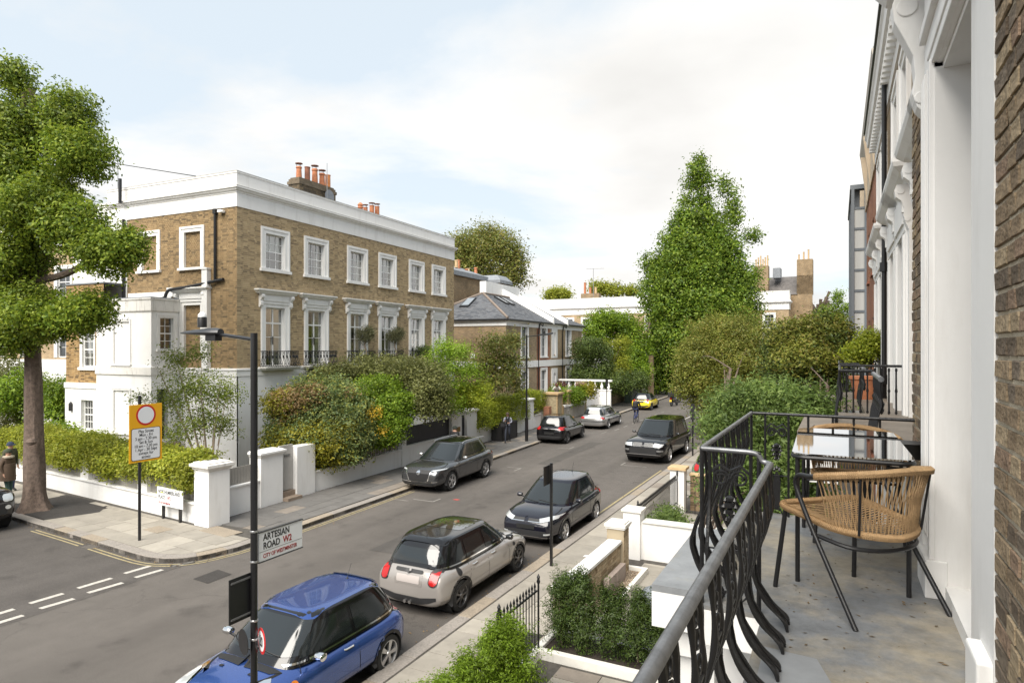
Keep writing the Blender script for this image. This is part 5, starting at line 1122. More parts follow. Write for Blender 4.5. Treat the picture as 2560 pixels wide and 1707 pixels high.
# ================================================================== GARDEN WALLS, LEFT SIDE
grey_boards = M('grey_boards', (.28,.265,.24), .7, var=.08, vs_=4); dark_boards = M('charcoal_boards', (.022,.023,.03), .5, var=.15, vs_=4)
LW = math.atan2(1, -.035)        # direction of the wall along the street
def wl(y): return (-16.62-.035*(y-13), y)
GW = thing('white_garden_wall', 'long white rendered garden wall with square pillars along the left pavement', 'wall', (*wl(13.0), 0), LW); FG = Fr(GW); Yg = lambda y: y-13.0
def wallrun(y0, y1, z, cop=.06): FG.put(MB().box(Yg(y0), Yg(y1), 0, .22, .05, z), 'wall', white); FG.put(MB().box(Yg(y0), Yg(y1), -.04, .26, z, z+cop), 'coping', white, bevel=.008)
def pillar(y0, y1, z, cap=True, d=.5):
    FG.put(MB().box(Yg(y0), Yg(y1), -.06, d-.06, .05, z), 'pillar', white)
    if cap:
        c = MB(); c.sweep([(0,z-.06),(.03,z-.05),(.05,z),(.09,z+.03),(.09,z+.09),(-.1,z+.13)], [(Yg(y0),d-.06),(Yg(y0),-.06),(Yg(y1),-.06),(Yg(y1),d-.06),(Yg(y0),d-.06)]); c.box(Yg(y0)-.02,Yg(y1)+.02,-.08,d-.04,z+.0,z+.125); FG.put(c, 'pillar_cap', white)
def boards(y0, y1, z0, z1, mat, wd=.11, y=.1):
    n = int((y1-y0)/wd); w_ = (y1-y0)/n; b = MB().box(.004, w_-.004, 0, .025, 0, z1-z0); me = b.mesh('board'); me.materials.append(mat)
    FG.put(MB().box(Yg(y0), Yg(y1), y+.03, y+.05, z0, z1-.03), 'board_rail', mat)
    for k in range(n): put('board', me, GW, loc=(Yg(y0)+k*w_, y, z0))
wallrun(13.05, 14.75, .95); boards(13.05, 14.75, 1.0, 1.55, grey_boards)
pillar(14.75, 15.7, 1.78); FG.put(MB().box(Yg(15.72), Yg(16.34), .12, .18, .42, 1.95), 'gate', M('pale_grey_door', (.40,.385,.36), .5, var=.05)); FG.put(MB().box(Yg(15.95), Yg(16.2), .1, .12, 1.55, 1.63), 'letter_plate', M('dull_metal', (.25,.25,.25), .4, .8))
FG.put(MB().box(Yg(15.7), Yg(16.36), .02, .6, .05, .38).box(Yg(15.7), Yg(16.36), -.3, .02, .05, .22), 'step', M('brown_stone', (.26,.20,.15)))
pillar(16.36, 17.25, 1.85, False, .42); wallrun(17.25, 22.67, .80)
pillar(22.67, 22.97, 1.65, False, .3); wallrun(22.97, 26.9, .9); boards(22.97, 26.9, .97, 1.78, dark_boards, .13)
pillar(26.9, 27.9, 1.95); FG.put(MB().box(Yg(27.9), Yg(28.45), .1, .16, .15, 1.8), 'gate', dark_boards); FG.put(MB().box(Yg(27.35), Yg(27.75), -.07, -.05, 1.05, 1.3), 'letter_box', M('brass', (.3,.2,.07), .4, .8))
pillar(28.45, 29.55, 1.95); wallrun(29.55, 38.6, .9); FG.put(MB().box(Yg(29.6), Yg(31.2), .05, .12, .95, 1.5), 'board_panel', dark_boards)
pillar(34.9, 35.45, 1.85); FG.put(MB().box(Yg(35.45), Yg(36.2), .1, .16, .15, 1.8), 'gate', dark_boards); pillar(36.2, 37.3, 1.95); FG.put(MB().box(Yg(37.4), Yg(38.0), -.02, .02, 1.0, 1.45), 'board_panel', dark_boards)
# black bars behind the big shrub
rb = MB().tube([(0,0,.85),(0,0,1.75)], .012, 5); rme = rb.mesh('railing_bar'); rme.materials.append(dark_iron)
for k in range(46): put('railing_bar', rme, GW, loc=(Yg(17.3)+k*.117, .12, 0))
FG.put(MB().box(Yg(17.25), Yg(22.67), .11, .13, 1.6, 1.63), 'railing_top', dark_iron)
cb = thing('bin_store', 'black panelled timber bin store in front of the white wall', 'cupboard', (*wl(31.2), 0), LW); c = MB(); c.box(0,2.0,-.75,-.08,.1,1.05); c.box(-.05,2.05,-.8,-.05,1.05,1.1)
c.build('carcass', M('black_timber', (.018,.017,.018), .55, var=.2, vs_=6), cb); c = MB()
for k in range(2):
    a = .06+k*.97; c.box(a,a+.92,-.775,-.75,.16,.22); c.box(a,a+.92,-.775,-.75,.95,1.02); c.box(a,a+.07,-.775,-.75,.22,.95); c.box(a+.85,a+.92,-.775,-.75,.22,.95)
c.build('panel_frame', MATS['black_timber'], cb)
# wall along the side street
NW = math.atan2(-.08, 1)
GN = thing('white_garden_wall', 'white rendered garden wall with grey board infill along the side street', 'wall', (-30.0, 13.62, 0), NW); FN = Fr(GN); Xn = lambda x: (x+30.0)*1.003
FN.put(MB().box(0, Xn(-16.7), 0, .22, .05, .66), 'wall', white); FN.put(MB().box(0, Xn(-16.7), -.05, .25, .66, .72), 'coping', white, bevel=.008)
gbm = None
for x0, x1 in ((-30,-27.3),(-26.8,-23.6),(-23.0,-19.95),(-19.5,-17.2)):
    n = int((x1-x0)/.115); w_ = (x1-x0)/n
    if gbm is None: gbm = MB().box(.003,.112,0,.025,0,.55).mesh('board'); gbm.materials.append(grey_boards)
    for k in range(n): put('board', gbm, GN, loc=(Xn(x0)+k*w_, .1, .72))
    FN.put(MB().box(Xn(x0), Xn(x1), .13, .15, .72, 1.25), 'board_rail', grey_boards)
for x in (-27.3,-23.6,-19.95): FN.put(MB().box(Xn(x), Xn(x)+.55, -.02, .24, .72, 1.3), 'pillar', white)
CP = thing('corner_pillar', 'square white gate pillar with moulded cap on the street corner', 'pillar', (-16.42, 12.78, 0), R(-3)); MB().box(-.34,.34,-.34,.34,.05,1.78).build('shaft', white, CP); MB().sweep([(0,1.72),(.03,1.73),(.05,1.78),(.1,1.82),(.1,1.9),(-.2,1.97)], [(-.34,.34),(-.34,-.34),(.34,-.34),(.34,.34),(-.34,.34)]).box(-.36,.36,-.36,.36,1.78,1.95).build('cap', stain, CP)
# front-garden paving behind the walls
gd = struct(MB().prism([(-17.0,13.4,.1),(-17.3,38,.1),(-22,38,.1),(-32,38,.1),(-32,14.2,.1)], (0,0,.02)).build('garden_ground', M('garden_soil', (.06,.045,.03), .95, var=.4, vs_=3)))
# garden umbrella cover behind the side hedge
uc = thing('furled_cover', 'beige fabric cover standing like a cone behind the side hedge', 'parasol', (-24.6, 17.5, .1)); u = MB(); u.lathe([(.62,0),(.56,.5),(.46,1.0),(.30,1.5),(.14,1.85),(.03,2.02)], (0,0,0), 14); u.v = [(x*(1+.08*math.sin(5*math.atan2(y,x))), y*(1+.08*math.sin(5*math.atan2(y,x))), z) for x, y, z in u.v]; u.build('cover', M('beige_canvas', (.42,.37,.30), .9, var=.1), uc, True)
# building work further up: unfinished piers, low rendered wall, balustrade
def pier(label, x, y, z, w_=.5, cap=True, mat=buffpot):
    t = thing('unfinished_pier', label, 'pier', (x,y,0), R(2), 'gate piers under repair'); MB().box(-w_/2,w_/2,-w_/2,w_/2,.1,z).build('core', M('rough_render', (.33,.27,.17), .95, var=.3, vs_=6), t)
    for sx in (-1,1):
        for sy_ in (-1,1): MB().box(sx*w_/2-.03,sx*w_/2+.03,sy_*w_/2-.03,sy_*w_/2+.03,.1,z).build('timber_batten', wood_raw, t)
    if cap: MB().box(-w_/2-.12,w_/2+.12,-w_/2-.12,w_/2+.12,z,z+.12).build('cap', wood_raw, t)
pier('tall timber-battened gate pier where the workman leans', -17.2, 39.9, 2.15, .95); pier('short timber-battened pier with cap on the low wall', -17.9, 43.9, 2.05, .5); pier('plain tan pier with white cap beyond the low wall', -18.1, 47.6, 2.6, .6, False)
tag(MB().box(-17.35,-16.95,38.65,39.05,.1,1.4).build('brick_pier', brR), 'narrow red brick pier beside the tall battened pier', 'pier')
lw_ = thing('rendered_wall', 'low grey rendered wall with pale coping between the repaired piers', 'wall', (-17.5,41.0,0), LW); MB().box(0,6.3,0,.25,.1,1.0).build('wall', M('grey_render', (.33,.30,.26), .9, var=.2, vs_=2), lw_); MB().box(-.05,6.35,-.06,.3,1.0,1.12).build('coping', white, lw_)
bs_ = thing('stone_balustrade', 'white stone balustrade in front of the dark topiary', 'balustrade', (-21.8,52.2,0), R(1)); MB().box(0,4.6,-.1,.1,1.0,1.75).build('base_wall', white, bs_); MB().box(-.1,4.7,-.17,.17,2.42,2.56).build('top_rail', white, bs_); MB().box(-.05,4.65,-.15,.15,1.65,1.75).build('bottom_rail', white, bs_)
bl_ = MB().lathe([(.10,1.85),(.10,1.92),(.06,1.97),(.14,2.2),(.13,2.28),(.06,2.5),(.06,2.6),(.10,2.66),(.10,2.75)], (0,0,0), 10).mesh('baluster', True); bl_.materials.append(white)
for k in range(8): put('baluster', bl_, bs_, loc=(.2+k*.6, 0, -.2)).scale = (1,1,.97)
MB().box(0,4.6,-.12,.12,.1,1.0).build('plinth_wall', white, bs_)
sg = thing('white_side_wall', 'tall white wall with stepped top beyond the repaired piers', 'wall', (-18.2,48.4,0), LW+R(-2)); MB().box(0,6.5,0,.25,.1,1.75).box(0,.5,-.1,.4,1.75,2.2).build('wall', white, sg)
ob = thing('old_brick_wall', 'rough brown brick garden wall beside the dark green utility box', 'wall', (-18.4,55.5,0), LW); MB().box(0,10,0,.3,.1,2.1).build('wall', brick_mat('old_wall', (.22,.17,.10),(.15,.115,.075),(.28,.23,.16)), ob)
tag(MB().box(-17.9,-17.2,58.4,61.2,.1,1.9).box(-18.0,-17.15,58.3,61.3,1.9,1.98).build('utility_box', M('dark_green_box', (.018,.03,.024), .5), bevel=.03), 'dark green utility cabinet against the rough brick wall', 'cabinet')
tag(MB().box(-17.9,-17.4,66.8,67.3,.1,4.5).build('brick_pier', brB), 'tall brown brick gate pier beyond the utility cabinet', 'pier')
# ================================================================== VEHICLES  (local: +y forwards, x right, z up, origin on the road)
def lerp_tab(tab, s):
    xs = [a for a, _ in tab]; ys = [b for _, b in tab]
    # smooth (monotone-ish cosine-free cubic) interpolation
    if s <= xs[0]: return ys[0]
    if s >= xs[-1]: return ys[-1]
    i = max(k for k in range(len(xs)) if xs[k] <= s); i = min(i, len(xs)-2)
    h = xs[i+1]-xs[i]; t = (s-xs[i])/h
    def slope(k):
        if k == 0 or k == len(xs)-1: return 0 if k else (ys[1]-ys[0])/(xs[1]-xs[0])*.5
        a = (ys[k]-ys[k-1])/(xs[k]-xs[k-1]); b = (ys[k+1]-ys[k])/(xs[k+1]-xs[k])
        return 0 if a*b <= 0 else 2*a*b/(a+b)
    m0, m1 = slope(i)*h, slope(i+1)*h; t2, t3 = t*t, t*t*t
    return (2*t3-3*t2+1)*ys[i]+(t3-2*t2+t)*m0+(-2*t3+3*t2)*ys[i+1]+(t3-t2)*m1
def paint(name, c, rough=.25, metal=0., coat=1.): return M(name, c, rough, metal=metal, coat=coat, spec=.5)
tyre_m = M('tyre_rubber', (.018,.018,.018), .8, bump=.2, bs=60); alloy = M('alloy', (.55,.55,.56), .3, .9); alloy_dk = M('dark_alloy', (.13,.13,.135), .35, .8)
carglass = M('car_glass', (.012,.015,.016), .07, spec=.9); windsc = glass_mat('windscreen_glass', (.55,.6,.6), .22)
trim = M('black_trim', (.016,.016,.017), .55); chrome = M('chrome', (.8,.8,.8), .08, 1.); lamp_clear = M('headlamp_glass', (.55,.57,.58), .06, .3, spec=1., coat=1.); lamp_red = M('tail_lamp_red', (.36,.010,.010), .22, coat=.3)
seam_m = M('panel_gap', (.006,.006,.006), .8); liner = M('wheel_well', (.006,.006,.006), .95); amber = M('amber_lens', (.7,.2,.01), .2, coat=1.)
interior_m = M('car_interior', (.03,.03,.032), .9)
def wheel_parts(r, wd, style, rim_m):
    t = MB(); t.lathe([(r*.66,-wd/2+.01),(r*.70,-wd/2),(r*.93,-wd/2+.005),(r*.985,-wd/2+.025),(r,-wd/4),(r,wd/4),(r*.985,wd/2-.025),(r*.93,wd/2-.005),(r*.70,wd/2),(r*.66,wd/2-.01)], (0,0,0), 30, 'x', caps=False)
    tm = t.mesh('wheel', True, .5); tm.materials.append(tyre_m)
    q = MB(); o = wd/2
    q.lathe([(r*.72,o-.004),(r*.70,o+.002),(r*.655,o-.002),(r*.63,o-.04),(r*.60,-o*.2)], (0,0,0), 28, 'x', caps=False)
    q.lathe([(r*.17,o-.012),(r*.15,o+.0),(.001,o+.002)], (0,0,0), 14, 'x', caps=False)
    n = style
    for k in range(n):
        a = 2*math.pi*k/n; da = .85/n
        for sg in ((-1, 1) if n <= 6 else (0,)):
            a0 = a+sg*.18; a1 = a+sg*da*.62; w0, w1 = r*.05, r*.075
            u0 = Vector((0, math.cos(a0), math.sin(a0))); u1 = Vector((0, math.cos(a1), math.sin(a1))); p0 = u0*r*.13; p1 = u1*r*.65; n_ = Vector((0,-math.sin(a1), math.cos(a1)))
            X = Vector((1,0,0)); q.add([p0-n_*w0+X*(o-.006), p0+n_*w0+X*(o-.006), p1+n_*w1+X*(o-.012), p1-n_*w1+X*(o-.012), p0-n_*w0+X*(o-.05), p0+n_*w0+X*(o-.05), p1+n_*w1+X*(o-.05), p1-n_*w1+X*(o-.05)], [(0,1,2,3),(0,3,7,4),(1,5,6,2),(0,4,5,1)])
    qm = q.mesh('rim', True, .4); qm.materials.append(rim_m)
    d = MB().lathe([(r*.62,o-.055),(.001,o-.055)], (0,0,0), 24, 'x', caps=False).mesh('shaded_brake_disc'); d.materials.append(M('brake_shadow', (.02,.02,.02), .6))  # brake disc in near-black: shade behind the spokes put into its colour
    return tm, qm, d
def build_car(name, label, loc, rz, c):
    car = thing(name, label, 'car', loc, rz, c.get('group'))
    L_, W_ = c['L'], c['W']; hw = W_/2; y0 = -L_/2; wr = c['wr']; zb = c.get('zb', .2)
    ax_r = c['ro']; ax_f = c['ro']+c['wb']                     # axle positions from the tail
    top = c['top']; plan = c['plan']
    ss = sorted({*np.linspace(0, .3, 9), *np.linspace(.3, L_-.3, 58), *np.linspace(L_-.3, L_, 9)}); V = []; nphi = 44
    for s in ss:
        e = 1.
        for d in (s, L_-s):
            d0 = c.get('dn', .28)
            if d < d0: e = min(e, (1-(1-d/d0)**2.4)**(1/2.4))
        w = lerp_tab(plan, s)*hw*(.84+.16*e); zt = lerp_tab(top, s); z0 = zb+(1-e)*.10; zt = zt-(1-e)*.045
        zc = z0+(zt-z0)*.52
        for k in range(nphi+1):
            ph = -math.pi/2+math.pi*k/nphi; cx, sz = math.cos(ph), math.sin(ph)
            p, q = (c.get('pt', 3.4), c.get('qt', 3.2)) if sz > 0 else (5., 4.)
            x = w*abs(cx)**(2/p); z = zc+(1 if sz > 0 else -1)*((zt-zc) if sz > 0 else (zc-z0))*abs(sz)**(2/q)
            V.append((x, y0+s, z))
    n1 = nphi+1; F = []; nst = len(ss)
    W2 = [(-x, y, z) for x, y, z in V]; off = len(V)
    def hole(pts):
        cx = sum(p[0] for p in pts)/4; cy = sum(p[1] for p in pts)/4-y0; cz = sum(p[2] for p in pts)/4
        return abs(cx) > hw*.55 and any(math.hypot(cy-a, cz-wr) < wr+.045 for a in (ax_r, ax_f))
    for i in range(nst-1):
        for k in range(nphi):
            q = (i*n1+k, i*n1+k+1, (i+1)*n1+k+1, (i+1)*n1+k); pts = [V[j] for j in q]
            if hole(pts): continue
            F.append(q[::-1]); F.append(tuple(j+off for j in q))
    for i in (0, nst-1):
        for k in range(nphi):
            a, b = i*n1+k, i*n1+k+1; f = (a, b, b+off, a+off); F.append(f if i == 0 else f[::-1])
    body = MB(); body.add(V+W2, F)
    bo = body.build('body', c['paint'], car, True, ang=.9)
    # cabin: stacked plan outlines
    g = c['cab']; G = MB(); npt = 72; rows = []
    def outline(yf, yr, w, z, n_=4.6, bow=.0):
        cy = (yf+yr)/2; hl = (yf-yr)/2; out = []
        for k in range(npt):
            a = 2*math.pi*k/npt; ca, sa = math.cos(a), math.sin(a); r = (abs(ca)**n_+abs(sa)**n_)**(-1/n_)
            out.append((w*ca*r*(1-.0*sa), cy+hl*sa*r, z))
        return out
    zb_, zr_ = g['belt']-.06, g['roof']; N_ = 12
    for i in range(N_+1):
        t = i/N_; z = zb_+(zr_-.045-zb_)*t
        bf = t**g.get('cf', 1.12); br = t**g.get('cr', 1.25)
        yf = y0+g['wb']+(g['wt']-g['wb'])*bf; yr = y0+g['rb']+(g['rt']-g['rb'])*br; w = g['w0']+(g['w1']-g['w0'])*t**1.15
        rows.append(outline(yf, yr, w, z, 5.2-1.0*t))
    for ins, dz in ((.015,.016),(.04,.028),(.09,.036),(.2,.041),(.4,.044),(.7,.045)):
        yf = y0+g['wt']-ins*1.1-.01; yr = y0+g['rt']+ins*1.1+.01; w = g['w1']*(1-ins*1.2) if ins < .5 else g['w1']*.3; rows.append(outline(yf, yr, max(w, .12), zr_-.045+dz, 4.2))
    for r in rows: G.v.extend(r)
    for i in range(len(rows)-1):
        for k in range(npt): l = (k+1) % npt; G.f.append((i*npt+k, i*npt+l, (i+1)*npt+l, (i+1)*npt+k))
    G.f.append(tuple((len(rows)-1)*npt+k for k in range(npt)))
    go = G.build('cabin', c.get('pillar', c['paint']), car, True, ang=.9)
    bv = [BVHTree.FromPolygons([Vector(v) for v in m.v], m.f) for m in (body, G)]
    def cast(o, d):
        best = None
        for b in bv:
            h = b.ray_cast(Vector(o), Vector(d))
            if h[0] is not None and (best is None or h[3] < best[3]): best = h
        return best
    def decal(nm, poly, view, mat, off=.006, parent=car, cell=.05, only=None, smooth=True):
        """flat outline pressed on to the bodywork seen from view: r/l side (y,z), f front, b back (x,z), t top (x,y)"""
        bm = bmesh.new(); bm.faces.new([bm.verts.new((a, b, 0)) for a, b in poly])
        xs = [a for a, _ in poly]; ys = [b for _, b in poly]
        for ax, lo, hi in ((0, min(xs), max(xs)), (1, min(ys), max(ys))):
            n = max(1, int((hi-lo)/cell))
            for k in range(1, n):
                co = [0,0,0]; co[ax] = lo+(hi-lo)*k/n; no = [0,0,0]; no[ax] = 1
                bmesh.ops.bisect_plane(bm, geom=bm.verts[:]+bm.edges[:]+bm.faces[:], plane_co=co, plane_no=no)
        bm.verts.index_update(); vs = []
        for v in bm.verts:
            a, b = v.co.x, v.co.y
            o, d = {'r': ((3,a,b),(-1,0,0)), 'l': ((-3,a,b),(1,0,0)), 'f': ((a,6,b),(0,-1,0)), 'b': ((a,-6,b),(0,1,0)), 't': ((a,b,4),(0,0,-1))}[view]
            h = cast(o, d)
            if h is None:
                nn = min((bb.find_nearest(Vector({'r': (hw,a,b), 'l': (-hw,a,b), 'f': (a,L_/2,b), 'b': (a,-L_/2,b), 't': (a,b,1.4)}[view])) for bb in bv), key=lambda q: q[3]); p, n_ = nn[0], nn[1]
            else: p, n_ = h[0], h[1]
            if n_.dot(Vector(d)) > 0: n_ = -n_
            vs.append(p+n_*off)
        fs = [tuple(v.index for v in f.verts) for f in bm.faces]; bm.free()
        if view in ('l', 'b'): pass
        m = MB(); m.add(vs, fs); o = m.build(nm, mat, parent, smooth, ang=.6); return o
    both = lambda nm, poly, mat, **k: [decal(nm, poly if vw == 'r' else poly[::-1], vw, mat, **k) for vw in ('r', 'l')]
    mir = lambda nm, poly, view, mat, **k: [decal(nm, [(sg*a, b) for a, b in poly], view, mat, **k) for sg in (1, -1)]
    Y = lambda s: y0+s
    c['detail'](dict(both=both, mir=mir, decal=decal, Y=Y, car=car, cast=cast, L=L_, hw=hw, c=c, g=g))
    # arches, liners, wheels
    for a in (ax_r, ax_f):
        ring = [(Y(a)+(wr+.075)*math.cos(q), wr+(wr+.075)*math.sin(q)) for q in np.linspace(R(-14), R(194), 24)]+[(Y(a)+(wr+.022)*math.cos(q), wr+(wr+.022)*math.sin(q)) for q in np.linspace(R(194), R(-14), 24)]
        for vw in ('r', 'l'):
            m = MB(); n = 24
            vs = []
            for (p, q), lift in [(r_, .012) for r_ in ring[:n]]+[(r_, .016) for r_ in ring[n:]]:
                h = cast((3 if vw == 'r' else -3, p, q), (-1 if vw == 'r' else 1, 0, 0)); x = h[0].x if h and abs(h[0].x) > hw*.7 else (hw*.96 if vw == 'r' else -hw*.96)
                vs.append((x+(lift if vw == 'r' else -lift), p, q))
            inn = [(x-(.09 if vw == 'r' else -.09), p, q) for x, p, q in vs[n:]]
            m.add(vs+inn, [(k, k+1, 2*n-2-k, 2*n-1-k) for k in range(n-1)]+[(n+k, n+k+1, 2*n+k+1, 2*n+k) for k in range(n-1)])
            m.build('wheel_arch', c.get('arch', trim), car, True)
        for sg in (1, -1):
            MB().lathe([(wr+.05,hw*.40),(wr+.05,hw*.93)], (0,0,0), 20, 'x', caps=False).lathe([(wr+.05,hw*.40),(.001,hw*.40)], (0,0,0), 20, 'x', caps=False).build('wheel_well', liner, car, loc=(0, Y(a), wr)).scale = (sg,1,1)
    tm, qm, dm = wheel_parts(wr, c.get('tw', .2), c['spokes'], c.get('rim', alloy))
    for a, st in ((ax_r, 0), (ax_f, c.get('steer', 0))):
        for sg in (1, -1):
            o = put('wheel', tm, car, loc=(sg*(hw-.02-c.get('tw', .2)/2), Y(a), wr), rot=(0, 0, (0 if sg > 0 else math.pi)+st)); put('rim', qm, o); put('shaded_brake_disc', dm, o)
    return car
def mirror_part(D, s, z, mat, cap=None):
    for sg in (1, -1):
        x = sg*(D['hw']+.02); m = MB(); m.lathe([(.001,-.085),(.06,-.07),(.085,0),(.075,.06),(.05,.075)], (0,0,0), 12, 'x'); m.v = [(x_*1.0, y_*.9, z_*.75) for x_, y_, z_ in m.v]
        o = m.build('wing_mirror', cap or mat, D['car'], True, loc=(x+sg*.06, D['Y'](s), z)); o.scale = (sg,1,1); MB().tube([(x-sg*.09, D['Y'](s)-.0, z-.06),(x+sg*.03, D['Y'](s), z-.03)], .02, 6).build('mirror_stalk', trim, D['car'])
def handle_part(D, s, z, mat):
    for sg in (1, -1):
        h = D['cast']((sg*3, D['Y'](s), z), (-sg,0,0)); x = h[0].x+sg*.02
        MB().tube([(x-sg*.02,D['Y'](s-.1),z),(x,D['Y'](s-.08),z),(x,D['Y'](s+.08),z+.005),(x-sg*.02,D['Y'](s+.1),z+.005)], .013, 6).build('door_handle', mat, D['car'], True)
def seams(D, lines):
    for pts in lines:
        for a, b in zip(pts, pts[1:]):
            dx, dz = b[0]-a[0], b[1]-a[1]; l = math.hypot(dx, dz); nx, nz = -dz/l*.005, dx/l*.005
            D['both']('door_seam', [(D['Y'](a[0])-nx, a[1]-nz), (D['Y'](b[0])-nx, b[1]-nz), (D['Y'](b[0])+nx, b[1]+nz), (D['Y'](a[0])+nx, a[1]+nz)], seam_m, off=.003, cell=.08)
def ell(cx, cz, rx, rz, n=18, a0=0): return [(cx+rx*math.cos(2*math.pi*k/n), cz+rz*math.sin(2*math.pi*k/n)) for k in range(n)]
def rect(x0, x1, z0, z1): return [(x0,z0),(x1,z0),(x1,z1),(x0,z1)]
def rr(x0, x1, z0, z1, r, n=4): cx, cz = (x0+x1)/2, (z0+z1)/2; return [(cx+a, cz+b) for a, b in rrect(x1-x0, z1-z0, r, n)]
def glasshouse(D, sides, wsz, rwz, glass=carglass, wsw=.9, rww=.86, surround=trim):
    """windscreen, rear screen and side lights from simple outlines; sides in (s,z)"""
    g = D['g']
    for p in sides: D['both']('side_window', [(D['Y'](s), z) for s, z in p], glass, off=.006)
    w0, w1 = g['w0'], g['w1']; z0, z1 = wsz
    D['decal']('windscreen', [(-w0*wsw,z0),(w0*wsw,z0),(w1*wsw,z1),(w1*.55,z1+.02),(-w1*.55,z1+.02),(-w1*wsw,z1)], 'f', D['c'].get('wsglass', carglass), off=.007)
    z0, z1 = rwz
    D['decal']('rear_window', [(-w0*rww,z0+.02),(-w0*rww*.9,z0),(w0*rww*.9,z0),(w0*rww,z0+.02),(w1*rww,z1-.03),(w1*rww*.9,z1),(-w1*rww*.9,z1),(-w1*rww,z1-.03)], 'b', glass, off=.007)
def wipers(D, s, z):
    for a, b in ((-.45,.12),(.1,.62)):
        pts = []
        for k in range(7):
            x = a+(b-a)*k/6; h = D['cast']((x,6,z+.05*k/6),(0,-1,0)); pts.append((x, h[0].y+.025, z+.05*k/6))
        MB().tube(pts, .009, 5).build('wiper', trim, D['car'])
def aerial(D, s, z, l=.25, tilt=-.12):
    MB().lathe([(.03,0),(.02,.02),(.008,.03)], (0,D['Y'](s),z), 8).tube([(0,D['Y'](s),z+.02),(0,D['Y'](s)+tilt,z+l)], .004, 5).build('aerial', trim, D['car'])

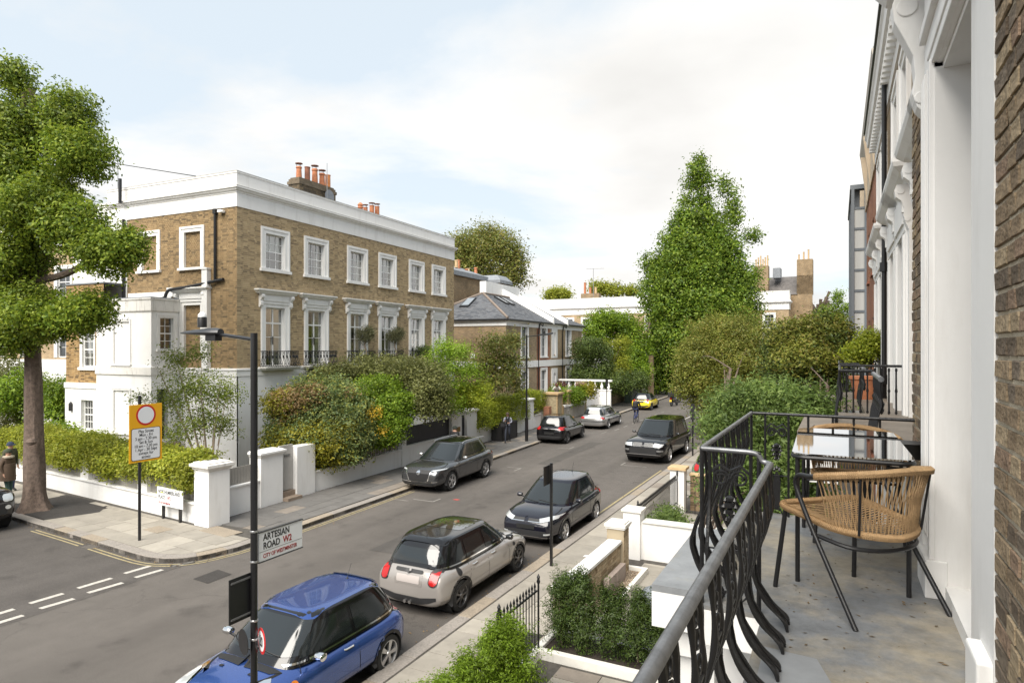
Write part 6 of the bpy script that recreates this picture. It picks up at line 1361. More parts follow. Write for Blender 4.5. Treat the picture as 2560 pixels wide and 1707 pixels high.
# --- minis
def d_mini(rear=True, front=False, five=False, roof=None, lampc=lamp_red, new=False, chromecaps=False, handle=chrome):
    def f(D):
        g = D['g']; H_ = g['roof']; b = g['belt']; L_ = D['L']; Y = D['Y']
        if five: sides = [[(.62,b+.04),(.95,b+.035),(.95,H_-.13),(.80,H_-.15)],[(1.02,b+.035),(1.72,b+.03),(1.72,H_-.10),(1.02,H_-.115)],[(1.80,b+.03),(2.62,b+.03),(2.36,H_-.11),(1.80,H_-.10)]]
        else: sides = [[(.50,b+.04),(1.30,b+.035),(1.30,H_-.105),(.72,H_-.13)],[(1.37,b+.035),(g['wb']-.28,b+.03),(g['wt']-.12,H_-.12),(1.37,H_-.10)]]
        glasshouse(D, sides, (b+.06, H_-.085), (b+.06, H_-.16), rww=.84)
        w1 = g['w1']; D['decal']('roof_panel', [(x, Y((g['rt']+g['wt'])/2)+y) for x, y in rrect(w1*1.86, g['wt']-g['rt']-.02, .17, 5)], 't', roof, off=.005, cell=.09)
        if five: D['decal']('sunroof', [(x, Y((g['rt']+g['wt'])/2+.2)+y) for x, y in rrect(w1*1.45, .7, .06)], 't', M('sunroof_glass', (.01,.01,.011), .02, coat=1., spec=1.), off=.009, cell=.09)
        aerial(D, g['rt']+.25, H_-.01, .24, -.1)
        D['both']('sill_trim', [(Y(.62),.20),(Y(L_-.72),.20),(Y(L_-.72),.32),(Y(.62),.32)], trim, off=.004)
        D['both']('belt_trim', [(Y(.25),b-.02),(Y(g['wb']-.1),b-.025),(Y(g['wb']-.1),b-.002),(Y(.25),b+.004)], chrome if not five or True else trim, off=.005)
        if rear:
            D['mir']('tail_lamp', [(a*1., q) for a, q in rr(D['hw']*.57, D['hw']*.765, .67, .92, .075)], 'b', lampc, off=.012); D['mir']('tail_lamp_ring', [(a, q) for a, q in rr(D['hw']*.545, D['hw']*.79, .645, .945, .085)], 'b', trim if five else chrome, off=.006)
            D['decal']('boot_handle', rr(-.32,.32,.845,.90,.025), 'b', trim, off=.02); D['decal']('number_plate', rr(-.27,.27,.66,.80,.02), 'b', D['c']['plate'], off=.012); D['decal']('plate_recess', rr(-.33,.33,.62,.83,.03), 'b', D['c']['paint'], off=.006)
            D['decal']('rear_diffuser', [(-.66,.40),(-.5,.33),(-.25,.27),(.25,.27),(.5,.33),(.66,.40),(.66,.46),(.3,.40),(-.3,.40),(-.66,.46)], 'b', trim, off=.012)
            MB().tube([(-.06,Y(-.03),.29),(-.06,Y(.1),.29)], .035, 8).tube([(.06,Y(-.03),.29),(.06,Y(.1),.29)], .035, 8).build('exhaust', chrome, D['car'])
            if five: D['decal']('fuel_cap', [(Y(.62)+.075*math.cos(a), .80+.075*math.sin(a)) for a in np.linspace(0, 2*math.pi, 16)[:-1]], 'r', trim, off=.008); MB().add([(.36,Y(-.0),.605),(.5,Y(.02),.605),(.5,Y(.02),.625),(.36,Y(0),.625)], [(0,1,2,3)])
            MB().tube([(-.2,Y(.34),b+.06),(.1,Y(.30),b+.13)], .008, 5).build('rear_wiper', trim, D['car'])
            D['decal']('rear_spoiler', [(-g['w1']*.8,Y(g['rt'])-.02),(g['w1']*.8,Y(g['rt'])-.02),(g['w1']*.74,Y(g['rt'])+.12),(-g['w1']*.74,Y(g['rt'])+.12)], 't', roof, off=.02)
        D['mir']('headlamp', ell(D['hw']*.66, .70, .125, .135), 'f', lamp_clear, off=.014); D['mir']('headlamp_ring', ell(D['hw']*.66, .70, .145, .155), 'f', chrome, off=.006)
        D['decal']('grille', [(-.42,.66),(.42,.66),(.36,.56),(-.36,.56)], 'f', trim, off=.008); D['decal']('lower_grille', rr(-.6,.6,.28,.40,.04), 'f', trim, off=.008)
        D['both']('side_indicator', [(Y(L_-1.02)+a, .74+q) for a, q in ell(0,0,.06,.04)], amber if chromecaps else trim, off=.01)
        if five: seams(D, [[(1.0,b-.02),(1.02,.75),(.93,.45),(1.1,.33)],[(1.76,b-.02),(1.76,.33)],[(2.66,b-.02),(2.72,.6),(2.70,.34)]])
        else: seams(D, [[(1.33,b-.02),(1.30,.33)],[(g['wb']-.26,b-.02),(g['wb']-.12,.6),(g['wb']-.2,.34)]])
        seams(D, [[(g['wb']-.02,b-.06),(L_-.55,.84),(L_-.42,.74)]])
        for s in ((1.22,2.02) if five else (1.52,)): handle_part(D, s, b-.14, handle)
        mirror_part(D, g['wb']-.42, b+.06, trim, chrome if chromecaps else roof)
        wipers(D, g['wb']-.1, b+.075)
        for x in (-.28,.28):
            h = D['cast']((x,Y(L_-.75),3),(0,0,-1)); MB().box(x-.03,x+.03,Y(L_-.77),Y(L_-.73),h[0].z,h[0].z+.012).build('washer_jet', trim, D['car'])
        D['decal']('scuttle', [(-.62,Y(g['wb'])-.02),(.62,Y(g['wb'])-.02),(.5,Y(g['wb'])+.10),(0,Y(g['wb'])+.14),(-.5,Y(g['wb'])+.10)], 't', trim, off=.008)
    return f
def mini_spec(five=False, **k):
    if five: d = dict(L=3.98, W=1.73, ro=.66, wb=2.567, wr=.315, top=[(0,.80),(.12,.93),(.35,.965),(1.0,.965),(2.7,.95),(3.0,.93),(3.5,.86),(3.8,.74),(3.98,.60)], cab=dict(belt=.95, roof=1.415, wb=2.98, wt=2.36, rt=.42, rb=.14, w0=.775, w1=.60, cr=1.6))
    else: d = dict(L=3.63, W=1.69, ro=.58, wb=2.467, wr=.30, top=[(0,.78),(.12,.90),(.35,.935),(1.0,.935),(2.4,.92),(2.66,.90),(3.1,.84),(3.45,.72),(3.63,.56)], cab=dict(belt=.925, roof=1.41, wb=2.66, wt=2.08, rt=.40, rb=.12, w0=.76, w1=.585, cr=1.6))
    d['plan'] = [(0,.90),(.4,.975),(.9,1.0),(d['L']-1.0,1.0),(d['L']-.45,.96),(d['L'],.84)]; d.update(k); return d
blue = paint('blue_metallic_paint', (.035,.085,.30), .22, .55); beige = paint('grey_beige_paint', (.31,.288,.27), .25, .25); gblack = paint('gloss_black_paint', (.006,.006,.007), .12, 0, .45); navyblack = paint('blue_black_paint', (.008,.008,.014), .12, 0, .45)
yellow = paint('yellow_paint', (.80,.62,.03), .2); greyp = paint('dark_grey_metallic', (.085,.088,.092), .25, .7); silver = paint('silver_metallic', (.50,.50,.50), .28, .85); greenp = paint('pale_green_paint', (.13,.19,.14), .3)
plate_dark = M('masked_plate', (.02,.02,.02), .4); plate_body = M('blank_plate', (.42,.38,.36), .4); plate_w = M('white_plate', (.7,.7,.7), .4)
GRP = 'cars parked along the street'
build_car('compact_car', 'metallic blue three-door compact car with chrome mirrors, nearest at the bottom', (-7.34, 7.15, 0), R(180), mini_spec(paint=blue, pillar=gblack, spokes=5, rim=alloy, plate=plate_dark, detail=d_mini(roof=blue, chromecaps=True), group=GRP))
build_car('compact_car', 'grey-beige five-door compact car with black roof and red oval tail lamps', (-7.56, 12.30, 0), 0, mini_spec(True, paint=beige, pillar=gblack, spokes=7, rim=alloy_dk, plate=plate_body, detail=d_mini(roof=gblack, five=True), group=GRP))
build_car('compact_car', 'bright yellow compact car with black roof parked far up the left side', (-14.95, 55.0, 0), R(2), mini_spec(paint=yellow, pillar=gblack, spokes=8, rim=alloy_dk, plate=plate_dark, detail=d_mini(roof=gblack), group=GRP))
build_car('compact_car', 'pale green compact car in a forecourt, half hidden by the balcony railing', (-3.85, 25.9, .1), R(-6), mini_spec(True, paint=greenp, pillar=gblack, spokes=8, rim=alloy_dk, plate=plate_dark, detail=d_mini(roof=gblack, five=True), group=GRP))
# --- black three-door hatchback
def d_polo(D):
    g = D['g']; Y = D['Y']; b = g['belt']; H_ = g['roof']; L_ = D['L']
    glasshouse(D, [[(.42,b+.10),(1.22,b+.03),(1.22,H_-.11),(.78,H_-.14)],[(1.30,b+.03),(2.62,b-.0),(2.12,H_-.12),(1.30,H_-.10)]], (b+.0, H_-.09), (b+.08, H_-.16))
    D['mir']('headlamp', [(.40,.66),(.76,.74),(.80,.80),(.62,.80),(.36,.75)], 'f', lamp_clear, off=.012); D['decal']('grille', [(-.40,.655),(.40,.655),(.37,.745),(-.37,.745)], 'f', trim, off=.006); D['decal']('grille_strip', [(-.42,.665),(.42,.665),(.42,.68),(-.42,.68)], 'f', chrome, off=.012)
    D['decal']('badge', ell(0,.71,.065,.065), 'f', chrome, off=.016); D['decal']('lower_grille', [(-.66,.30),(.66,.30),(.58,.46),(-.58,.46)], 'f', trim, off=.006); D['decal']('number_plate', rect(-.26,.26,.49,.60), 'f', plate_dark, off=.012); D['decal']('bumper_trim', [(-.64,.29),(.64,.29),(.66,.305),(-.66,.305)], 'f', chrome, off=.012); D['mir']('fog_lamp', [(.52,.36),(.70,.38),(.70,.42),(.52,.40)], 'f', lamp_clear, off=.012)
    D['mir']('tail_lamp', [(.52,.75),(.80,.78),(.80,.95),(.56,.93)], 'b', lamp_red, off=.01)
    seams(D, [[(1.26,b-.02),(1.26,.30)],[(2.60,b-.03),(2.72,.6),(2.66,.3)],[(g['wb'],b-.05),(L_-.5,.83),(L_-.2,.74)]]); handle_part(D, 1.48, b-.14, navyblack); mirror_part(D, 2.42, b+.05, navyblack, navyblack); wipers(D, 2.9, b+.02); aerial(D, g['rt']+.2, H_, .24, -.14)
    D['both']('sill_trim', [(Y(.75),.20),(Y(L_-.95),.20),(Y(L_-.95),.28),(Y(.75),.28)], trim, off=.004)
build_car('hatchback_car', 'blue-black three-door hatchback facing the viewer by the right kerb', (-7.40, 17.30, 0), R(180), dict(L=3.97, W=1.69, ro=.70, wb=2.47, wr=.305, paint=navyblack, pillar=navyblack, arch=navyblack, spokes=6, rim=alloy, plate=plate_dark, pt=4., qt=4., dn=.2, top=[(0,.84),(.12,.97),(.4,1.0),(1.2,.98),(2.7,.945),(3.0,.93),(3.5,.875),(3.8,.79),(3.97,.68)], plan=[(0,.90),(.4,.97),(1,1),(2.9,1),(3.4,.96),(3.97,.82)], cab=dict(belt=.94, roof=1.453, wb=3.02, wt=2.14, rt=.42, rb=.15, w0=.775, w1=.60, cr=1.5), detail=d_polo, group=GRP))
# --- grey crossover
def d_cross(D):
    g = D['g']; Y = D['Y']; b = g['belt']; H_ = g['roof']; L_ = D['L']
    glasshouse(D, [[(.78,b+.12),(1.10,b+.06),(1.62,b+.04),(1.62,H_-.12),(1.05,H_-.15)],[(1.70,b+.035),(2.92,b-.0),(2.40,H_-.12),(1.70,H_-.11)]], (b+.0, H_-.09), (b+.10, H_-.18))
    D['decal']('roof_panel', [(x, Y((g['rt']+g['wt'])/2)+y) for x, y in rrect(g['w1']*1.74, g['wt']-g['rt']-.05, .15)], 't', gblack, off=.006, cell=.09)
    for sg in (-1, 1): MB().tube(curve_pts([(sg*g['w1']*1.0,Y(.55),H_-.05),(sg*g['w1']*.97,Y(.7),H_+.012),(sg*g['w1']*.97,Y(2.0),H_+.012),(sg*g['w1']*1.0,Y(2.35),H_-.06)], 4), .016, 6).build('roof_bar', silver, D['car'], True)
    D['decal']('grille', [(-.50,.84),(.50,.84),(.36,.46),(.26,.44),(-.26,.44),(-.36,.46)], 'f', trim, off=.008); D['mir']('grille_trim', [(.52,.84),(.555,.84),(.42,.46),(.38,.46)], 'f', chrome, off=.014)
    D['mir']('headlamp', [(.50,.80),(.86,.845),(.90,.885),(.56,.85)], 'f', lamp_clear, off=.012); D['mir']('corner_vent', [(.66,.52),(.84,.74),(.86,.60),(.78,.50)], 'f', trim, off=.01); D['decal']('badge', ell(0,.74,.08,.075), 'f', chrome, off=.018); D['decal']('number_plate', rect(-.26,.26,.47,.58), 'f', plate_dark, off=.014)
    D['decal']('lower_bumper', [(-.75,.30),(.75,.30),(.70,.38),(-.70,.38)], 'f', trim, off=.008); D['mir']('bumper_trim', [(.30,.40),(.76,.44),(.76,.465),(.30,.425)], 'f', chrome, off=.014)
    D['both']('sill_trim', [(Y(.95),.24),(Y(L_-1.1),.24),(Y(L_-1.1),.36),(Y(.95),.36)], trim, off=.005); D['both']('belt_trim', [(Y(.85),b+.09),(Y(1.2),b+.03),(Y(2.95),b-.03),(Y(2.95),b-.015),(Y(1.2),b+.045),(Y(.87),b+.11)], chrome, off=.008)
    seams(D, [[(1.02,b-.0),(1.05,.75),(1.2,.40)],[(1.66,b),(1.62,.38)],[(2.98,b-.04),(3.02,.6),(2.92,.38)],[(g['wb'],b-.06),(L_-.5,.92),(L_-.12,.84)]])
    for s in (1.28, 2.10): handle_part(D, s, b-.11, greyp)
    mirror_part(D, 2.72, b+.06, greyp, silver); wipers(D, 3.2, b+.02); D['mir']('tail_lamp', [(.5,.9),(.88,.92),(.88,1.04),(.55,1.0)], 'b', lamp_red, off=.01)
build_car('crossover_car', 'dark grey crossover with black roof parked at the left kerb facing the viewer', (-13.66, 21.4, 0), R(181.5), dict(L=4.43, W=1.84, H=1.63, ro=.86, wb=2.665, wr=.355, zb=.24, paint=greyp, pillar=greyp, spokes=5, rim=alloy, plate=plate_dark, pt=4.4, qt=4.6, dn=.18, top=[(0,.98),(.12,1.08),(.5,1.11),(1.6,1.09),(2.9,1.05),(3.3,1.035),(3.9,.985),(4.25,.905),(4.43,.78)], plan=[(0,.90),(.4,.98),(1,1),(3.4,1),(3.9,.965),(4.43,.84)], cab=dict(belt=1.05, roof=1.625, wb=3.52, wt=2.55, rt=.60, rb=.12, w0=.835, w1=.64, cr=1.1, cf=1.05), detail=d_cross, group=GRP))
# --- black luxury off-roader
def d_suv(D):
    g = D['g']; Y = D['Y']; b = g['belt']; H_ = g['roof']; L_ = D['L']
    glasshouse(D, [[(.35,b+.04),(1.25,b+.035),(1.25,H_-.12),(.55,H_-.13)],[(1.33,b+.035),(2.22,b+.03),(2.22,H_-.11),(1.33,H_-.12)],[(2.30,b+.03),(3.25,b+.02),(2.92,H_-.13),(2.30,H_-.11)]], (b+.03, H_-.10), (b+.05, H_-.16), wsw=.93)
    D['decal']('grille', [(-.47,.80),(.47,.80),(.47,.955),(-.47,.955)], 'f', M('bright_grille', (.22,.22,.22), .45, .6), off=.008)
    for k in range(4): D['decal']('grille_slot', rr(-.45,.45,.815+k*.035,.832+k*.035,.006,2), 'f', trim, off=.014)
    D['mir']('headlamp', [(.50,.80),(.86,.82),(.90,.92),(.52,.955)], 'f', lamp_clear, off=.012); D['decal']('bumper_trim', [(-.84,.44),(.84,.44),(.84,.465),(-.84,.465)], 'f', chrome, off=.012); D['decal']('number_plate', rect(-.30,.30,.56,.68), 'f', plate_dark, off=.012); D['decal']('lower_grille', rr(-.62,.62,.47,.74,.03), 'f', trim, off=.006); D['mir']('fog_lamp', rr(.64,.90,.60,.68,.02), 'f', MATS['bright_grille'], off=.012)
    D['both']('sill_trim', [(Y(1.2),.44),(Y(L_-1.35),.44),(Y(L_-1.35),.465),(Y(1.2),.465)], chrome, off=.008)
    seams(D, [[(1.29,b),(1.2,.55)],[(2.26,b),(2.26,.42)],[(3.28,b-.02),(3.35,.6),(3.3,.42)],[(g['wb'],b-.05),(L_-.6,1.02),(L_-.2,.97)]])
    for s in (1.55, 2.5): handle_part(D, s, b-.13, gblack)
    mirror_part(D, 3.05, b+.08, gblack, gblack); wipers(D, 3.6, b+.05); D['mir']('tail_lamp', rr(.78,.93,.95,1.25,.03), 'b', lamp_red, off=.01)
    D['decal']('roof_glass', [(x, Y((g['rt']+g['wt'])/2)+y) for x, y in rrect(g['w1']*1.5, 2.0, .1)], 't', M('sunroof_glass', (.01,.01,.011), .02), off=.006, cell=.1)
build_car('off_road_car', 'large black off-road car with silver mesh grille facing the viewer on the right', (-7.78, 31.1, 0), R(177), dict(L=5.0, W=2.0, H=1.83, ro=1.13, wb=2.92, wr=.385, zb=.28, tw=.25, paint=gblack, pillar=gblack, arch=gblack, spokes=10, rim=alloy, plate=plate_dark, qt=4.2, pt=4.2, top=[(0,1.05),(.1,1.14),(.5,1.17),(2.0,1.17),(3.4,1.15),(3.7,1.14),(4.5,1.08),(4.85,.99),(5.0,.86)], plan=[(0,.93),(.4,.985),(1,1),(4,1),(4.6,.97),(5,.88)], cab=dict(belt=1.14, roof=1.83, wb=3.80, wt=3.02, rt=.22, rb=.06, w0=.92, w1=.76, cr=1.3), detail=d_suv, group=GRP))
# --- silver estate
def d_estate(D):
    g = D['g']; Y = D['Y']; b = g['belt']; H_ = g['roof']; L_ = D['L']
    glasshouse(D, [[(.40,b+.03),(1.08,b+.025),(1.08,H_-.11),(.66,H_-.12)],[(1.15,b+.025),(1.95,b+.02),(1.95,H_-.10),(1.15,H_-.11)],[(2.02,b+.02),(2.98,b+.01),(2.52,H_-.11),(2.02,H_-.10)]], (b+.02, H_-.09), (b+.03, H_-.13))
    for sg in (-1, 1): MB().tube(curve_pts([(sg*g['w1']*.93,Y(.55),H_-.03),(sg*g['w1']*.9,Y(.75),H_+.025),(sg*g['w1']*.9,Y(2.1),H_+.025),(sg*g['w1']*.93,Y(2.35),H_-.03)], 4), .014, 6).build('roof_bar', trim, D['car'], True)
    D['mir']('tail_lamp', [(.50,.68),(.80,.70),(.80,.82),(.50,.80)], 'b', lamp_red, off=.01); D['decal']('number_plate', rect(-.28,.28,.68,.79), 'b', M('grey_plate', (.45,.44,.42), .4), off=.01); D['decal']('bumper_strip', [(-.80,.50),(.80,.50),(.80,.53),(-.80,.53)], 'b', trim, off=.008)
    D['both']('rub_strip', [(Y(.75),.56),(Y(L_-.95),.56),(Y(L_-.95),.60),(Y(.75),.60)], trim, off=.006)
    seams(D, [[(1.11,b),(1.12,.7),(1.2,.35)],[(1.98,b),(1.98,.32)],[(3.0,b-.02),(3.05,.6),(3.0,.32)]])
    for s in (1.3, 2.2): handle_part(D, s, b-.1, silver)
    mirror_part(D, 2.85, b+.05, silver, trim); D['mir']('headlamp', [(.40,.64),(.80,.66),(.80,.76),(.40,.76)], 'f', lamp_clear, off=.01); D['decal']('grille', [(-.3,.64),(.3,.64),(.3,.76),(-.3,.76)], 'f', trim, off=.01); D['decal']('rear_badge', ell(0,.86,.035,.035,12), 'b', chrome, off=.01)
build_car('estate_car', 'silver estate car with roof bars parked on the left', (-14.28, 41.5, 0), R(2), dict(L=4.5, W=1.74, H=1.42, ro=.98, wb=2.75, wr=.315, paint=silver, pillar=silver, arch=silver, spokes=9, rim=alloy, plate=plate_dark, top=[(0,.78),(.15,.90),(.4,.93),(1.5,.92),(3.0,.90),(3.3,.88),(4.0,.80),(4.35,.71),(4.5,.60)], plan=[(0,.91),(.4,.98),(1,1),(3.4,1),(4.0,.96),(4.5,.85)], cab=dict(belt=.90, roof=1.41, wb=3.35, wt=2.54, rt=.38, rb=.12, w0=.78, w1=.60), detail=d_estate, group=GRP))
# --- black five-door hatchback
def d_c3(D):
    g = D['g']; Y = D['Y']; b = g['belt']; H_ = g['roof']; L_ = D['L']
    glasshouse(D, [[(.62,b+.08),(1.02,b+.05),(1.55,b+.04),(1.55,H_-.11),(.92,H_-.14)],[(1.62,b+.035),(2.62,b+.01),(2.12,H_-.12),(1.62,H_-.10)]], (b+.02, H_-.09), (b+.05, H_-.17), rww=.8)
    D['mir']('tail_lamp', rr(.52,.80,.78,.94,.05), 'b', lamp_red, off=.012); D['decal']('number_plate', rect(-.28,.28,.55,.66), 'b', plate_dark, off=.01); D['decal']('lower_bumper', [(-.78,.26),(.78,.26),(.74,.46),(-.74,.46)], 'b', trim, off=.006)
    D['both']('sill_trim', [(Y(.85),.22),(Y(L_-.95),.22),(Y(L_-.95),.33),(Y(.85),.33)], trim, off=.005); D['both']('sill_line', [(Y(.95),.34),(Y(L_-1.0),.34),(Y(L_-1.0),.355),(Y(.95),.355)], silver, off=.007)
    seams(D, [[(.98,b),(1.0,.7),(1.1,.36)],[(1.59,b),(1.58,.34)],[(2.66,b-.03),(2.72,.6),(2.68,.34)]])
    for s in (1.15, 1.85): handle_part(D, s, b-.1, gblack)
    mirror_part(D, 2.45, b+.06, gblack, gblack); D['decal']('badge', [(-.06,.83),(0,.87),(.06,.83),(.06,.85),(0,.89),(-.06,.85)], 'b', chrome, off=.012)
    D['decal']('roof_glass', [(x, Y((g['rt']+g['wt'])/2+.1)+y) for x, y in rrect(g['w1']*1.4, .9, .08)], 't', MATS['sunroof_glass'], off=.006, cell=.1)
    MB().tube([(-.15,Y(.28),b+.08),(.25,Y(.26),b+.1)], .01, 5).build('rear_wiper', trim, D['car'])
build_car('hatchback_car', 'black five-door hatchback with red tail lamps on the left, behind the silver estate', (-14.2, 34.2, 0), R(2), dict(L=4.0, W=1.75, H=1.49, ro=.69, wb=2.54, wr=.32, zb=.22, paint=gblack, pillar=gblack, spokes=8, rim=alloy_dk, plate=plate_dark, top=[(0,.86),(.15,.97),(.4,1.0),(1.3,.98),(2.7,.95),(3.0,.94),(3.5,.88),(3.85,.76),(4.0,.62)], plan=[(0,.89),(.4,.97),(1,1),(3,1),(3.5,.96),(4,.84)], cab=dict(belt=.95, roof=1.485, wb=3.02, wt=2.16, rt=.40, rb=.14, w0=.80, w1=.62, cr=1.5), detail=d_c3, group=GRP))
# --- black off-roader at the left edge
def d_def(D):
    g = D['g']; Y = D['Y']; b = g['belt']; H_ = g['roof']; L_ = D['L']
    glasshouse(D, [[(.3,b+.05),(1.3,b+.05),(1.3,H_-.12),(.4,H_-.12)],[(1.4,b+.05),(2.9,b+.04),(2.7,H_-.13),(1.4,H_-.12)]], (b+.04, H_-.12), (b+.1, H_-.2), wsw=.92)
    D['mir']('headlamp', rr(.60,.86,.86,1.06,.06), 'f', lamp_clear, off=.012); D['decal']('grille', rr(-.5,.5,.88,1.04,.03), 'f', trim, off=.008); D['decal']('number_plate', rect(-.27,.27,.55,.66), 'f', plate_w, off=.014)
    D['decal']('badge', ell(.22,.98,.08,.035), 'f', chrome, off=.016); D['decal']('lower_grille', rr(-.7,.7,.50,.80,.04), 'f', trim, off=.006); D['mir']('fog_lamp', ell(.72,.70,.07,.06), 'f', lamp_clear, off=.012)
    mirror_part(D, 3.0, b+.15, gblack, gblack); seams(D, [[(g['wb'],b),(L_-.5,1.1)]])
    h = D['cast']((-.2,6,.6),(0,-1,0)); yy = h[0].y+.017; l = MB(); l.tube([(-.215,yy,.64),(-.215,yy,.585),(-.205,yy,.57),(-.19,yy,.57),(-.18,yy,.585)], .006, 4); l.build('plate_letter', trim, D['car'])
build_car('off_road_car', 'black boxy off-road car nosing in at the left edge beside the tree', (-23.75, 9.30, 0), R(-94), dict(L=4.75, W=2.0, H=1.97, ro=.95, wb=3.02, wr=.40, zb=.32, tw=.26, paint=gblack, pillar=gblack, arch=trim, spokes=6, rim=alloy_dk, plate=plate_w, qt=5, pt=4.5, top=[(0,1.15),(.1,1.24),(.5,1.27),(3.2,1.25),(3.5,1.24),(4.4,1.19),(4.65,1.10),(4.75,.95)], plan=[(0,.95),(.4,.99),(1,1),(4,1),(4.5,.975),(4.75,.93)], cab=dict(belt=1.24, roof=1.97, wb=3.5, wt=2.95, rt=.15, rb=.05, w0=.90, w1=.80), detail=d_def, group=GRP))
# ================================================================== FOLIAGE
LEAFN, LEAFS = 1.9, 1.12
def leafmat(name, cols, tr=.42, rough=.5, k=(1.62,1.38,.9)):
    cols = [(c[0]*k[0], c[1]*k[1], c[2]*k[2]) for c in cols]
    return M(name, cols[1], rough, isl=cols, trans=tr, spec=.35, var=.42, vs_=.7)
def foliage(name, clumps, n, size, mat, parent=None, seed=1, per=9, sig=1.6, asp=.55, up=.5, shell=.72, rough=.16, inner=.25, droop=.15):
    """leaf faces spread through a set of ellipsoid clumps (centre, radii), bunched on twigs so gaps open between them"""
    n = int(n*LEAFN); size = size*LEAFS; sig = sig/LEAFS
    g = np.random.default_rng(seed); area = np.array([(c[1][0]*c[1][1]+c[1][1]*c[1][2]+c[1][0]*c[1][2])/3*(c[2] if len(c) > 2 else 1) for c in clumps]); area = area/area.sum(); C = []; Nn = []
    for (cl, a) in zip(clumps, area):
        nt = max(3, int(n*a/per)); d = g.normal(size=(nt, 3)); d /= np.linalg.norm(d, axis=1)[:, None]
        ph = g.uniform(0, 6.28, 6); lump = 1+rough*(np.sin(3.1*d[:,0]*2+ph[0])+np.sin(3.7*d[:,1]*2+ph[1])+np.sin(4.3*d[:,2]*2+ph[2]))/1.5+rough*.6*np.sin(9*d[:,0]+7*d[:,1]+ph[3])*np.sin(8*d[:,2]+ph[4])
        r = np.where(g.random(nt) < inner, g.uniform(.25, shell, nt), g.uniform(shell, 1.03, nt))*lump
        p = np.array(cl[0])+d*r[:,None]*np.array(cl[1]); C.append(p); Nn.append(d/np.array(cl[1])*min(cl[1]))
    C = np.concatenate(C); Nn = np.concatenate(Nn); nt = len(C)
    k = np.repeat(np.arange(nt), per); m = len(k)
    P = C[k]+g.normal(size=(m, 3))*size*sig*np.array([1, 1, .8]); nv = (Nn*.7+np.array([0, 0, up])+g.normal(size=(nt, 3))*.42)[k]+g.normal(size=(m, 3))*.30; nv /= np.linalg.norm(nv, axis=1)[:,None]
    a = g.normal(size=(m, 3)); a -= nv*(a*nv).sum(1)[:,None]; a /= np.linalg.norm(a, axis=1)[:,None]; b = np.cross(nv, a)
    l = size*g.uniform(.65, 1.25, m)[:,None]; w_ = l*asp
    V = np.stack([P-a*l*.5, P+b*w_*.5+nv*l*.06, P+a*l*.55-nv*l*droop, P-b*w_*.5+nv*l*.06], 1).reshape(-1, 3); F = np.arange(m*4).reshape(-1, 4)
    o = np_mesh(name, V, F, mat, parent)
    return stuff(o) if m < 9000 and name not in ('foliage', 'crown') else o
def boxfoliage(name, x0, x1, y0, y1, z0, z1, n, size, mat, parent=None, seed=1, wob=.12, per=8, sig=1.2, asp=.55, fr=None):
    """clipped hedge: leaves on the faces of a wobbly box"""
    n = int(n*LEAFN); size = size*LEAFS; sig = sig/LEAFS
    g = np.random.default_rng(seed); d = np.array([x1-x0, y1-y0, z1-z0]); o = np.array([x0, y0, z0]); nt = int(n/per)
    A = np.array([d[1]*d[2], d[1]*d[2], d[0]*d[2], d[0]*d[2], d[0]*d[1]*1.3]); fc = g.choice(5, nt, p=A/A.sum()); u = g.random((nt, 3)); N_ = np.zeros((nt, 3))
    for k, (ax, val) in enumerate(((0,0),(0,1),(1,0),(1,1),(2,1))): s = fc == k; u[s, ax] = val; N_[s, ax] = 2*val-1
    P = o+u*d; ph = g.uniform(0, 6.28, 4)
    bulge = wob*(np.sin(P[:,0]*2.3+ph[0])+np.sin(P[:,1]*2.9+ph[1])+np.sin(P[:,2]*4+ph[2])+np.sin(P[:,0]*6+P[:,1]*5+ph[3]))*.5
    P = P+N_*(bulge-np.abs(g.normal(0, .07, nt)))[:,None]
    # round the shoulders
    t = np.clip((P[:,2]-z0)/d[2], 0, 1); s = np.clip((t-.7)/.3, 0, 1)[:,None]; cen = (o+d/2); P[:, :2] = P[:, :2]+(cen[:2]-P[:, :2])*s*np.minimum(.12/np.maximum(d[:2], .3), .22)*2
    k = np.repeat(np.arange(nt), per); m = len(k); Q = P[k]+g.normal(size=(m, 3))*size*sig
    nv = (N_*.7+np.array([0,0,.5])+g.normal(size=(nt, 3))*.4)[k]+g.normal(size=(m, 3))*.3; nv /= np.linalg.norm(nv, axis=1)[:,None]; a = g.normal(size=(m, 3)); a -= nv*(a*nv).sum(1)[:,None]; a /= np.linalg.norm(a, axis=1)[:,None]; b = np.cross(nv, a); l = size*g.uniform(.65, 1.25, m)[:,None]; w_ = l*asp
    V = np.stack([Q-a*l*.5, Q+b*w_*.5+nv*l*.06, Q+a*l*.55-nv*l*.15, Q-b*w_*.5+nv*l*.06], 1).reshape(-1, 3); return np_mesh(name, V, np.arange(m*4).reshape(-1, 4), mat, parent)
SA_, CA_ = math.sin(YAW), math.cos(YAW)
def at(u, v, Z):
    """place a measured direction at a chosen distance (metres along the view)"""
    X = Z*(u-1280)/1600; return (X*CA_-Z*SA_, X*SA_+Z*CA_, CAMH+(870-v)*Z/1600)
def cl(u, v, ru, rv, Z, dr=None, w_=1.):
    s = Z/1600; return (at(u, v, Z), ((dr or ru*s), (dr or ru*s), rv*s), w_) if dr is None else (at(u, v, Z), (ru*s, dr, rv*s), w_)
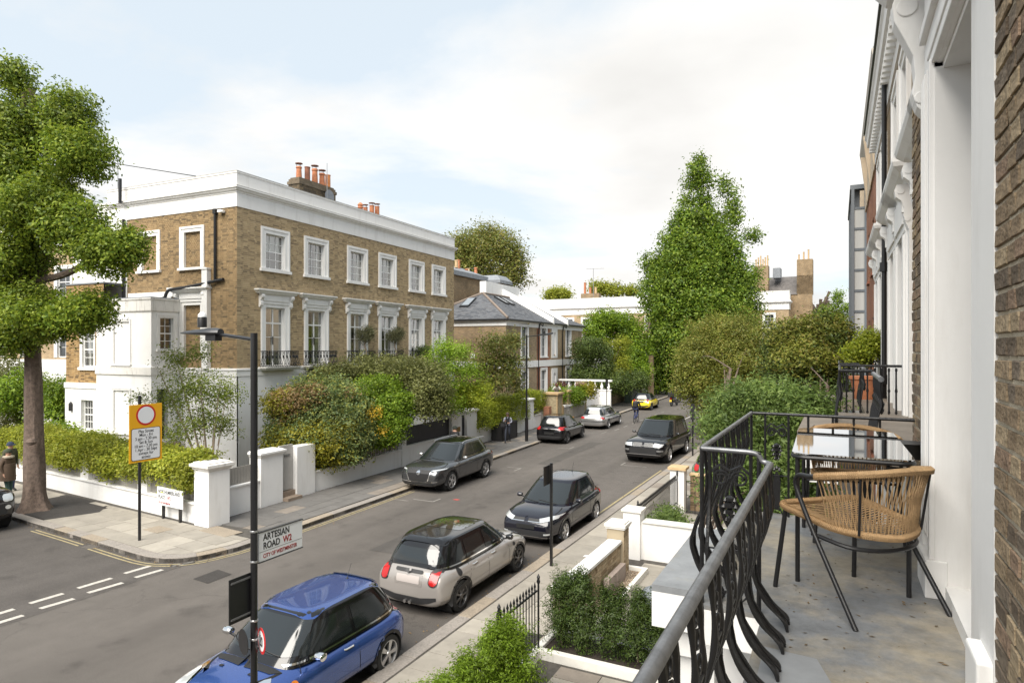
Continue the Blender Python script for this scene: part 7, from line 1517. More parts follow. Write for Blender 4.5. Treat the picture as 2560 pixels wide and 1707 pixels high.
def limbs(base, pts, r0, r1, mat, parent, name='trunk', seed=1, n=5, tips=None):
    """tapered trunk through pts, then limbs to tips"""
    m = MB(); P = curve_pts([base]+pts, n); k = len(P); m.tube(P, [r0+(r1-r0)*(i/(k-1))**.8 for i in range(k)], 10)
    rnd = random.Random(seed)
    for t in tips or []:
        i = rnd.randrange(int(k*.45), k); a = P[i]; b = Vector(t); mid = a.lerp(b, .5)+Vector((rnd.uniform(-.2,.2), rnd.uniform(-.2,.2), rnd.uniform(0,.3)))*(b-a).length*.3
        rr_ = (r0+(r1-r0)*i/(k-1))*.5; m.tube(curve_pts([a, mid, b], 4), [rr_*(1-.75*j/8) for j in range(9)], 6)
    return m.build(name, mat, parent, True)
G_tree = leafmat('leaf_pear', [(.035,.075,.012),(.075,.135,.022),(.12,.19,.03),(.17,.235,.04),(.06,.115,.02)], k=(1.9,1.6,1.0))
G_horn = leafmat('leaf_hornbeam', [(.030,.070,.012),(.058,.115,.018),(.09,.155,.025),(.135,.20,.035)], k=(2.0,1.7,1.1))
G_hedge = leafmat('leaf_hedge', [(.11,.14,.02),(.20,.225,.032),(.29,.29,.05),(.15,.18,.025)], k=(1.42,1.42,1.0))
G_yel = leafmat('leaf_yellow', [(.14,.17,.015),(.27,.28,.03),(.38,.35,.045),(.20,.225,.02)], k=(1.12,1.28,.95))
G_birch = leafmat('leaf_birch', [(.07,.12,.03),(.13,.19,.05),(.19,.25,.075)])
G_bright = leafmat('leaf_bright', [(.05,.11,.012),(.10,.185,.02),(.16,.25,.03)])
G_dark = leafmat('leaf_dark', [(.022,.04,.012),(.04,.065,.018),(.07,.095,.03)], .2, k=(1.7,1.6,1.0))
G_yew = leafmat('leaf_yew', [(.018,.04,.012),(.032,.065,.018),(.055,.095,.028),(.03,.055,.015)], .2)
G_lime = leafmat('leaf_lime', [(.11,.19,.01),(.17,.27,.018),(.24,.35,.035)], k=(1.0,.98,.9))
G_olive = leafmat('leaf_olive', [(.075,.085,.03),(.12,.125,.045),(.17,.165,.065),(.10,.11,.035)], k=(1.4,1.45,1.25))
G_mix = leafmat('leaf_mixed', [(.05,.085,.035),(.10,.14,.06),(.16,.19,.10),(.22,.21,.05),(.09,.12,.05)], k=(1.4,1.45,1.15))
G_gold = leafmat('leaf_gold', [(.12,.12,.015),(.22,.19,.02),(.30,.24,.03),(.15,.16,.02)], k=(1.12,1.2,1.0))
G_rust = leafmat('leaf_rust', [(.28,.16,.05),(.38,.24,.10),(.32,.2,.09)], k=(.95,1.05,1.2))
G_maple = leafmat('leaf_maple', [(.13,.19,.02),(.20,.27,.03),(.28,.33,.045)], k=(1.12,1.28,.95))
G_mag = leafmat('leaf_magnolia', [(.06,.085,.02),(.115,.135,.03),(.19,.17,.05),(.09,.11,.03),(.22,.15,.04)], k=(1.12,1.2,1.0))
G_aut = leafmat('leaf_autumn', [(.11,.14,.03),(.18,.19,.05),(.25,.19,.06),(.15,.18,.04)], k=(1.12,1.2,1.0))
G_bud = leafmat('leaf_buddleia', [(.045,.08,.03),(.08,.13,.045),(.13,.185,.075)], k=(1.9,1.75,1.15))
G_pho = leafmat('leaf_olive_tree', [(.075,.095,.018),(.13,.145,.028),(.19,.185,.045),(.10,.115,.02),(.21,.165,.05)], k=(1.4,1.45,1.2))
def plant(name, label, cat, loc=(0,0,0), group=None): return thing(name, label, cat, loc, 0, group)
# --- big street tree at the left edge
T1 = plant('street_tree', 'large leafy street tree with ridged trunk at the left edge of the pavement', 'tree')
c1 = [cl(35,190,50,50,20.5), cl(175,300,75,95,20.2), cl(200,385,85,75,19.6), cl(60,320,85,100,20.4), cl(10,420,95,130,19.8), cl(110,470,90,70,20.2), cl(90,520,110,85,19.4), cl(180,560,95,85,19.2), cl(270,625,92,72,19.0), cl(330,610,40,50,19.), cl(40,620,100,90,20), cl(150,790,120,62,19.6), cl(70,780,90,80,19.8), cl(230,770,55,50,19.4), cl(10,720,60,100,20.5), cl(30,850,70,45,20)]; c1 = [(a, tuple(q*.88 for q in b), d) for a, b, d in c1]
o = foliage('crown', c1, 60000, .098, G_tree, T1, 1, per=8, sig=1.3, up=.35, inner=.3)
tb = (-22.9, 11.3, .1)
m = MB(); path = curve_pts([(-22.9,11.3,.05),(-22.88,11.3,1.2),(-22.95,11.32,3.0),(-23.0,11.3,5.2),(-23.05,11.25,7.4),(-23.0,11.2,9.6)], 6); rads = [.52,.40,.34,.31,.30,.295]+[.29-.006*i for i in range(len(path)-6)]; seg = 28; vs = []
for i, p in enumerate(path):
    for k in range(seg):
        a = 2*math.pi*k/seg; fl = max(0, 1-i/7); rr_ = rads[i]*(1+.05*math.sin(7*a+i*.35)+.03*math.sin(13*a-i*.5)+fl*.22*max(0, math.sin(2.5*a+1))**2); vs.append((p.x+rr_*math.cos(a), p.y+rr_*math.sin(a), p.z))
m.add(vs, [(i*seg+k, i*seg+(k+1) % seg, (i+1)*seg+(k+1) % seg, (i+1)*seg+k) for i in range(len(path)-1) for k in range(seg)]); m.build('trunk', bark, T1, True)
m = MB()
for (u, v, Z, r_) in ((180,330,20.2,.17),(60,300,20.4,.2),(90,250,20.4,.1),(10,400,20,.2),(270,620,19.1,.12),(150,780,19.7,.11),(40,640,20,.15),(80,250,20.4,.12),(130,260,20.3,.1)):
    b = Vector(at(u, v, Z)); a = path[min(len(path)-1, 19+int(7*random.Random(u).random()))]; m.tube(curve_pts([a, a.lerp(b, .5)+Vector((0,0,-.25 if v > 500 else .3)), b], 5), [r_*(1.1-.5*j/10) for j in range(11)], 8)
for (u, v) in ((62,232),(80,225),(130,240)): b = Vector(at(u, v, 20.3)); m.tube([b-Vector((0,0,.9)), b-Vector((0,0,.1)), b], [.1,.09,.12], 8)
m.build('limbs', bark, T1, True)
m = MB(); m.lathe([(.001,-.12),(.12,-.08),(.15,0),(.1,.09),(.001,.11)], (-22.45,11.0,2.35), 10); m.build('burr', bark, T1, True)
# --- hedge over the side-street wall
Hg = thing('hedge', 'yellow-green hedge spilling over the side-street wall behind the play-street sign', 'hedge', (-30, 13.55, 0), NW); boxfoliage('foliage', 0, 13.0, -.12, .95, 1.15, 2.0, 26000, .08, G_hedge, Hg, 3, .07)
foliage('overhang', [((12.75,.2,1.5),(.45,.35,.5)),((11.6,.05,1.72),(.9,.32,.34)),((10.2,0,1.6),(.8,.32,.36)),((8.4,-.02,1.45),(1.0,.33,.42)),((5.5,0,1.4),(1.0,.33,.38)),((3,0,1.4),(1.1,.3,.35)),((12.9,.45,1.85),(.5,.5,.35)),((6.5,.5,1.95),(1.4,.5,.3)),((2.2,.6,1.95),(1.5,.5,.3))], 13000, .085, G_hedge, Hg, 4, per=8, sig=1.2)
sb = plant('garden_shrub', 'mid-green garden shrub behind the big tree trunk', 'shrub', group='front garden shrubs'); foliage('foliage', [cl(150,1020,55,65,29), cl(60,985,70,60,30), cl(165,985,35,45,29)], 9000, .11, G_bright, sb, 6)
sb = plant('garden_shrub', 'olive spreading shrub at the far left edge above the hedge', 'shrub', group='front garden shrubs'); foliage('foliage', [cl(15,960,60,80,31), cl(20,1060,50,40,30)], 6000, .1, G_olive, sb, 7); foliage('flower_heads', [cl(118,1062,18,8,28)], 300, .06, M('white_bloom', (.7,.68,.66), .8), sb, 8)
sb = plant('garden_shrub', 'low green shrub between the hedge and the beige cover', 'shrub', group='front garden shrubs'); foliage('foliage', [cl(130,1100,60,35,26), cl(210,1110,35,22,26)], 5000, .12, G_bright, sb, 9)
# --- birch
Bt = plant('birch_tree', 'slender pale-barked young tree with airy leaves beside the rendered porch', 'tree'); bb = (-18.9, 14.6, .1)
bc = [cl(440,900,40,35,22), cl(500,880,35,30,22.3), cl(480,960,70,50,22), cl(540,985,55,40,22.2), cl(430,1000,45,40,21.8), cl(500,1050,70,40,21.8), cl(560,1060,40,35,22), cl(440,1085,45,30,21.6), cl(385,1030,35,25,21.7), cl(350,995,30,15,21.7), cl(570,980,30,35,22)]
foliage('crown', bc, 5200, .075, G_birch, Bt, 11, per=6, sig=1.9, inner=.45, rough=.3)
m = MB(); rnd = random.Random(5)
for k in range(4): e = Vector(at(400+50*k, 930+10*k, 22)); m.tube(curve_pts([Vector(bb)+Vector((.05*k,0,0)), Vector(bb).lerp(e, .4)+Vector((0,0,.3)), e], 6), [.055*(1-.75*j/12) for j in range(13)], 6)
for c_ in bc: e = Vector(c_[0]); s_ = Vector(bb).lerp(e, .45)+Vector((0,0,.2)); m.tube(curve_pts([s_, s_.lerp(e, .5)+Vector((0,0,.15)), e], 3), [.016*(1-.7*j/6) for j in range(7)], 5)
m.build('trunk', bark_pale, Bt, True)
# --- shrub bank over the long white wall
S1 = plant('mixed_shrub', 'large rounded shrub of mixed green, gold and russet leaves above the pale gate', 'shrub', group='shrub bank along the left wall')
f1 = [cl(760,1010,75,65,24.6), cl(830,1000,70,60,25), cl(710,1060,45,70,24.3), cl(820,1080,95,85,24.4), cl(890,1040,45,60,25.2), cl(755,1085,70,60,24.1), cl(890,1095,50,55,24.9), cl(850,1115,65,45,24.3), cl(765,1130,45,42,23.9), cl(690,1105,28,45,24)]
foliage('foliage', f1, 26000, .095, G_mix, S1, 12, per=8, sig=1.3)
foliage('gold_leaves', [cl(760,1110,72,60,23.8), cl(695,1105,35,40,23.9), cl(830,1100,65,52,24.0), cl(720,1010,60,30,24.2), cl(790,1140,45,30,23.7)], 9500, .09, G_gold, S1, 13, per=8, shell=.85, inner=.05)
foliage('russet_leaves', [cl(740,1000,45,28,24.0), cl(790,985,25,22,24.2), cl(725,1035,25,28,23.9), cl(700,1000,14,18,24.1), cl(880,985,8,14,25)], 3000, .085, G_rust, S1, 14, per=7, shell=.9, inner=0.)
foliage('yellow_sprigs', [cl(930,1035,22,14,25.0), cl(945,1022,10,10,25.2), cl(957,1077,13,8,25.1), cl(862,1108,14,8,24.0), cl(868,1118,10,7,24)], 260, .07, M('leaf_yellow_bloom', (.5,.33,.02), .6, trans=.3), S1, 15, per=6, shell=.6)
m = MB()
for k in range(5): m.tube(curve_pts([(-17.6-.2*k,17.5+k*.6,.1),(-17.7,17.7+k*.6,1.2),(-17.6+.1*k,17.3+.8*k,2.4)], 3), .05, 6)
m.build('stems', bark, S1, True)
S2 = plant('glossy_shrub', 'dense bright green glossy shrub in the middle of the shrub bank', 'shrub', group='shrub bank along the left wall')
foliage('foliage', [cl(945,985,60,48,27), cl(965,1040,55,65,26.5), cl(925,1030,45,60,26.8), cl(965,1070,45,42,26), cl(1000,1020,32,45,27), cl(940,1090,38,30,25.8)], 22000, .09, G_bright, S2, 16, per=9, sig=1.1, shell=.85); m = MB().tube([(-18.3,21.5,.1),(-18.2,21.6,2)], .08, 6); m.build('stem', bark, S2, True)
S3 = plant('olive_grey_tree', 'spreading grey-olive small tree rising behind the shrub bank', 'tree', group='shrub bank along the left wall')
foliage('foliage', [cl(840,942,60,35,28.5), cl(900,932,65,36,29), cl(980,928,75,38,29), cl(1050,945,60,50,28.6), cl(1090,985,40,55,28.3), cl(1060,1000,45,45,28), cl(800,955,40,22,28)], 20000, .10, G_olive, S3, 17, per=8, sig=1.7, rough=.25); limbs((-19.3,22.5,.1), [(-19.4,22.4,1.6),(-19.5,22.6,3.0)], .11, .05, bark, S3, tips=[at(840,930,28.5), at(980,920,29), at(1060,960,28.5)])
M1 = plant('maple_tree', 'tall airy lime-green maple in front of the sixth window', 'tree', group='maples in the left gardens')
foliage('crown', [cl(1110,870,30,28,31), cl(1150,880,35,25,31), cl(1110,920,45,25,31), cl(1165,925,40,22,31), cl(1090,975,40,30,31), cl(1140,965,45,22,31), cl(1120,1010,60,22,30.5), cl(1075,905,25,20,31)], 8500, .085, G_maple, M1, 18, per=7, sig=1.8, rough=.3, inner=.35); limbs((-19.9,25.6,.1), [(-19.8,25.7,1.8),(-19.8,25.5,3.4)], .07, .03, bark, M1, tips=[at(1110,880,31), at(1160,930,31), at(1090,975,31), at(1120,920,31)])
M2 = plant('maple_tree', 'low spreading golden-green maple above the charcoal gate', 'tree', group='maples in the left gardens')
foliage('crown', [cl(1165,985,55,25,31.5), cl(1200,970,30,15,32), cl(1120,1005,45,20,31), cl(1175,1003,45,16,31.2)], 9000, .08, G_yel, M2, 19, per=8, sig=1.6, rough=.22); limbs((-18.8,27.2,.1), [(-18.8,27.1,1.2),(-18.9,27.3,2.2)], .06, .03, bark, M2, tips=[at(1165,990,31.5), at(1120,1005,31)])
Hd = thing('hedge', 'clipped golden hedge above the bin store and white wall', 'hedge', (*wl(29.6), 0), LW); boxfoliage('foliage', .1, 6.0, -.35, 1.3, 1.0, 2.15, 15000, .075, G_yel, Hd, 20, .14)
Hd = thing('hedge', 'short golden hedge behind the second charcoal gate', 'hedge', (*wl(37.3), 0), LW); boxfoliage('foliage', 0, 1.9, -.1, 1.4, 1.1, 2.35, 5000, .08, G_yel, Hd, 21, .14)
Hd = thing('hedge', 'long green garden hedge behind the golden one', 'hedge', (*wl(31.0), 0), LW); boxfoliage('foliage', 0, 9, 2.6, 3.5, .1, 2.0, 9000, .09, G_olive, Hd, 22, .1)
Mg = plant('magnolia_tree', 'small evergreen tree with bronze-backed leaves before the slate-roofed house', 'tree')
foliage('crown', [cl(1235,860,45,30,37), cl(1280,850,30,22,38), cl(1225,905,50,35,37), cl(1275,905,40,35,37.5), cl(1240,950,50,30,36.5), cl(1290,955,22,28,37.5), cl(1205,930,25,30,37)], 5200, .125, G_mag, Mg, 23, per=6, sig=1.7, rough=.28, inner=.4); limbs((-20.0,33.2,.1), [(-20.0,33.2,1.6),(-20.0,33.4,3.2)], .09, .04, bark, Mg, tips=[at(1235,870,37), at(1280,860,38), at(1240,940,36.5)])
At = plant('autumn_tree', 'tall bronze-tinted tree rising behind the slate roofs', 'tree')
foliage('crown', [cl(1160,610,50,35,80), cl(1220,590,50,28,82), cl(1260,620,45,38,80), cl(1200,640,60,35,80), cl(1290,650,30,35,80), cl(1150,650,35,40,80), cl(1210,690,75,40,80), cl(1280,690,40,35,80)], 15000, .26, G_aut, At, 24, per=7, sig=1.9, rough=.25, inner=.4); limbs((-46,62,.1), [(-46,62,6),(-46,62,12)], .5, .2, bark, At, tips=[at(1220,600,82), at(1160,620,80), at(1260,630,80), at(1200,640,80)])
# --- planting up the street on the left
def bush(label, cls, n, size, mat, seed, name='garden_shrub', cat='shrub', grp='shrubs further up the left side', trunk=None, **k):
    t = plant(name, label, cat, group=grp); foliage('foliage', cls, n, size, mat, t, seed, **k)
    if trunk: limbs(trunk[0], [trunk[1], trunk[2]], trunk[3], trunk[3]*.5, bark, t, tips=[c_[0] for c_ in cls[:4]])
    return t
bush('dark clipped evergreen with bare inner branches above the balustrade', [cl(1475,870,45,25,58), cl(1455,915,25,50,58), cl(1500,905,35,50,58.5), cl(1470,945,50,30,58)], 12000, .14, G_dark, 30, trunk=((-21,56,.1),(-21,56,2.5),(-21,56,4.5),.14))
bush('cloud-pruned shrub with golden tops beside the dark evergreen', [cl(1515,862,15,10,59), cl(1555,858,20,14,59), cl(1550,905,25,35,59.5), cl(1530,935,30,30,59)], 5000, .13, G_hedge, 31, trunk=((-18.9,56,.1),(-18.9,56,2),(-18.6,56,4.2),.12))
bush('tall fresh-green tree behind the cloud-pruned shrub', [cl(1515,800,45,25,68), cl(1490,835,40,35,68), cl(1560,820,45,35,69), cl(1590,870,35,50,68), cl(1560,900,40,45,67), cl(1600,930,25,30,66)], 15000, .2, G_bright, 32, 'fresh_green_tree', 'tree', trunk=((-19,68,.1),(-19,68,4),(-18,68,8),.2))
bush('low dark shrubs along the rough brick wall', [cl(1545,955,40,30,57), cl(1590,950,35,25,60), cl(1500,960,40,20,57)], 7000, .13, G_dark, 33)
bush('clipped green hedge in the garden under repair', [cl(1430,990,28,22,48), cl(1395,985,25,20,47), cl(1450,985,18,20,49)], 5000, .1, G_bright, 34)
bush('dark red-leaved shrub by the repaired garden', [cl(1400,965,14,7,49), cl(1450,968,12,8,50)], 900, .1, M('leaf_dark_red', (.10,.02,.02), .6, trans=.2), 35)
bush('small grassy palm in the garden behind the white-capped pier', [cl(1475,975,14,16,49)], 600, .14, G_gold, 36)
# --- hornbeam at the end of the street
Hb = plant('hornbeam_tree', 'tall tapering dense green tree closing the view up the street', 'tree'); Zh = 74
hc = []
prof = [(402,1746,9),(425,1744,20),(455,1742,32),(490,1738,45),(525,1737,58),(560,1742,76),(595,1748,94),(630,1750,108),(665,1752,120),(705,1753,130),(745,1755,137),(790,1756,142),(835,1755,143),(875,1745,138),(910,1728,118),(945,1700,92)]
rnd = random.Random(12)
for v, uc, hw_ in prof:
    v = v+6
    n = max(2, int(hw_/17))
    for k in range(n):
        f_ = (k+.5)/n*2-1; r_ = 13+hw_*.16+rnd.uniform(-3, 5); dz = math.sqrt(max(0, 1-f_*f_))
        hc.append((at(uc+f_*hw_*.86, v+rnd.uniform(-12, 12), Zh-dz*hw_*.035*rnd.uniform(.6, 1.1)), (r_*Zh/1600, r_*Zh/1600, r_*1.15*Zh/1600)))
hc += [cl(1832,500,12,34,74), cl(1880,590,22,14,74), cl(1885,690,16,25,74), cl(1830,540,25,30,74), cl(1625,660,22,30,74), cl(1640,690,25,40,74), cl(1615,740,18,40,74), cl(1665,600,15,18,74), cl(1810,470,15,30,74)]
foliage('crown', hc, 76000, .28, G_horn, Hb, 40, per=9, sig=1.5, rough=.2, inner=.3, shell=.75); limbs((*at(1752,1000,Zh)[:2], .1), [(*at(1752,900,Zh)[:2], 4.), at(1752,700,Zh), at(1752,480,Zh)], .55, .12, bark, Hb, tips=[c_[0] for c_ in hc[::9]])
# --- right side
bush('broad olive-toned street tree overhanging the right pavement', [cl(1800,850,80,55,40), cl(1880,850,70,60,40), cl(1740,900,60,50,39), cl(1820,910,90,60,38.5), cl(1900,920,70,60,39), cl(1760,960,70,50,38), cl(1850,970,80,50,38), cl(1720,950,35,40,38.5), cl(1800,815,50,30,40.5), cl(1730,870,25,25,39.5), cl(1790,1010,50,40,37.5), cl(1770,1050,22,35,37)], 34000, .125, G_pho, 50, 'olive_toned_tree', 'tree', 'trees along the right pavement', trunk=((-5.2,34.5,.1),(-5.2,34.5,2.2),(-5,35,4.2),.16), sig=1.8, rough=.25)
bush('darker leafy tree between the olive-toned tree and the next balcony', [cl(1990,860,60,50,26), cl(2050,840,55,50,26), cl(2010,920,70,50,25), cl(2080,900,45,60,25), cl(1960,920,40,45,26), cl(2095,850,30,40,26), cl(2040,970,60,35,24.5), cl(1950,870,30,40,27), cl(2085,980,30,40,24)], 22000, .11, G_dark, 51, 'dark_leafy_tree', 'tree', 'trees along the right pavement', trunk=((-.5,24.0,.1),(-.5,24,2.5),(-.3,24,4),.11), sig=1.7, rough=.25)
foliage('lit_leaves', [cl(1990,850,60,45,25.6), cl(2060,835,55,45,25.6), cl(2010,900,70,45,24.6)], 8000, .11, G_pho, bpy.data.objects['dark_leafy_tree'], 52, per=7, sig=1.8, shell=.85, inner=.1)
bd = plant('buddleia_bush', 'tall grey-green leafy bush filling the garden beyond the balcony railing', 'shrub'); bc2 = [cl(1850,1000,60,35,12.5), cl(1930,1000,60,40,12.5), cl(2000,1010,55,40,12), cl(1800,1060,45,40,12.8), cl(1870,1070,70,60,12), cl(1960,1080,70,60,11.8), cl(2030,1080,50,60,11.6), cl(1820,1130,40,45,12.4), cl(1900,1160,80,70,11.6), cl(1990,1170,70,70,11.4), cl(1800,1200,35,40,12.2), cl(2060,1020,30,35,12), cl(1870,1250,60,50,11.5), cl(1980,1260,70,50,11.2)]
foliage('foliage', bc2, 26000, .085, G_bud, bd, 53, per=7, sig=1.9, asp=.36, rough=.28, inner=.4, droop=.3); limbs((-2.2,11.6,.1), [(-2.2,11.6,1.2),(-2.1,11.5,2.4)], .08, .04, bark, bd, tips=[c_[0] for c_ in bc2])
bt_ = plant('pollarded_tree', 'bare pollarded tree with stubby fists far off above the right-hand foliage', 'tree'); m = MB(); rnd = random.Random(2); b0 = Vector(at(2048,860,88)); m.tube([b0-Vector((0,0,4)), b0, Vector(at(2047,790,88))], [.5,.45,.4], 7)
for k in range(14):
    a = Vector(at(2047, 800-rnd.uniform(-20,30), 88)); b = Vector(at(2047+rnd.uniform(-24,30), rnd.uniform(726,775), 88+rnd.uniform(-1,1))); m.tube(curve_pts([a, a.lerp(b, .5)+Vector((0,0,-.3)), b], 3), [.28,.25,.22,.2,.18,.16,.22], 6)
m.build('limbs', bark, bt_, True)
bush('narrow upright green tree beside the bare pollard', [cl(2095,745,12,22,80), cl(2095,790,25,30,80), cl(2062,790,22,25,80), cl(2080,820,45,25,78), cl(2120,770,10,8,79)], 6000, .2, G_bright, 54, 'narrow_tree', 'tree', 'trees along the right pavement')
bush('pale variegated shrub in the terracotta pot on the further balcony', [cl(2160,880,32,24,15.5), cl(2175,850,20,20,15.8), cl(2140,890,20,15,15.5), cl(2185,870,12,25,15.5)], 3500, .07, G_yel, 55, 'potted_shrub', 'shrub', 'potted balcony shrubs')
for lb, cs_ in (('round treetop peeping over the left end of the far parapet', [cl(1395,738,28,10,110)]), ('rounded trees showing above the far white parapet', [cl(1500,722,22,14,112), cl(1535,725,20,14,112), cl(1575,728,18,10,112), cl(1485,720,8,12,112)])): bush(lb, cs_, 2600, .35, G_hedge, len(lb), 'distant_tree', 'tree', 'treetops behind the end terrace')
# --- clipped plants of the left house balconies
for i, (tt, kind) in enumerate(((7.55,'olive'),(10.1,'olive'),(12.85,'box'))):
    p = H1.matrix_basis if False else None; px, py = -21-.0419*tt+.42*.999*1, 17.46+.999*tt
    nm = ['left', 'right'][i] if kind == 'olive' else ''
    if kind == 'olive':
        t = plant('olive_standard', ('left' if i == 0 else 'right')+'-hand round-headed olive tree in a dark pot on the terrace balconies', 'tree', (px,py,4.5), 'potted olives on the terrace'); foliage('crown', [((0,0,1.42),(.40,.40,.38)),((.1,.12,1.6),(.25,.25,.25))], 1900, .07, leafmat('leaf_silver', [(.05,.065,.045),(.09,.11,.08),(.14,.16,.12)]), t, 60+i, per=6, sig=1.3, asp=.35); MB().tube(curve_pts([(0,0,.3),(.04,.03,.6),(-.03,-.02,.85),(0,0,1.15)], 4), .035, 6).build('trunk', bark_pale, t, True); MB().lathe([(.2,0),(.27,.38),(.24,.38)], (0,0,.0), 12).build('pot', black_metal, t)
    else:
        t = plant('box_ball', 'clipped box ball in a dark pot on the terrace balcony', 'shrub', (px,py,4.5)); foliage('foliage', [((0,0,.62),(.5,.42,.3))], 1500, .06, G_dark, t, 66, per=6, sig=1.); MB().lathe([(.42,0),(.5,.4),(.45,.4)], (0,0,0), 14).build('pot', black_metal, t)
# --- near garden: bright bushes, yew row, small shrub
rnd = random.Random(9)
for k in range(6):
    y = 5.75+k*.50; h = 1.14+rnd.uniform(-.08,.14); x = -4.2+rnd.uniform(-.06,.06)
    t = plant('yew_bush', ['bright green yew bush, nearest of the row at the bottom edge','second bright yew bush from the bottom edge','third bright yew bush from the bottom edge','fourth bright yew bush from the bottom edge','bright yew bush next to the last by the short railing','last bright yew bush touching the short railing'][k], 'shrub', (x, y, .1), 'bright yew bushes by the pavement')
    foliage('foliage', [((0,0,h*.45),(.42,.36,h*.42)),((rnd.uniform(-.1,.1),rnd.uniform(-.1,.1),h*.85),(.24,.24,.3)),((rnd.uniform(-.15,.15),.1,h*1.0),(.12,.12,.22)),((-.1,-.12,h*.95),(.11,.11,.2))], 6000, .042, G_lime, t, 70+k, per=12, sig=1.0, asp=.3, up=.9, rough=.3, shell=.6); MB().tube([(0,0,0),(0,0,h*.8)], .02, 5).build('stem', bark, t)
for k in range(7):
    x = -4.2+k*.44; h = 1.12-.03*k+rnd.uniform(-.06,.12)
    t = plant('yew_bush', ['dark yew bush beside the short railing','dark yew bush second along from the railing','dark yew bush third along from the railing','dark yew bush in the middle of the planted row','dark yew bush third from the porch end','dark yew bush second from the porch end','dark yew bush nearest the porch'][k], 'shrub', (x, 10.14+rnd.uniform(-.04,.04), .2), 'dark yew row in the planter')
    foliage('foliage', [((0,0,h*.45),(.28,.27,h*.48)),((rnd.uniform(-.08,.08),0,h*.85),(.2,.2,.28)),((rnd.uniform(-.14,.14),rnd.uniform(-.08,.08),h*1.0),(.09,.09,.2)),((rnd.uniform(-.14,.14),rnd.uniform(-.08,.08),h*.95),(.08,.08,.22))], 5500, .042, G_yew, t, 80+k, per=12, sig=1.0, asp=.3, up=.8, rough=.32, shell=.6); m = MB()
    for q in range(5): m.tube([(0,0,0),(rnd.uniform(-.15,.15),rnd.uniform(-.1,.1),h*.7)], .01, 4)
    m.build('stems', bark_pale, t)
t = plant('lavender_bush', 'grey-green rounded bush behind the white garden wall', 'shrub', (-3.9, 16.5, .1)); foliage('foliage', [((0,0,.55),(.6,.6,.5)),((.3,-.4,.45),(.4,.4,.35)),((-.1,.5,.6),(.4,.4,.4))], 6000, .06, G_bud, t, 90, per=8, sig=1.2, asp=.4)
# ================================================================== SIGNS, LAMPS, PEOPLE, BIKES
def text(body, size, mat, parent, loc, rot, sx=1., align='LEFT', name='lettering', bold=0.):
    cu = bpy.data.curves.new('t', 'FONT'); cu.body = body; cu.size = size; cu.align_x = align; cu.extrude = .0015; cu.offset = bold
    o = bpy.data.objects.new('t', cu); col.objects.link(o); dg = bpy.context.evaluated_depsgraph_get(); me = bpy.data.meshes.new_from_object(o.evaluated_get(dg)); bpy.data.objects.remove(o); bpy.data.curves.remove(cu)
    me.materials.clear(); me.materials.append(mat); r = put(name, me, parent, loc=loc, rot=rot); r.scale = (sx, 1, 1); return r
pole_m = M('black_pole_paint', (.009,.009,.01), .3, coat=.3); signw = M('sign_white', (.78,.79,.80), .4); ink = M('sign_black_ink', (.02,.02,.02), .5); redink = M('sign_red_ink', (.30,.02,.02), .5); sgrey = M('sign_frame', (.05,.05,.05), .4)
RX = (R(90), 0, R(90))       # lettering upright, reading along +y, facing +x
# --- near lamp column with street name plate
LP = thing('street_lamp', 'near black street lamp column with flat lamp head over the junction', 'street lamp', (-6.2, 5.4, .1))
MB().tube([(0,0,0),(0,0,1.1)], .075, 14).tube([(0,0,1.05),(0,0,1.2)], [.078,.045], 14).tube([(0,0,1.15),(0,0,5.35)], .041, 14).build('column', pole_m, LP, True)
MB().tube([(0,0,5.27),(-.62,0,5.34)], .022, 8).build('arm', pole_m, LP, True)
m = MB(); P_ = [(-.58,.05,.05),(-.66,.09,.06),(-.80,.115,.06),(-1.0,.12,.045),(-1.18,.09,.028),(-1.32,.02,.012)]
for x, w_, h in P_:
    for k in range(12): a = 2*math.pi*k/12; m.v.append((x, w_*math.cos(a), 5.36+h*math.sin(a)*(1 if math.sin(a) > 0 else .6)))
for i in range(len(P_)-1):
    for k in range(12): l = (k+1) % 12; m.f.append((i*12+k, i*12+l, (i+1)*12+l, (i+1)*12+k))
m.f.append(tuple(range(12))); m.build('lamp_head', M('dark_grey_casting', (.03,.032,.036), .35), LP, True)
MB().lathe([(.055,0),(.055,.12),(.05,.13)], (-.92,0,5.43), 14).build('sensor', black_metal, LP, True); MB().lathe([(.05,0),(.048,.03),(.02,.06),(.001,.065)], (-.92,0,5.56), 14).build('sensor_cap', signw, LP, True)
MB().box(-.80,-.62,-.05,.05,5.26,5.33).build('bracket', black_metal, LP)
for z in (2.62, 2.98): MB().lathe([(.046,0),(.048,.004),(.048,.02),(.046,.024)], (0,0,z), 14).build('sign_clip', alloy, LP, True)
for z in (1.92, 1.70): MB().lathe([(.046,0),(.049,.004),(.049,.02),(.046,.024)], (0,0,z), 14).build('sign_clip', alloy, LP, True)
NP = thing('street_name_sign', 'white ARTESIAN ROAD W2 street name plate fixed to the near lamp column', 'sign', (-6.2, 5.46, 2.70))
MB().box(-.012,.012,0,.70,0,.35).build('plate', signw, NP, bevel=.003); MB().box(-.02,.02,0,.705,.35,.362).box(-.02,.02,0,.705,-.012,0).build('frame', sgrey, NP); MB().box(.0125,.0135,.01,.69,.112,.116).build('rule', ink, NP)
text('ARTESIAN', .115, ink, NP, (.0135, .065, .245), RX, .80, bold=.0018); text('ROAD', .115, ink, NP, (.0135, .065, .140), RX, .80, bold=.0018); text('W2', .115, redink, NP, (.0135, .375, .140), RX, .80, bold=.0018); text('CITY OF WESTMINSTER', .068, redink, NP, (.0135, .065, .035), RX, .75, bold=.0008)
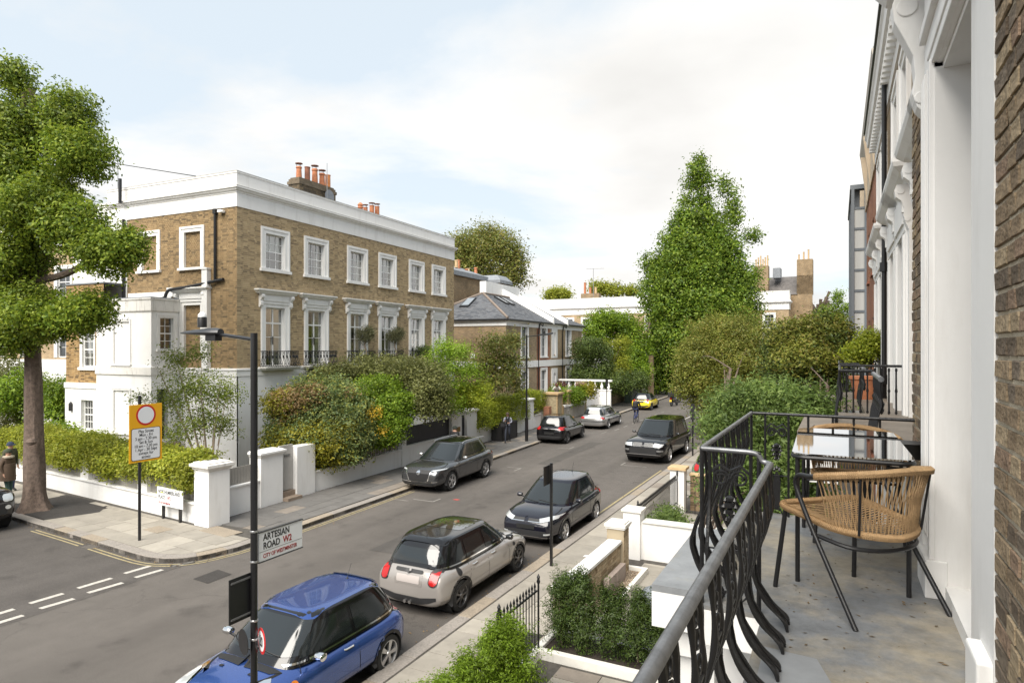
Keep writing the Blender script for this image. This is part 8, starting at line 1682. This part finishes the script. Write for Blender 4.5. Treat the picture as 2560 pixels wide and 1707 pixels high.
BP = thing('traffic_sign', 'black back of a rectangular sign plate on the near lamp column', 'sign', (-6.24, 5.08, 2.08)); MB().box(-.006,.006,0,.3,0,.52).build('plate', black_metal, BP); [MB().box(.006,.016,.02,.3,z,z+.02).build('rail', M('rail_grey', (.12,.12,.12), .5), BP) for z in (.04,.46)]
TS = thing('speed_sign', 'round 20 speed limit sign with red ring on the near lamp column', 'sign', (-6.13, 5.45, 1.78), math.atan2(-.9, -.44)+R(90)); MB().lathe([(.152,-.004),(.152,.004)], (0,0,0), 28, 'y').build('plate', M('sign_red', (.55,.02,.02), .4), TS); MB().lathe([(.118,-.0055),(.118,-.0045)], (0,0,0), 28, 'y').build('disc', signw, TS); text('20', .17, ink, TS, (0,-.0065,-.06), (R(90),0,0), .72, 'CENTER', bold=.003)
B2 = thing('speed_sign', 'dark back of a second round sign on the left of the near lamp column', 'sign', (-6.3, 5.33, 1.78), R(-20)); MB().lathe([(.15,-.004),(.15,.004)], (0,0,0), 24, 'y').build('plate', black_metal, B2)
# --- play street sign
PS = thing('play_street_sign', 'tall yellow Play Street sign with red ring on a black post at the corner', 'sign', (-16.69, 10.76, .1)); MB().tube([(0,0,0),(0,0,3.9)], .038, 12).build('post', pole_m, PS, True)
ylw = M('sign_yellow', (.80,.40,.012), .45); MB().box(.045,.06,-.32,.60,2.12,3.66).build('plate', ylw, PS, bevel=.004)
MB().lathe([(.275,.0605),(.275,.0635)], (0,.14,3.37), 36, 'x').build('red_ring', M('sign_red', (.55,.02,.02), .4), PS); MB().lathe([(.225,.064),(.225,.066)], (0,.14,3.37), 36, 'x').build('white_disc', signw, PS)
def rrx(y0, y1, z0, z1, r, x, d): return MB().prism([(x, (y0+y1)/2+a, (z0+z1)/2+b) for a, b in rrect(y1-y0, z1-z0, r)], (d,0,0))
rrx(-.265,.545,2.17,3.03,.05,.0605,.002).build('panel_border', ink, PS); rrx(-.25,.53,2.185,3.015,.045,.063,.0015).build('panel', signw, PS)
for k, t in enumerate(('Play Street','Mon - Fri','3 pm - 7.30 pm','Sat & Sun','10 am - 7.30 pm','1 Apr - 30 Sept','except for','access')): text(t, .112, ink, PS, (.0652, .14, 2.905-k*.098), RX, .88, 'CENTER', bold=.001)
# --- low street name sign
NS = thing('street_name_sign', 'low NORTHUMBERLAND PLACE W2 name plate on two black posts before the wall', 'sign', (-18.42, 12.44, 0), NW)
for x in (.22, 1.1): MB().box(x-.035,x+.035,.02,.09,.1,.95).build('post', pole_m, NS)
MB().box(0,1.32,-.012,.012,.54,1.08).build('plate', signw, NS); MB().box(.01,1.31,-.014,-.0125,.675,.68).build('rule', M('rule_red', (.3,.05,.05), .5), NS)
for t, m_, x, z, s_ in (('NORTHUMBERLAND', ink, .06, .90, .15), ('PLACE', ink, .06, .735, .15), ('W2', redink, .53, .735, .15), ('CITY OF WESTMINSTER', redink, .06, .59, .075)): text(t, s_, m_, NS, (x,-.0135,z), (R(90),0,0), .80, bold=.002)
# --- other posts and the far lamp
def post(label, x, y, h, plate=None, r=.038):
    t = thing('sign_post', label, 'post', (x,y,.1), 0, 'black parking-sign posts'); MB().tube([(0,0,0),(0,0,h)], r, 10).build('post', pole_m, t, True)
    if plate: MB().box(*plate).build('sign_plate', black_metal, t)
    return t
post('black post with small plate by the right kerb beside the blue-black hatchback', -6.06, 13.95, 2.45, (-.06,-.045,-.32,.05,1.95,2.4)); post('black post with thick top beyond the large black off-road car', -6.19, 31.2, 2.5, (-.09,.09,-.05,.05,1.75,2.5)); post('black post with dark head in front of the white balustrade', -17.0, 50.6, 2.6, (-.1,.1,-.06,.06,2.0,2.6))
FL = thing('street_lamp', 'far black street lamp by the golden hedge on the left pavement', 'street lamp', (-15.39, 32.0, .1)); MB().tube([(0,0,0),(0,0,1.3)], .09, 12).tube([(0,0,1.3),(0,0,5.9)], .05, 10).build('column', pole_m, FL, True); MB().tube([(0,0,5.8),(.9,0,5.88)], .025, 6).build('arm', pole_m, FL)
MB().prism([(.8,-.12,5.84),(1.3,-.12,5.88),(1.6,-.01,5.94),(1.6,.01,5.94),(1.3,.12,5.88),(.8,.12,5.84)], (0,0,.09)).build('lamp_head', MATS['dark_grey_casting'], FL); MB().lathe([(.06,0),(.06,.14),(.03,.2)], (1.05,0,5.95), 10).build('sensor', black_metal, FL)
# roof aerial and wire on the left terrace
AM = thing('roof_aerial', 'thin roof aerial with slack wire above the corner terrace parapet', 'aerial', (-28.2, 17.2, 11.6)); MB().tube([(0,0,0),(0,0,2.3)], .02, 5).build('mast', MATS['galvanised'], AM); MB().tube([(-.9,.0,2.0),(0,0,1.75),(4.6,.4,.75)], .018, 5).build('wire', black_metal, AM)

# --- people
skin_c = M('skin', (.45,.26,.18), .6); skin_d = M('skin_dark', (.2,.11,.07), .6)
def person(label, loc, rz, J, mats, h=1.7, bulk=1., extra=None):
    """one continuous skinned body; J joint table, mats: skin, top, legs, shoes"""
    s = h/1.7; names = list(J); idx = {n: i for i, n in enumerate(names)}
    E = [('pel','chest'),('chest','neck'),('neck','head'),('head','crown')]
    for q in 'LR': E += [('chest','sh'+q),('sh'+q,'el'+q),('el'+q,'wr'+q),('wr'+q,'pa'+q),('pel','hip'+q),('hip'+q,'kn'+q),('kn'+q,'an'+q),('an'+q,'toe'+q)]
    rad = dict(pel=.135,chest=.145,neck=.058,head=.092,crown=.07,sh=.07,el=.047,wr=.032,pa=.034,hip=.095,kn=.06,an=.042,toe=.036)
    V = [Vector(J[n])*s for n in names]; ed = [(idx[a], idx[b]) for a, b in E]; rads = []
    for n in names: k = n if n in rad else n[:-1]; rads.append(rad[k]*s*(bulk if k in ('pel','chest','sh','hip','el') else 1))
    for q in 'LR':                       # fingers and thumb
        p = Vector(J['pa'+q]); d = (p-Vector(J['wr'+q])).normalized(); o = d.orthogonal().normalized(); o2 = d.cross(o)
        for k in range(5):
            off = o*(.026*(k-1.5)) if k < 4 else o*(-.045); ln = (.06,.072,.068,.05,.035)[k]; a = p+off*.8+d*.02; b = a+d*ln*.55+o2*.008; c = b+d*ln*.35+o2*.022
            i0 = len(V); V += [a*s, b*s, c*s]; rads += [.0105*s, .009*s, .007*s]; ed += [(idx['pa'+q], i0), (i0, i0+1), (i0+1, i0+2)]
    me = bpy.data.meshes.new('b'); me.from_pydata(V, ed, []); ob = bpy.data.objects.new('b', me); col.objects.link(ob)
    sk = ob.modifiers.new('s', 'SKIN'); sk.use_smooth_shade = True; ob.modifiers.new('u', 'SUBSURF').levels = 1
    for i, sv in enumerate(me.skin_vertices[0].data): sv.radius = (rads[i], rads[i]*(.75 if i in (idx['pel'], idx['chest']) else 1)); sv.use_root = (i == idx['pel'])
    dg = bpy.context.evaluated_depsgraph_get(); m2 = bpy.data.meshes.new_from_object(ob.evaluated_get(dg)); bpy.data.objects.remove(ob)
    m2.materials.clear()
    for mm in mats: m2.materials.append(mm)
    segs = [(V[a], V[b], k) for (a, b), k in zip(ed, range(len(ed)))]
    def reg(p):
        best = min(segs, key=lambda sg: ((p-(sg[0]+(sg[1]-sg[0])*max(0, min(1, (p-sg[0]).dot(sg[1]-sg[0])/max(1e-9, (sg[1]-sg[0]).length_squared))))).length)); k = best[2]
        if k < 2: return 1 if p.z > V[idx['pel']].z-.02*s else 2
        if k < 4: return 0
        if k >= 20: return 0
        j = (k-4) % 8; return (1,1,1,0,2,2,2,3)[j]
    for pl in m2.polygons: pl.material_index = reg(pl.center); pl.use_smooth = True
    t = thing('person', label, 'person', loc, rz); m2.name = 'body'; b = put('body', m2, t)
    c = Vector(J['head'])*s; cr = Vector(J['crown'])*s; up = (cr-c).normalized(); fw = Vector((0,1,0)); fw = (fw-up*fw.dot(up)).normalized(); rt = fw.cross(up)
    f = MB(); f.lathe([(.001,0),(.014,.012),(.016,.03),(.001,.045)], (0,0,0), 6); nose = [c+fw*(.085*s)+up*(z-.03)*s+rt*x*s+fw*y*s for x, y, z in f.v]; MB().add(nose, f.f).build('nose', mats[0], t, True)
    for sg in (-1, 1): MB().lathe([(.001,-.02),(.012,0),(.001,.02)], tuple(c+rt*sg*.092*s), 6).build('ear', mats[0], t); MB().lathe([(.001,-.008),(.011,0),(.001,.008)], tuple(c+fw*.085*s+rt*sg*.032*s+up*.02*s), 6).build('eye', ink, t)
    MB().bar(c+fw*.088*s-up*.045*s-rt*.022*s, c+fw*.088*s-up*.045*s+rt*.022*s, .008, .008).build('mouth', M('lips', (.3,.11,.09), .6), t)
    return t, c, up, fw, rt, s
def cap_on(pc, mat, name='hair', r=.108, brim=None, low=-.02, back=.0):
    t, c, up, fw, rt, s = pc; m = MB(); n = 14
    for i in range(7):
        th = R(90)*(i/6); rr_ = r*s*math.cos(th)+.002; zz = r*s*1.12*math.sin(th)
        for k in range(n): a = 2*math.pi*k/n; m.v.append(c+up*(low*s+zz+.02*s)+rt*rr_*math.cos(a)+fw*(rr_*math.sin(a)-.012*s))
    for i in range(6):
        for k in range(n): l = (k+1) % n; m.f.append((i*n+k, i*n+l, (i+1)*n+l, (i+1)*n+k))
    m.build(name, mat, t, True)
    if brim: q = c+fw*.11*s+up*.03*s; MB().prism([q-rt*.07*s, q+rt*.07*s, q+rt*.05*s+fw*.08*s-up*.01, q-rt*.05*s+fw*.08*s-up*.01], up*.008).build('cap_peak', mat, t)
    if back: MB().lathe([(.001,-.12*s),(.06*s,-.08*s),(.075*s,0),(.05*s,.06*s)], tuple(c-fw*.05*s-up*.05*s), 10).build('hair_back', mat, t, True)
def stand(**k):
    J = dict(pel=(0,0,.93),chest=(0,.0,1.26),neck=(0,.01,1.45),head=(0,.03,1.57),crown=(0,.03,1.65),shL=(-.165,0,1.38),elL=(-.21,-.02,1.12),wrL=(-.2,.06,.88),paL=(-.2,.08,.81),shR=(.165,0,1.38),elR=(.21,-.02,1.12),wrR=(.2,.06,.88),paR=(.2,.08,.81),hipL=(-.085,0,.88),knL=(-.09,.02,.49),anL=(-.09,0,.09),toeL=(-.1,.15,.04),hipR=(.085,0,.88),knR=(.09,.02,.49),anR=(.09,0,.09),toeR=(.1,.15,.04)); J.update(k); return J
black_c = M('black_cloth', (.012,.012,.014), .85); lilac = M('lilac_grey_cloth', (.30,.31,.38), .9); navy_c = M('navy_leggings', (.03,.035,.05), .85); shoe = M('dark_shoes', (.015,.015,.015), .6); grey_c = M('light_grey_cloth', (.40,.39,.37), .9); hair_b = M('brown_hair', (.05,.03,.02), .7); hair_l = M('dark_hair', (.02,.015,.012), .7); parka = M('brown_parka', (.085,.055,.035), .8, var=.2, vs_=10); fur = M('pale_fur', (.42,.36,.28), .95, bump=1, bs=80); jeans = M('blue_jeans', (.03,.04,.10), .85); olive_c = M('olive_cloth', (.06,.06,.035), .9); mint = M('mint_cloth', (.30,.48,.40), .9); green_c = M('green_knit', (.04,.05,.03), .9); teal_c = M('teal_trousers', (.05,.10,.09), .9)
pc = person('person in lilac-grey top and dark leggings walking with a black holdall and phone', (-16.1, 31.1, .11), R(198), stand(anL=(-.08,-.32,.17),knL=(-.09,.02,.50),toeL=(-.08,-.24,.05),anR=(.08,.33,.09),knR=(.09,.24,.50),toeR=(.08,.48,.06),elR=(.22,.02,1.15),wrR=(.14,.2,1.2),paR=(.1,.25,1.24),elL=(-.22,.0,1.15),wrL=(-.14,.22,1.12),paL=(-.1,.28,1.13),head=(0,.05,1.56),crown=(0,.07,1.64)), (skin_c, lilac, navy_c, shoe), 1.66)
cap_on(pc, hair_b, low=.0, back=1); t = pc[0]; MB().tube([(-.09,.09,1.4),(-.02,.15,1.2),(.0,.14,.95)], [.05,.06,.04], 8).tube([(.07,.09,1.42),(.05,.14,1.25),(.04,.13,1.02)], [.05,.05,.04], 8).build('black_scarf', black_c, t, True); MB().bar((-.1,.30,1.13),(-.1,.32,1.26),.06,.012).build('phone', ink, t)
hb = thing('holdall', 'bulky black shoulder bag carried by the walking person', 'bag', (-16.33, 31.0, .88), R(198)); m = MB(); m.lathe([(.001,-.26),(.11,-.23),(.15,-.1),(.16,.05),(.13,.2),(.001,.26)], (0,0,.12), 12, 'y'); m.build('bag', black_c, hb, True); MB().tube(curve_pts([(0,-.15,.24),(.06,-.05,.5),(.08,.03,.6),(.04,.1,.45),(0,.15,.24)], 4), .015, 6).build('strap', black_c, hb)
pc = person('person in black jacket and flat cap walking behind the grey crossover', (-15.0, 23.9, .11), R(2), stand(anL=(-.09,.2,.09),knL=(-.09,.16,.5),toeL=(-.09,.35,.05),anR=(.09,-.22,.12),toeR=(.09,-.1,.05)), (skin_c, black_c, black_c, shoe), 1.76, 1.22); cap_on(pc, M('dark_green_cap', (.02,.025,.018), .9), 'cap', .115, True)
pc = person('person in light grey work clothes bending over the tall battened pier', (-17.45, 41.1, 1.25), R(205), stand(chest=(0,.22,1.2),neck=(0,.34,1.33),head=(0,.42,1.42),crown=(0,.47,1.48),shL=(-.165,.28,1.28),shR=(.165,.28,1.28),elL=(-.25,.42,1.1),wrL=(-.2,.58,1.16),paL=(-.18,.64,1.16),elR=(.25,.42,1.1),wrR=(.18,.60,1.2),paR=(.16,.66,1.2)), (skin_d, grey_c, M('pale_work_trousers', (.34,.31,.27), .9), shoe), 1.74, 1.1); cap_on(pc, M('reddish_hair', (.09,.04,.02), .8))
tag(MB().box(-17.9,-17.05,40.65,41.5,.1,1.25).build('work_trestle', wood_raw), 'low timber work platform under the person at the battened pier', 'platform')
wp = person('person in brown parka with pale fur collar and green beanie at the left edge', (-25.45, 11.75, .11), R(-75), stand(elR=(.24,-.02,1.12),elL=(-.24,-.02,1.12),knR=(.09,.06,.5),anR=(.09,.1,.09),toeR=(.09,.25,.04)), (skin_c, parka, teal_c, shoe), 1.68, 1.35); cap_on(wp, green_c, 'beanie', .112, low=.02); t = wp[0]; MB().tube([(math.cos(a)*.14, .02+math.sin(a)*.11, 1.42) for a in [k*math.pi/7 for k in range(14)]], .05, 7, closed=True).build('fur_collar', fur, t, True); MB().bar((-.07,.12,1.585),(.07,.12,1.585),.015,.035).build('sunglasses', ink, t); MB().lathe([(.235,.62),(.22,.95),(.20,1.2)], (0,0,0), 14).build('parka_skirt', parka, t, True)
wp = person('person in navy cap and olive T-shirt behind the parka at the left edge', (-26.6, 12.35, .11), R(-85), stand(), (skin_c, olive_c, jeans, shoe), 1.8, 1.15); cap_on(wp, M('navy_cap', (.02,.03,.06), .9), 'cap', .115, True)
# --- bicycle and rider
def ring(cx, cy, cz, r, t, seg=26): return [(cx, cy+r*math.cos(a), cz+r*math.sin(a)) for a in [2*math.pi*k/seg for k in range(seg)]]
BK = thing('bicycle', 'dark city bicycle being ridden away up the street', 'bicycle', (-12.75, 44.4, 0), R(4))
for y in (-.53,.53):
    w_ = MB().tube(ring(0,y,.34,.325,0), .02, 6, closed=True).build('wheel', tyre_m, BK, True); sp = MB()
    for k in range(12): a = k*math.pi/6; sp.tube([(0,y,.34),(0,y+.32*math.cos(a),.34+.32*math.sin(a))], .0025, 3)
    sp.build('spokes', alloy, w_)
MB().tube([(0,-.53,.34),(0,-.08,.30),(0,-.2,.78),(0,-.53,.34)], .014, 6).tube([(0,-.08,.30),(0,.38,.78),(0,-.17,.70)], .017, 6).tube([(0,.53,.34),(0,.40,.72),(0,.36,.98)], .015, 6).build('frame', M('blue_frame', (.03,.05,.2), .4), BK); MB().tube([(-.27,.28,1.0),(-.2,.36,1.0),(.2,.36,1.0),(.27,.28,1.0)], .012, 6).build('handlebar', black_metal, BK); MB().tube([(0,-.22,.78),(0,-.24,.9)], .012, 6).box(-.07,.07,-.36,-.1,.9,.95).build('saddle', black_metal, BK); MB().tube([(-.1,-.02,.2),(.1,-.14,.4)], .012, 6).box(-.16,-.08,-.06,.03,.185,.21).box(.08,.16,-.18,-.09,.385,.41).build('pedals', black_metal, BK)
pc = person('person in black jacket with backpack cycling away up the street', (-12.75, 44.4, 0), R(4), dict(pel=(0,-.24,1.02),chest=(0,.0,1.34),neck=(0,.12,1.5),head=(0,.19,1.60),crown=(0,.2,1.68),shL=(-.17,.05,1.44),elL=(-.24,.18,1.2),wrL=(-.25,.31,1.05),paL=(-.25,.35,1.03),shR=(.17,.05,1.44),elR=(.24,.18,1.2),wrR=(.25,.31,1.05),paR=(.25,.35,1.03),hipL=(-.085,-.2,1.0),knL=(-.11,.16,.68),anL=(-.11,-.06,.27),toeL=(-.11,.08,.22),hipR=(.085,-.2,1.0),knR=(.11,.2,.82),anR=(.11,-.16,.47),toeR=(.11,-.02,.42)), (skin_c, black_c, jeans, shoe), 1.7, 1.2); cap_on(pc, hair_l)
bpk = thing('backpack', 'black backpack on the cyclist', 'bag', (-12.75, 44.4, 0), R(4)); m = MB(); m.box(-.15,.15,-.38,-.17,1.1,1.5); m.build('pack', M('black_nylon', (.014,.014,.016), .6), bpk, bevel=.06)
# --- motorcycles
def moto(label, loc, rz, plate=True):
    t = thing('motorcycle', label, 'motorcycle', loc, rz, 'motorcycles at the end of the street')
    for y in (-.65,.65): w_ = MB().tube(ring(0,y,.3,.24,0), .06, 8, closed=True).build('wheel', tyre_m, t, True); MB().lathe([(.2,-.02),(.2,.02)], (0,y,.3), 14, 'x').build('hub', alloy_dk, w_)
    m = MB(); m.prism([(-.13,-.75,.62),(-.13,-.5,.5),(-.13,-.1,.32),(-.13,.25,.30),(-.13,.4,.55),(-.13,.5,.95),(-.13,.35,1.0),(-.13,.2,.62),(-.13,-.2,.70),(-.13,-.75,.78)], (.26,0,0)); m.build('body', gblack, t, bevel=.04)
    MB().box(-.14,.14,-.72,-.1,.72,.84).build('seat', black_c, t, bevel=.04); MB().box(-.24,.24,-1.0,-.62,.86,1.28).build('top_box', trim, t, bevel=.03); MB().tube([(-.35,.25,1.08),(-.1,.38,1.05),(.1,.38,1.05),(.35,.25,1.08)], .016, 6).build('handlebar', black_metal, t); MB().tube([(0,.42,.95),(0,.65,.3)], .04, 6).build('fork', alloy, t)
    MB().box(-.1,.1,-.86,-.80,.68,.76).build('tail_lamp', lamp_red, t)
    if plate: MB().box(-.1,.1,-.92,-.90,.42,.60).build('number_plate', M('yellow_plate', (.7,.5,.05), .5), t)
    for sg in (-1,1): MB().box(sg*.38-.05,sg*.38+.05,.2,.22,1.2,1.3).tube([(sg*.33,.26,1.08),(sg*.38,.21,1.2)], .008, 4).build('mirror', black_metal, t)
moto('black motorcycle with red tail lamp and yellow plate ahead of the yellow car', (-13.35, 58.9, 0), R(-8)); moto('second black motorcycle standing crosswise beyond the first', (-13.2, 62.8, 0), R(-70), False)
pc = person('person in mint top sitting on the further motorcycle', (-13.5, 62.7, 0), R(-70), dict(pel=(0,-.25,.95),chest=(0,-.18,1.28),neck=(0,-.14,1.46),head=(0,-.11,1.57),crown=(0,-.1,1.65),shL=(-.17,-.16,1.4),elL=(-.25,.0,1.18),wrL=(-.28,.18,1.1),paL=(-.29,.23,1.09),shR=(.17,-.16,1.4),elR=(.25,.0,1.18),wrR=(.28,.18,1.1),paR=(.29,.23,1.09),hipL=(-.1,-.2,.92),knL=(-.2,.2,.72),anL=(-.22,.1,.3),toeL=(-.22,.24,.25),hipR=(.1,-.2,.92),knR=(.2,.2,.72),anR=(.22,.1,.3),toeR=(.22,.24,.25)), (skin_d, mint, black_c, shoe), 1.72, 1.1); cap_on(pc, hair_l)
# --- small things
LD = thing('step_ladder', 'small aluminium step ladder by the repaired garden wall', 'ladder', (-16.75, 41.9, .1), R(95)); m = MB()
for x in (-.2,.2): m.tube([(x,0,0),(x*.8,.25,1.25)], .02, 5); m.tube([(x,.55,0),(x*.8,.28,1.25)], .015, 5)
m.build('rails', alloy, LD); m = MB()
for k in range(4): m.box(-.19,.19,.03+.055*k,.1+.055*k,.25+.27*k,.28+.27*k)
m.build('treads', alloy, LD)
tag(MB().lathe([(.12,0),(.15,.28),(.14,.28),(.11,.02)], (0,0,0), 12).build('bucket', M('orange_bucket', (.5,.25,.05), .6), None, True, loc=(-16.9,42.6,.1)), 'small orange bucket by the step ladder', 'bucket')
tag(MB().prism([(-5.62,14.9,.124),(-5.42,14.95,.124),(-5.4,15.05,.128),(-5.6,15.02,.126)], (0,0,.004)).build('litter', signw), 'scrap of white paper on the right pavement', 'litter')
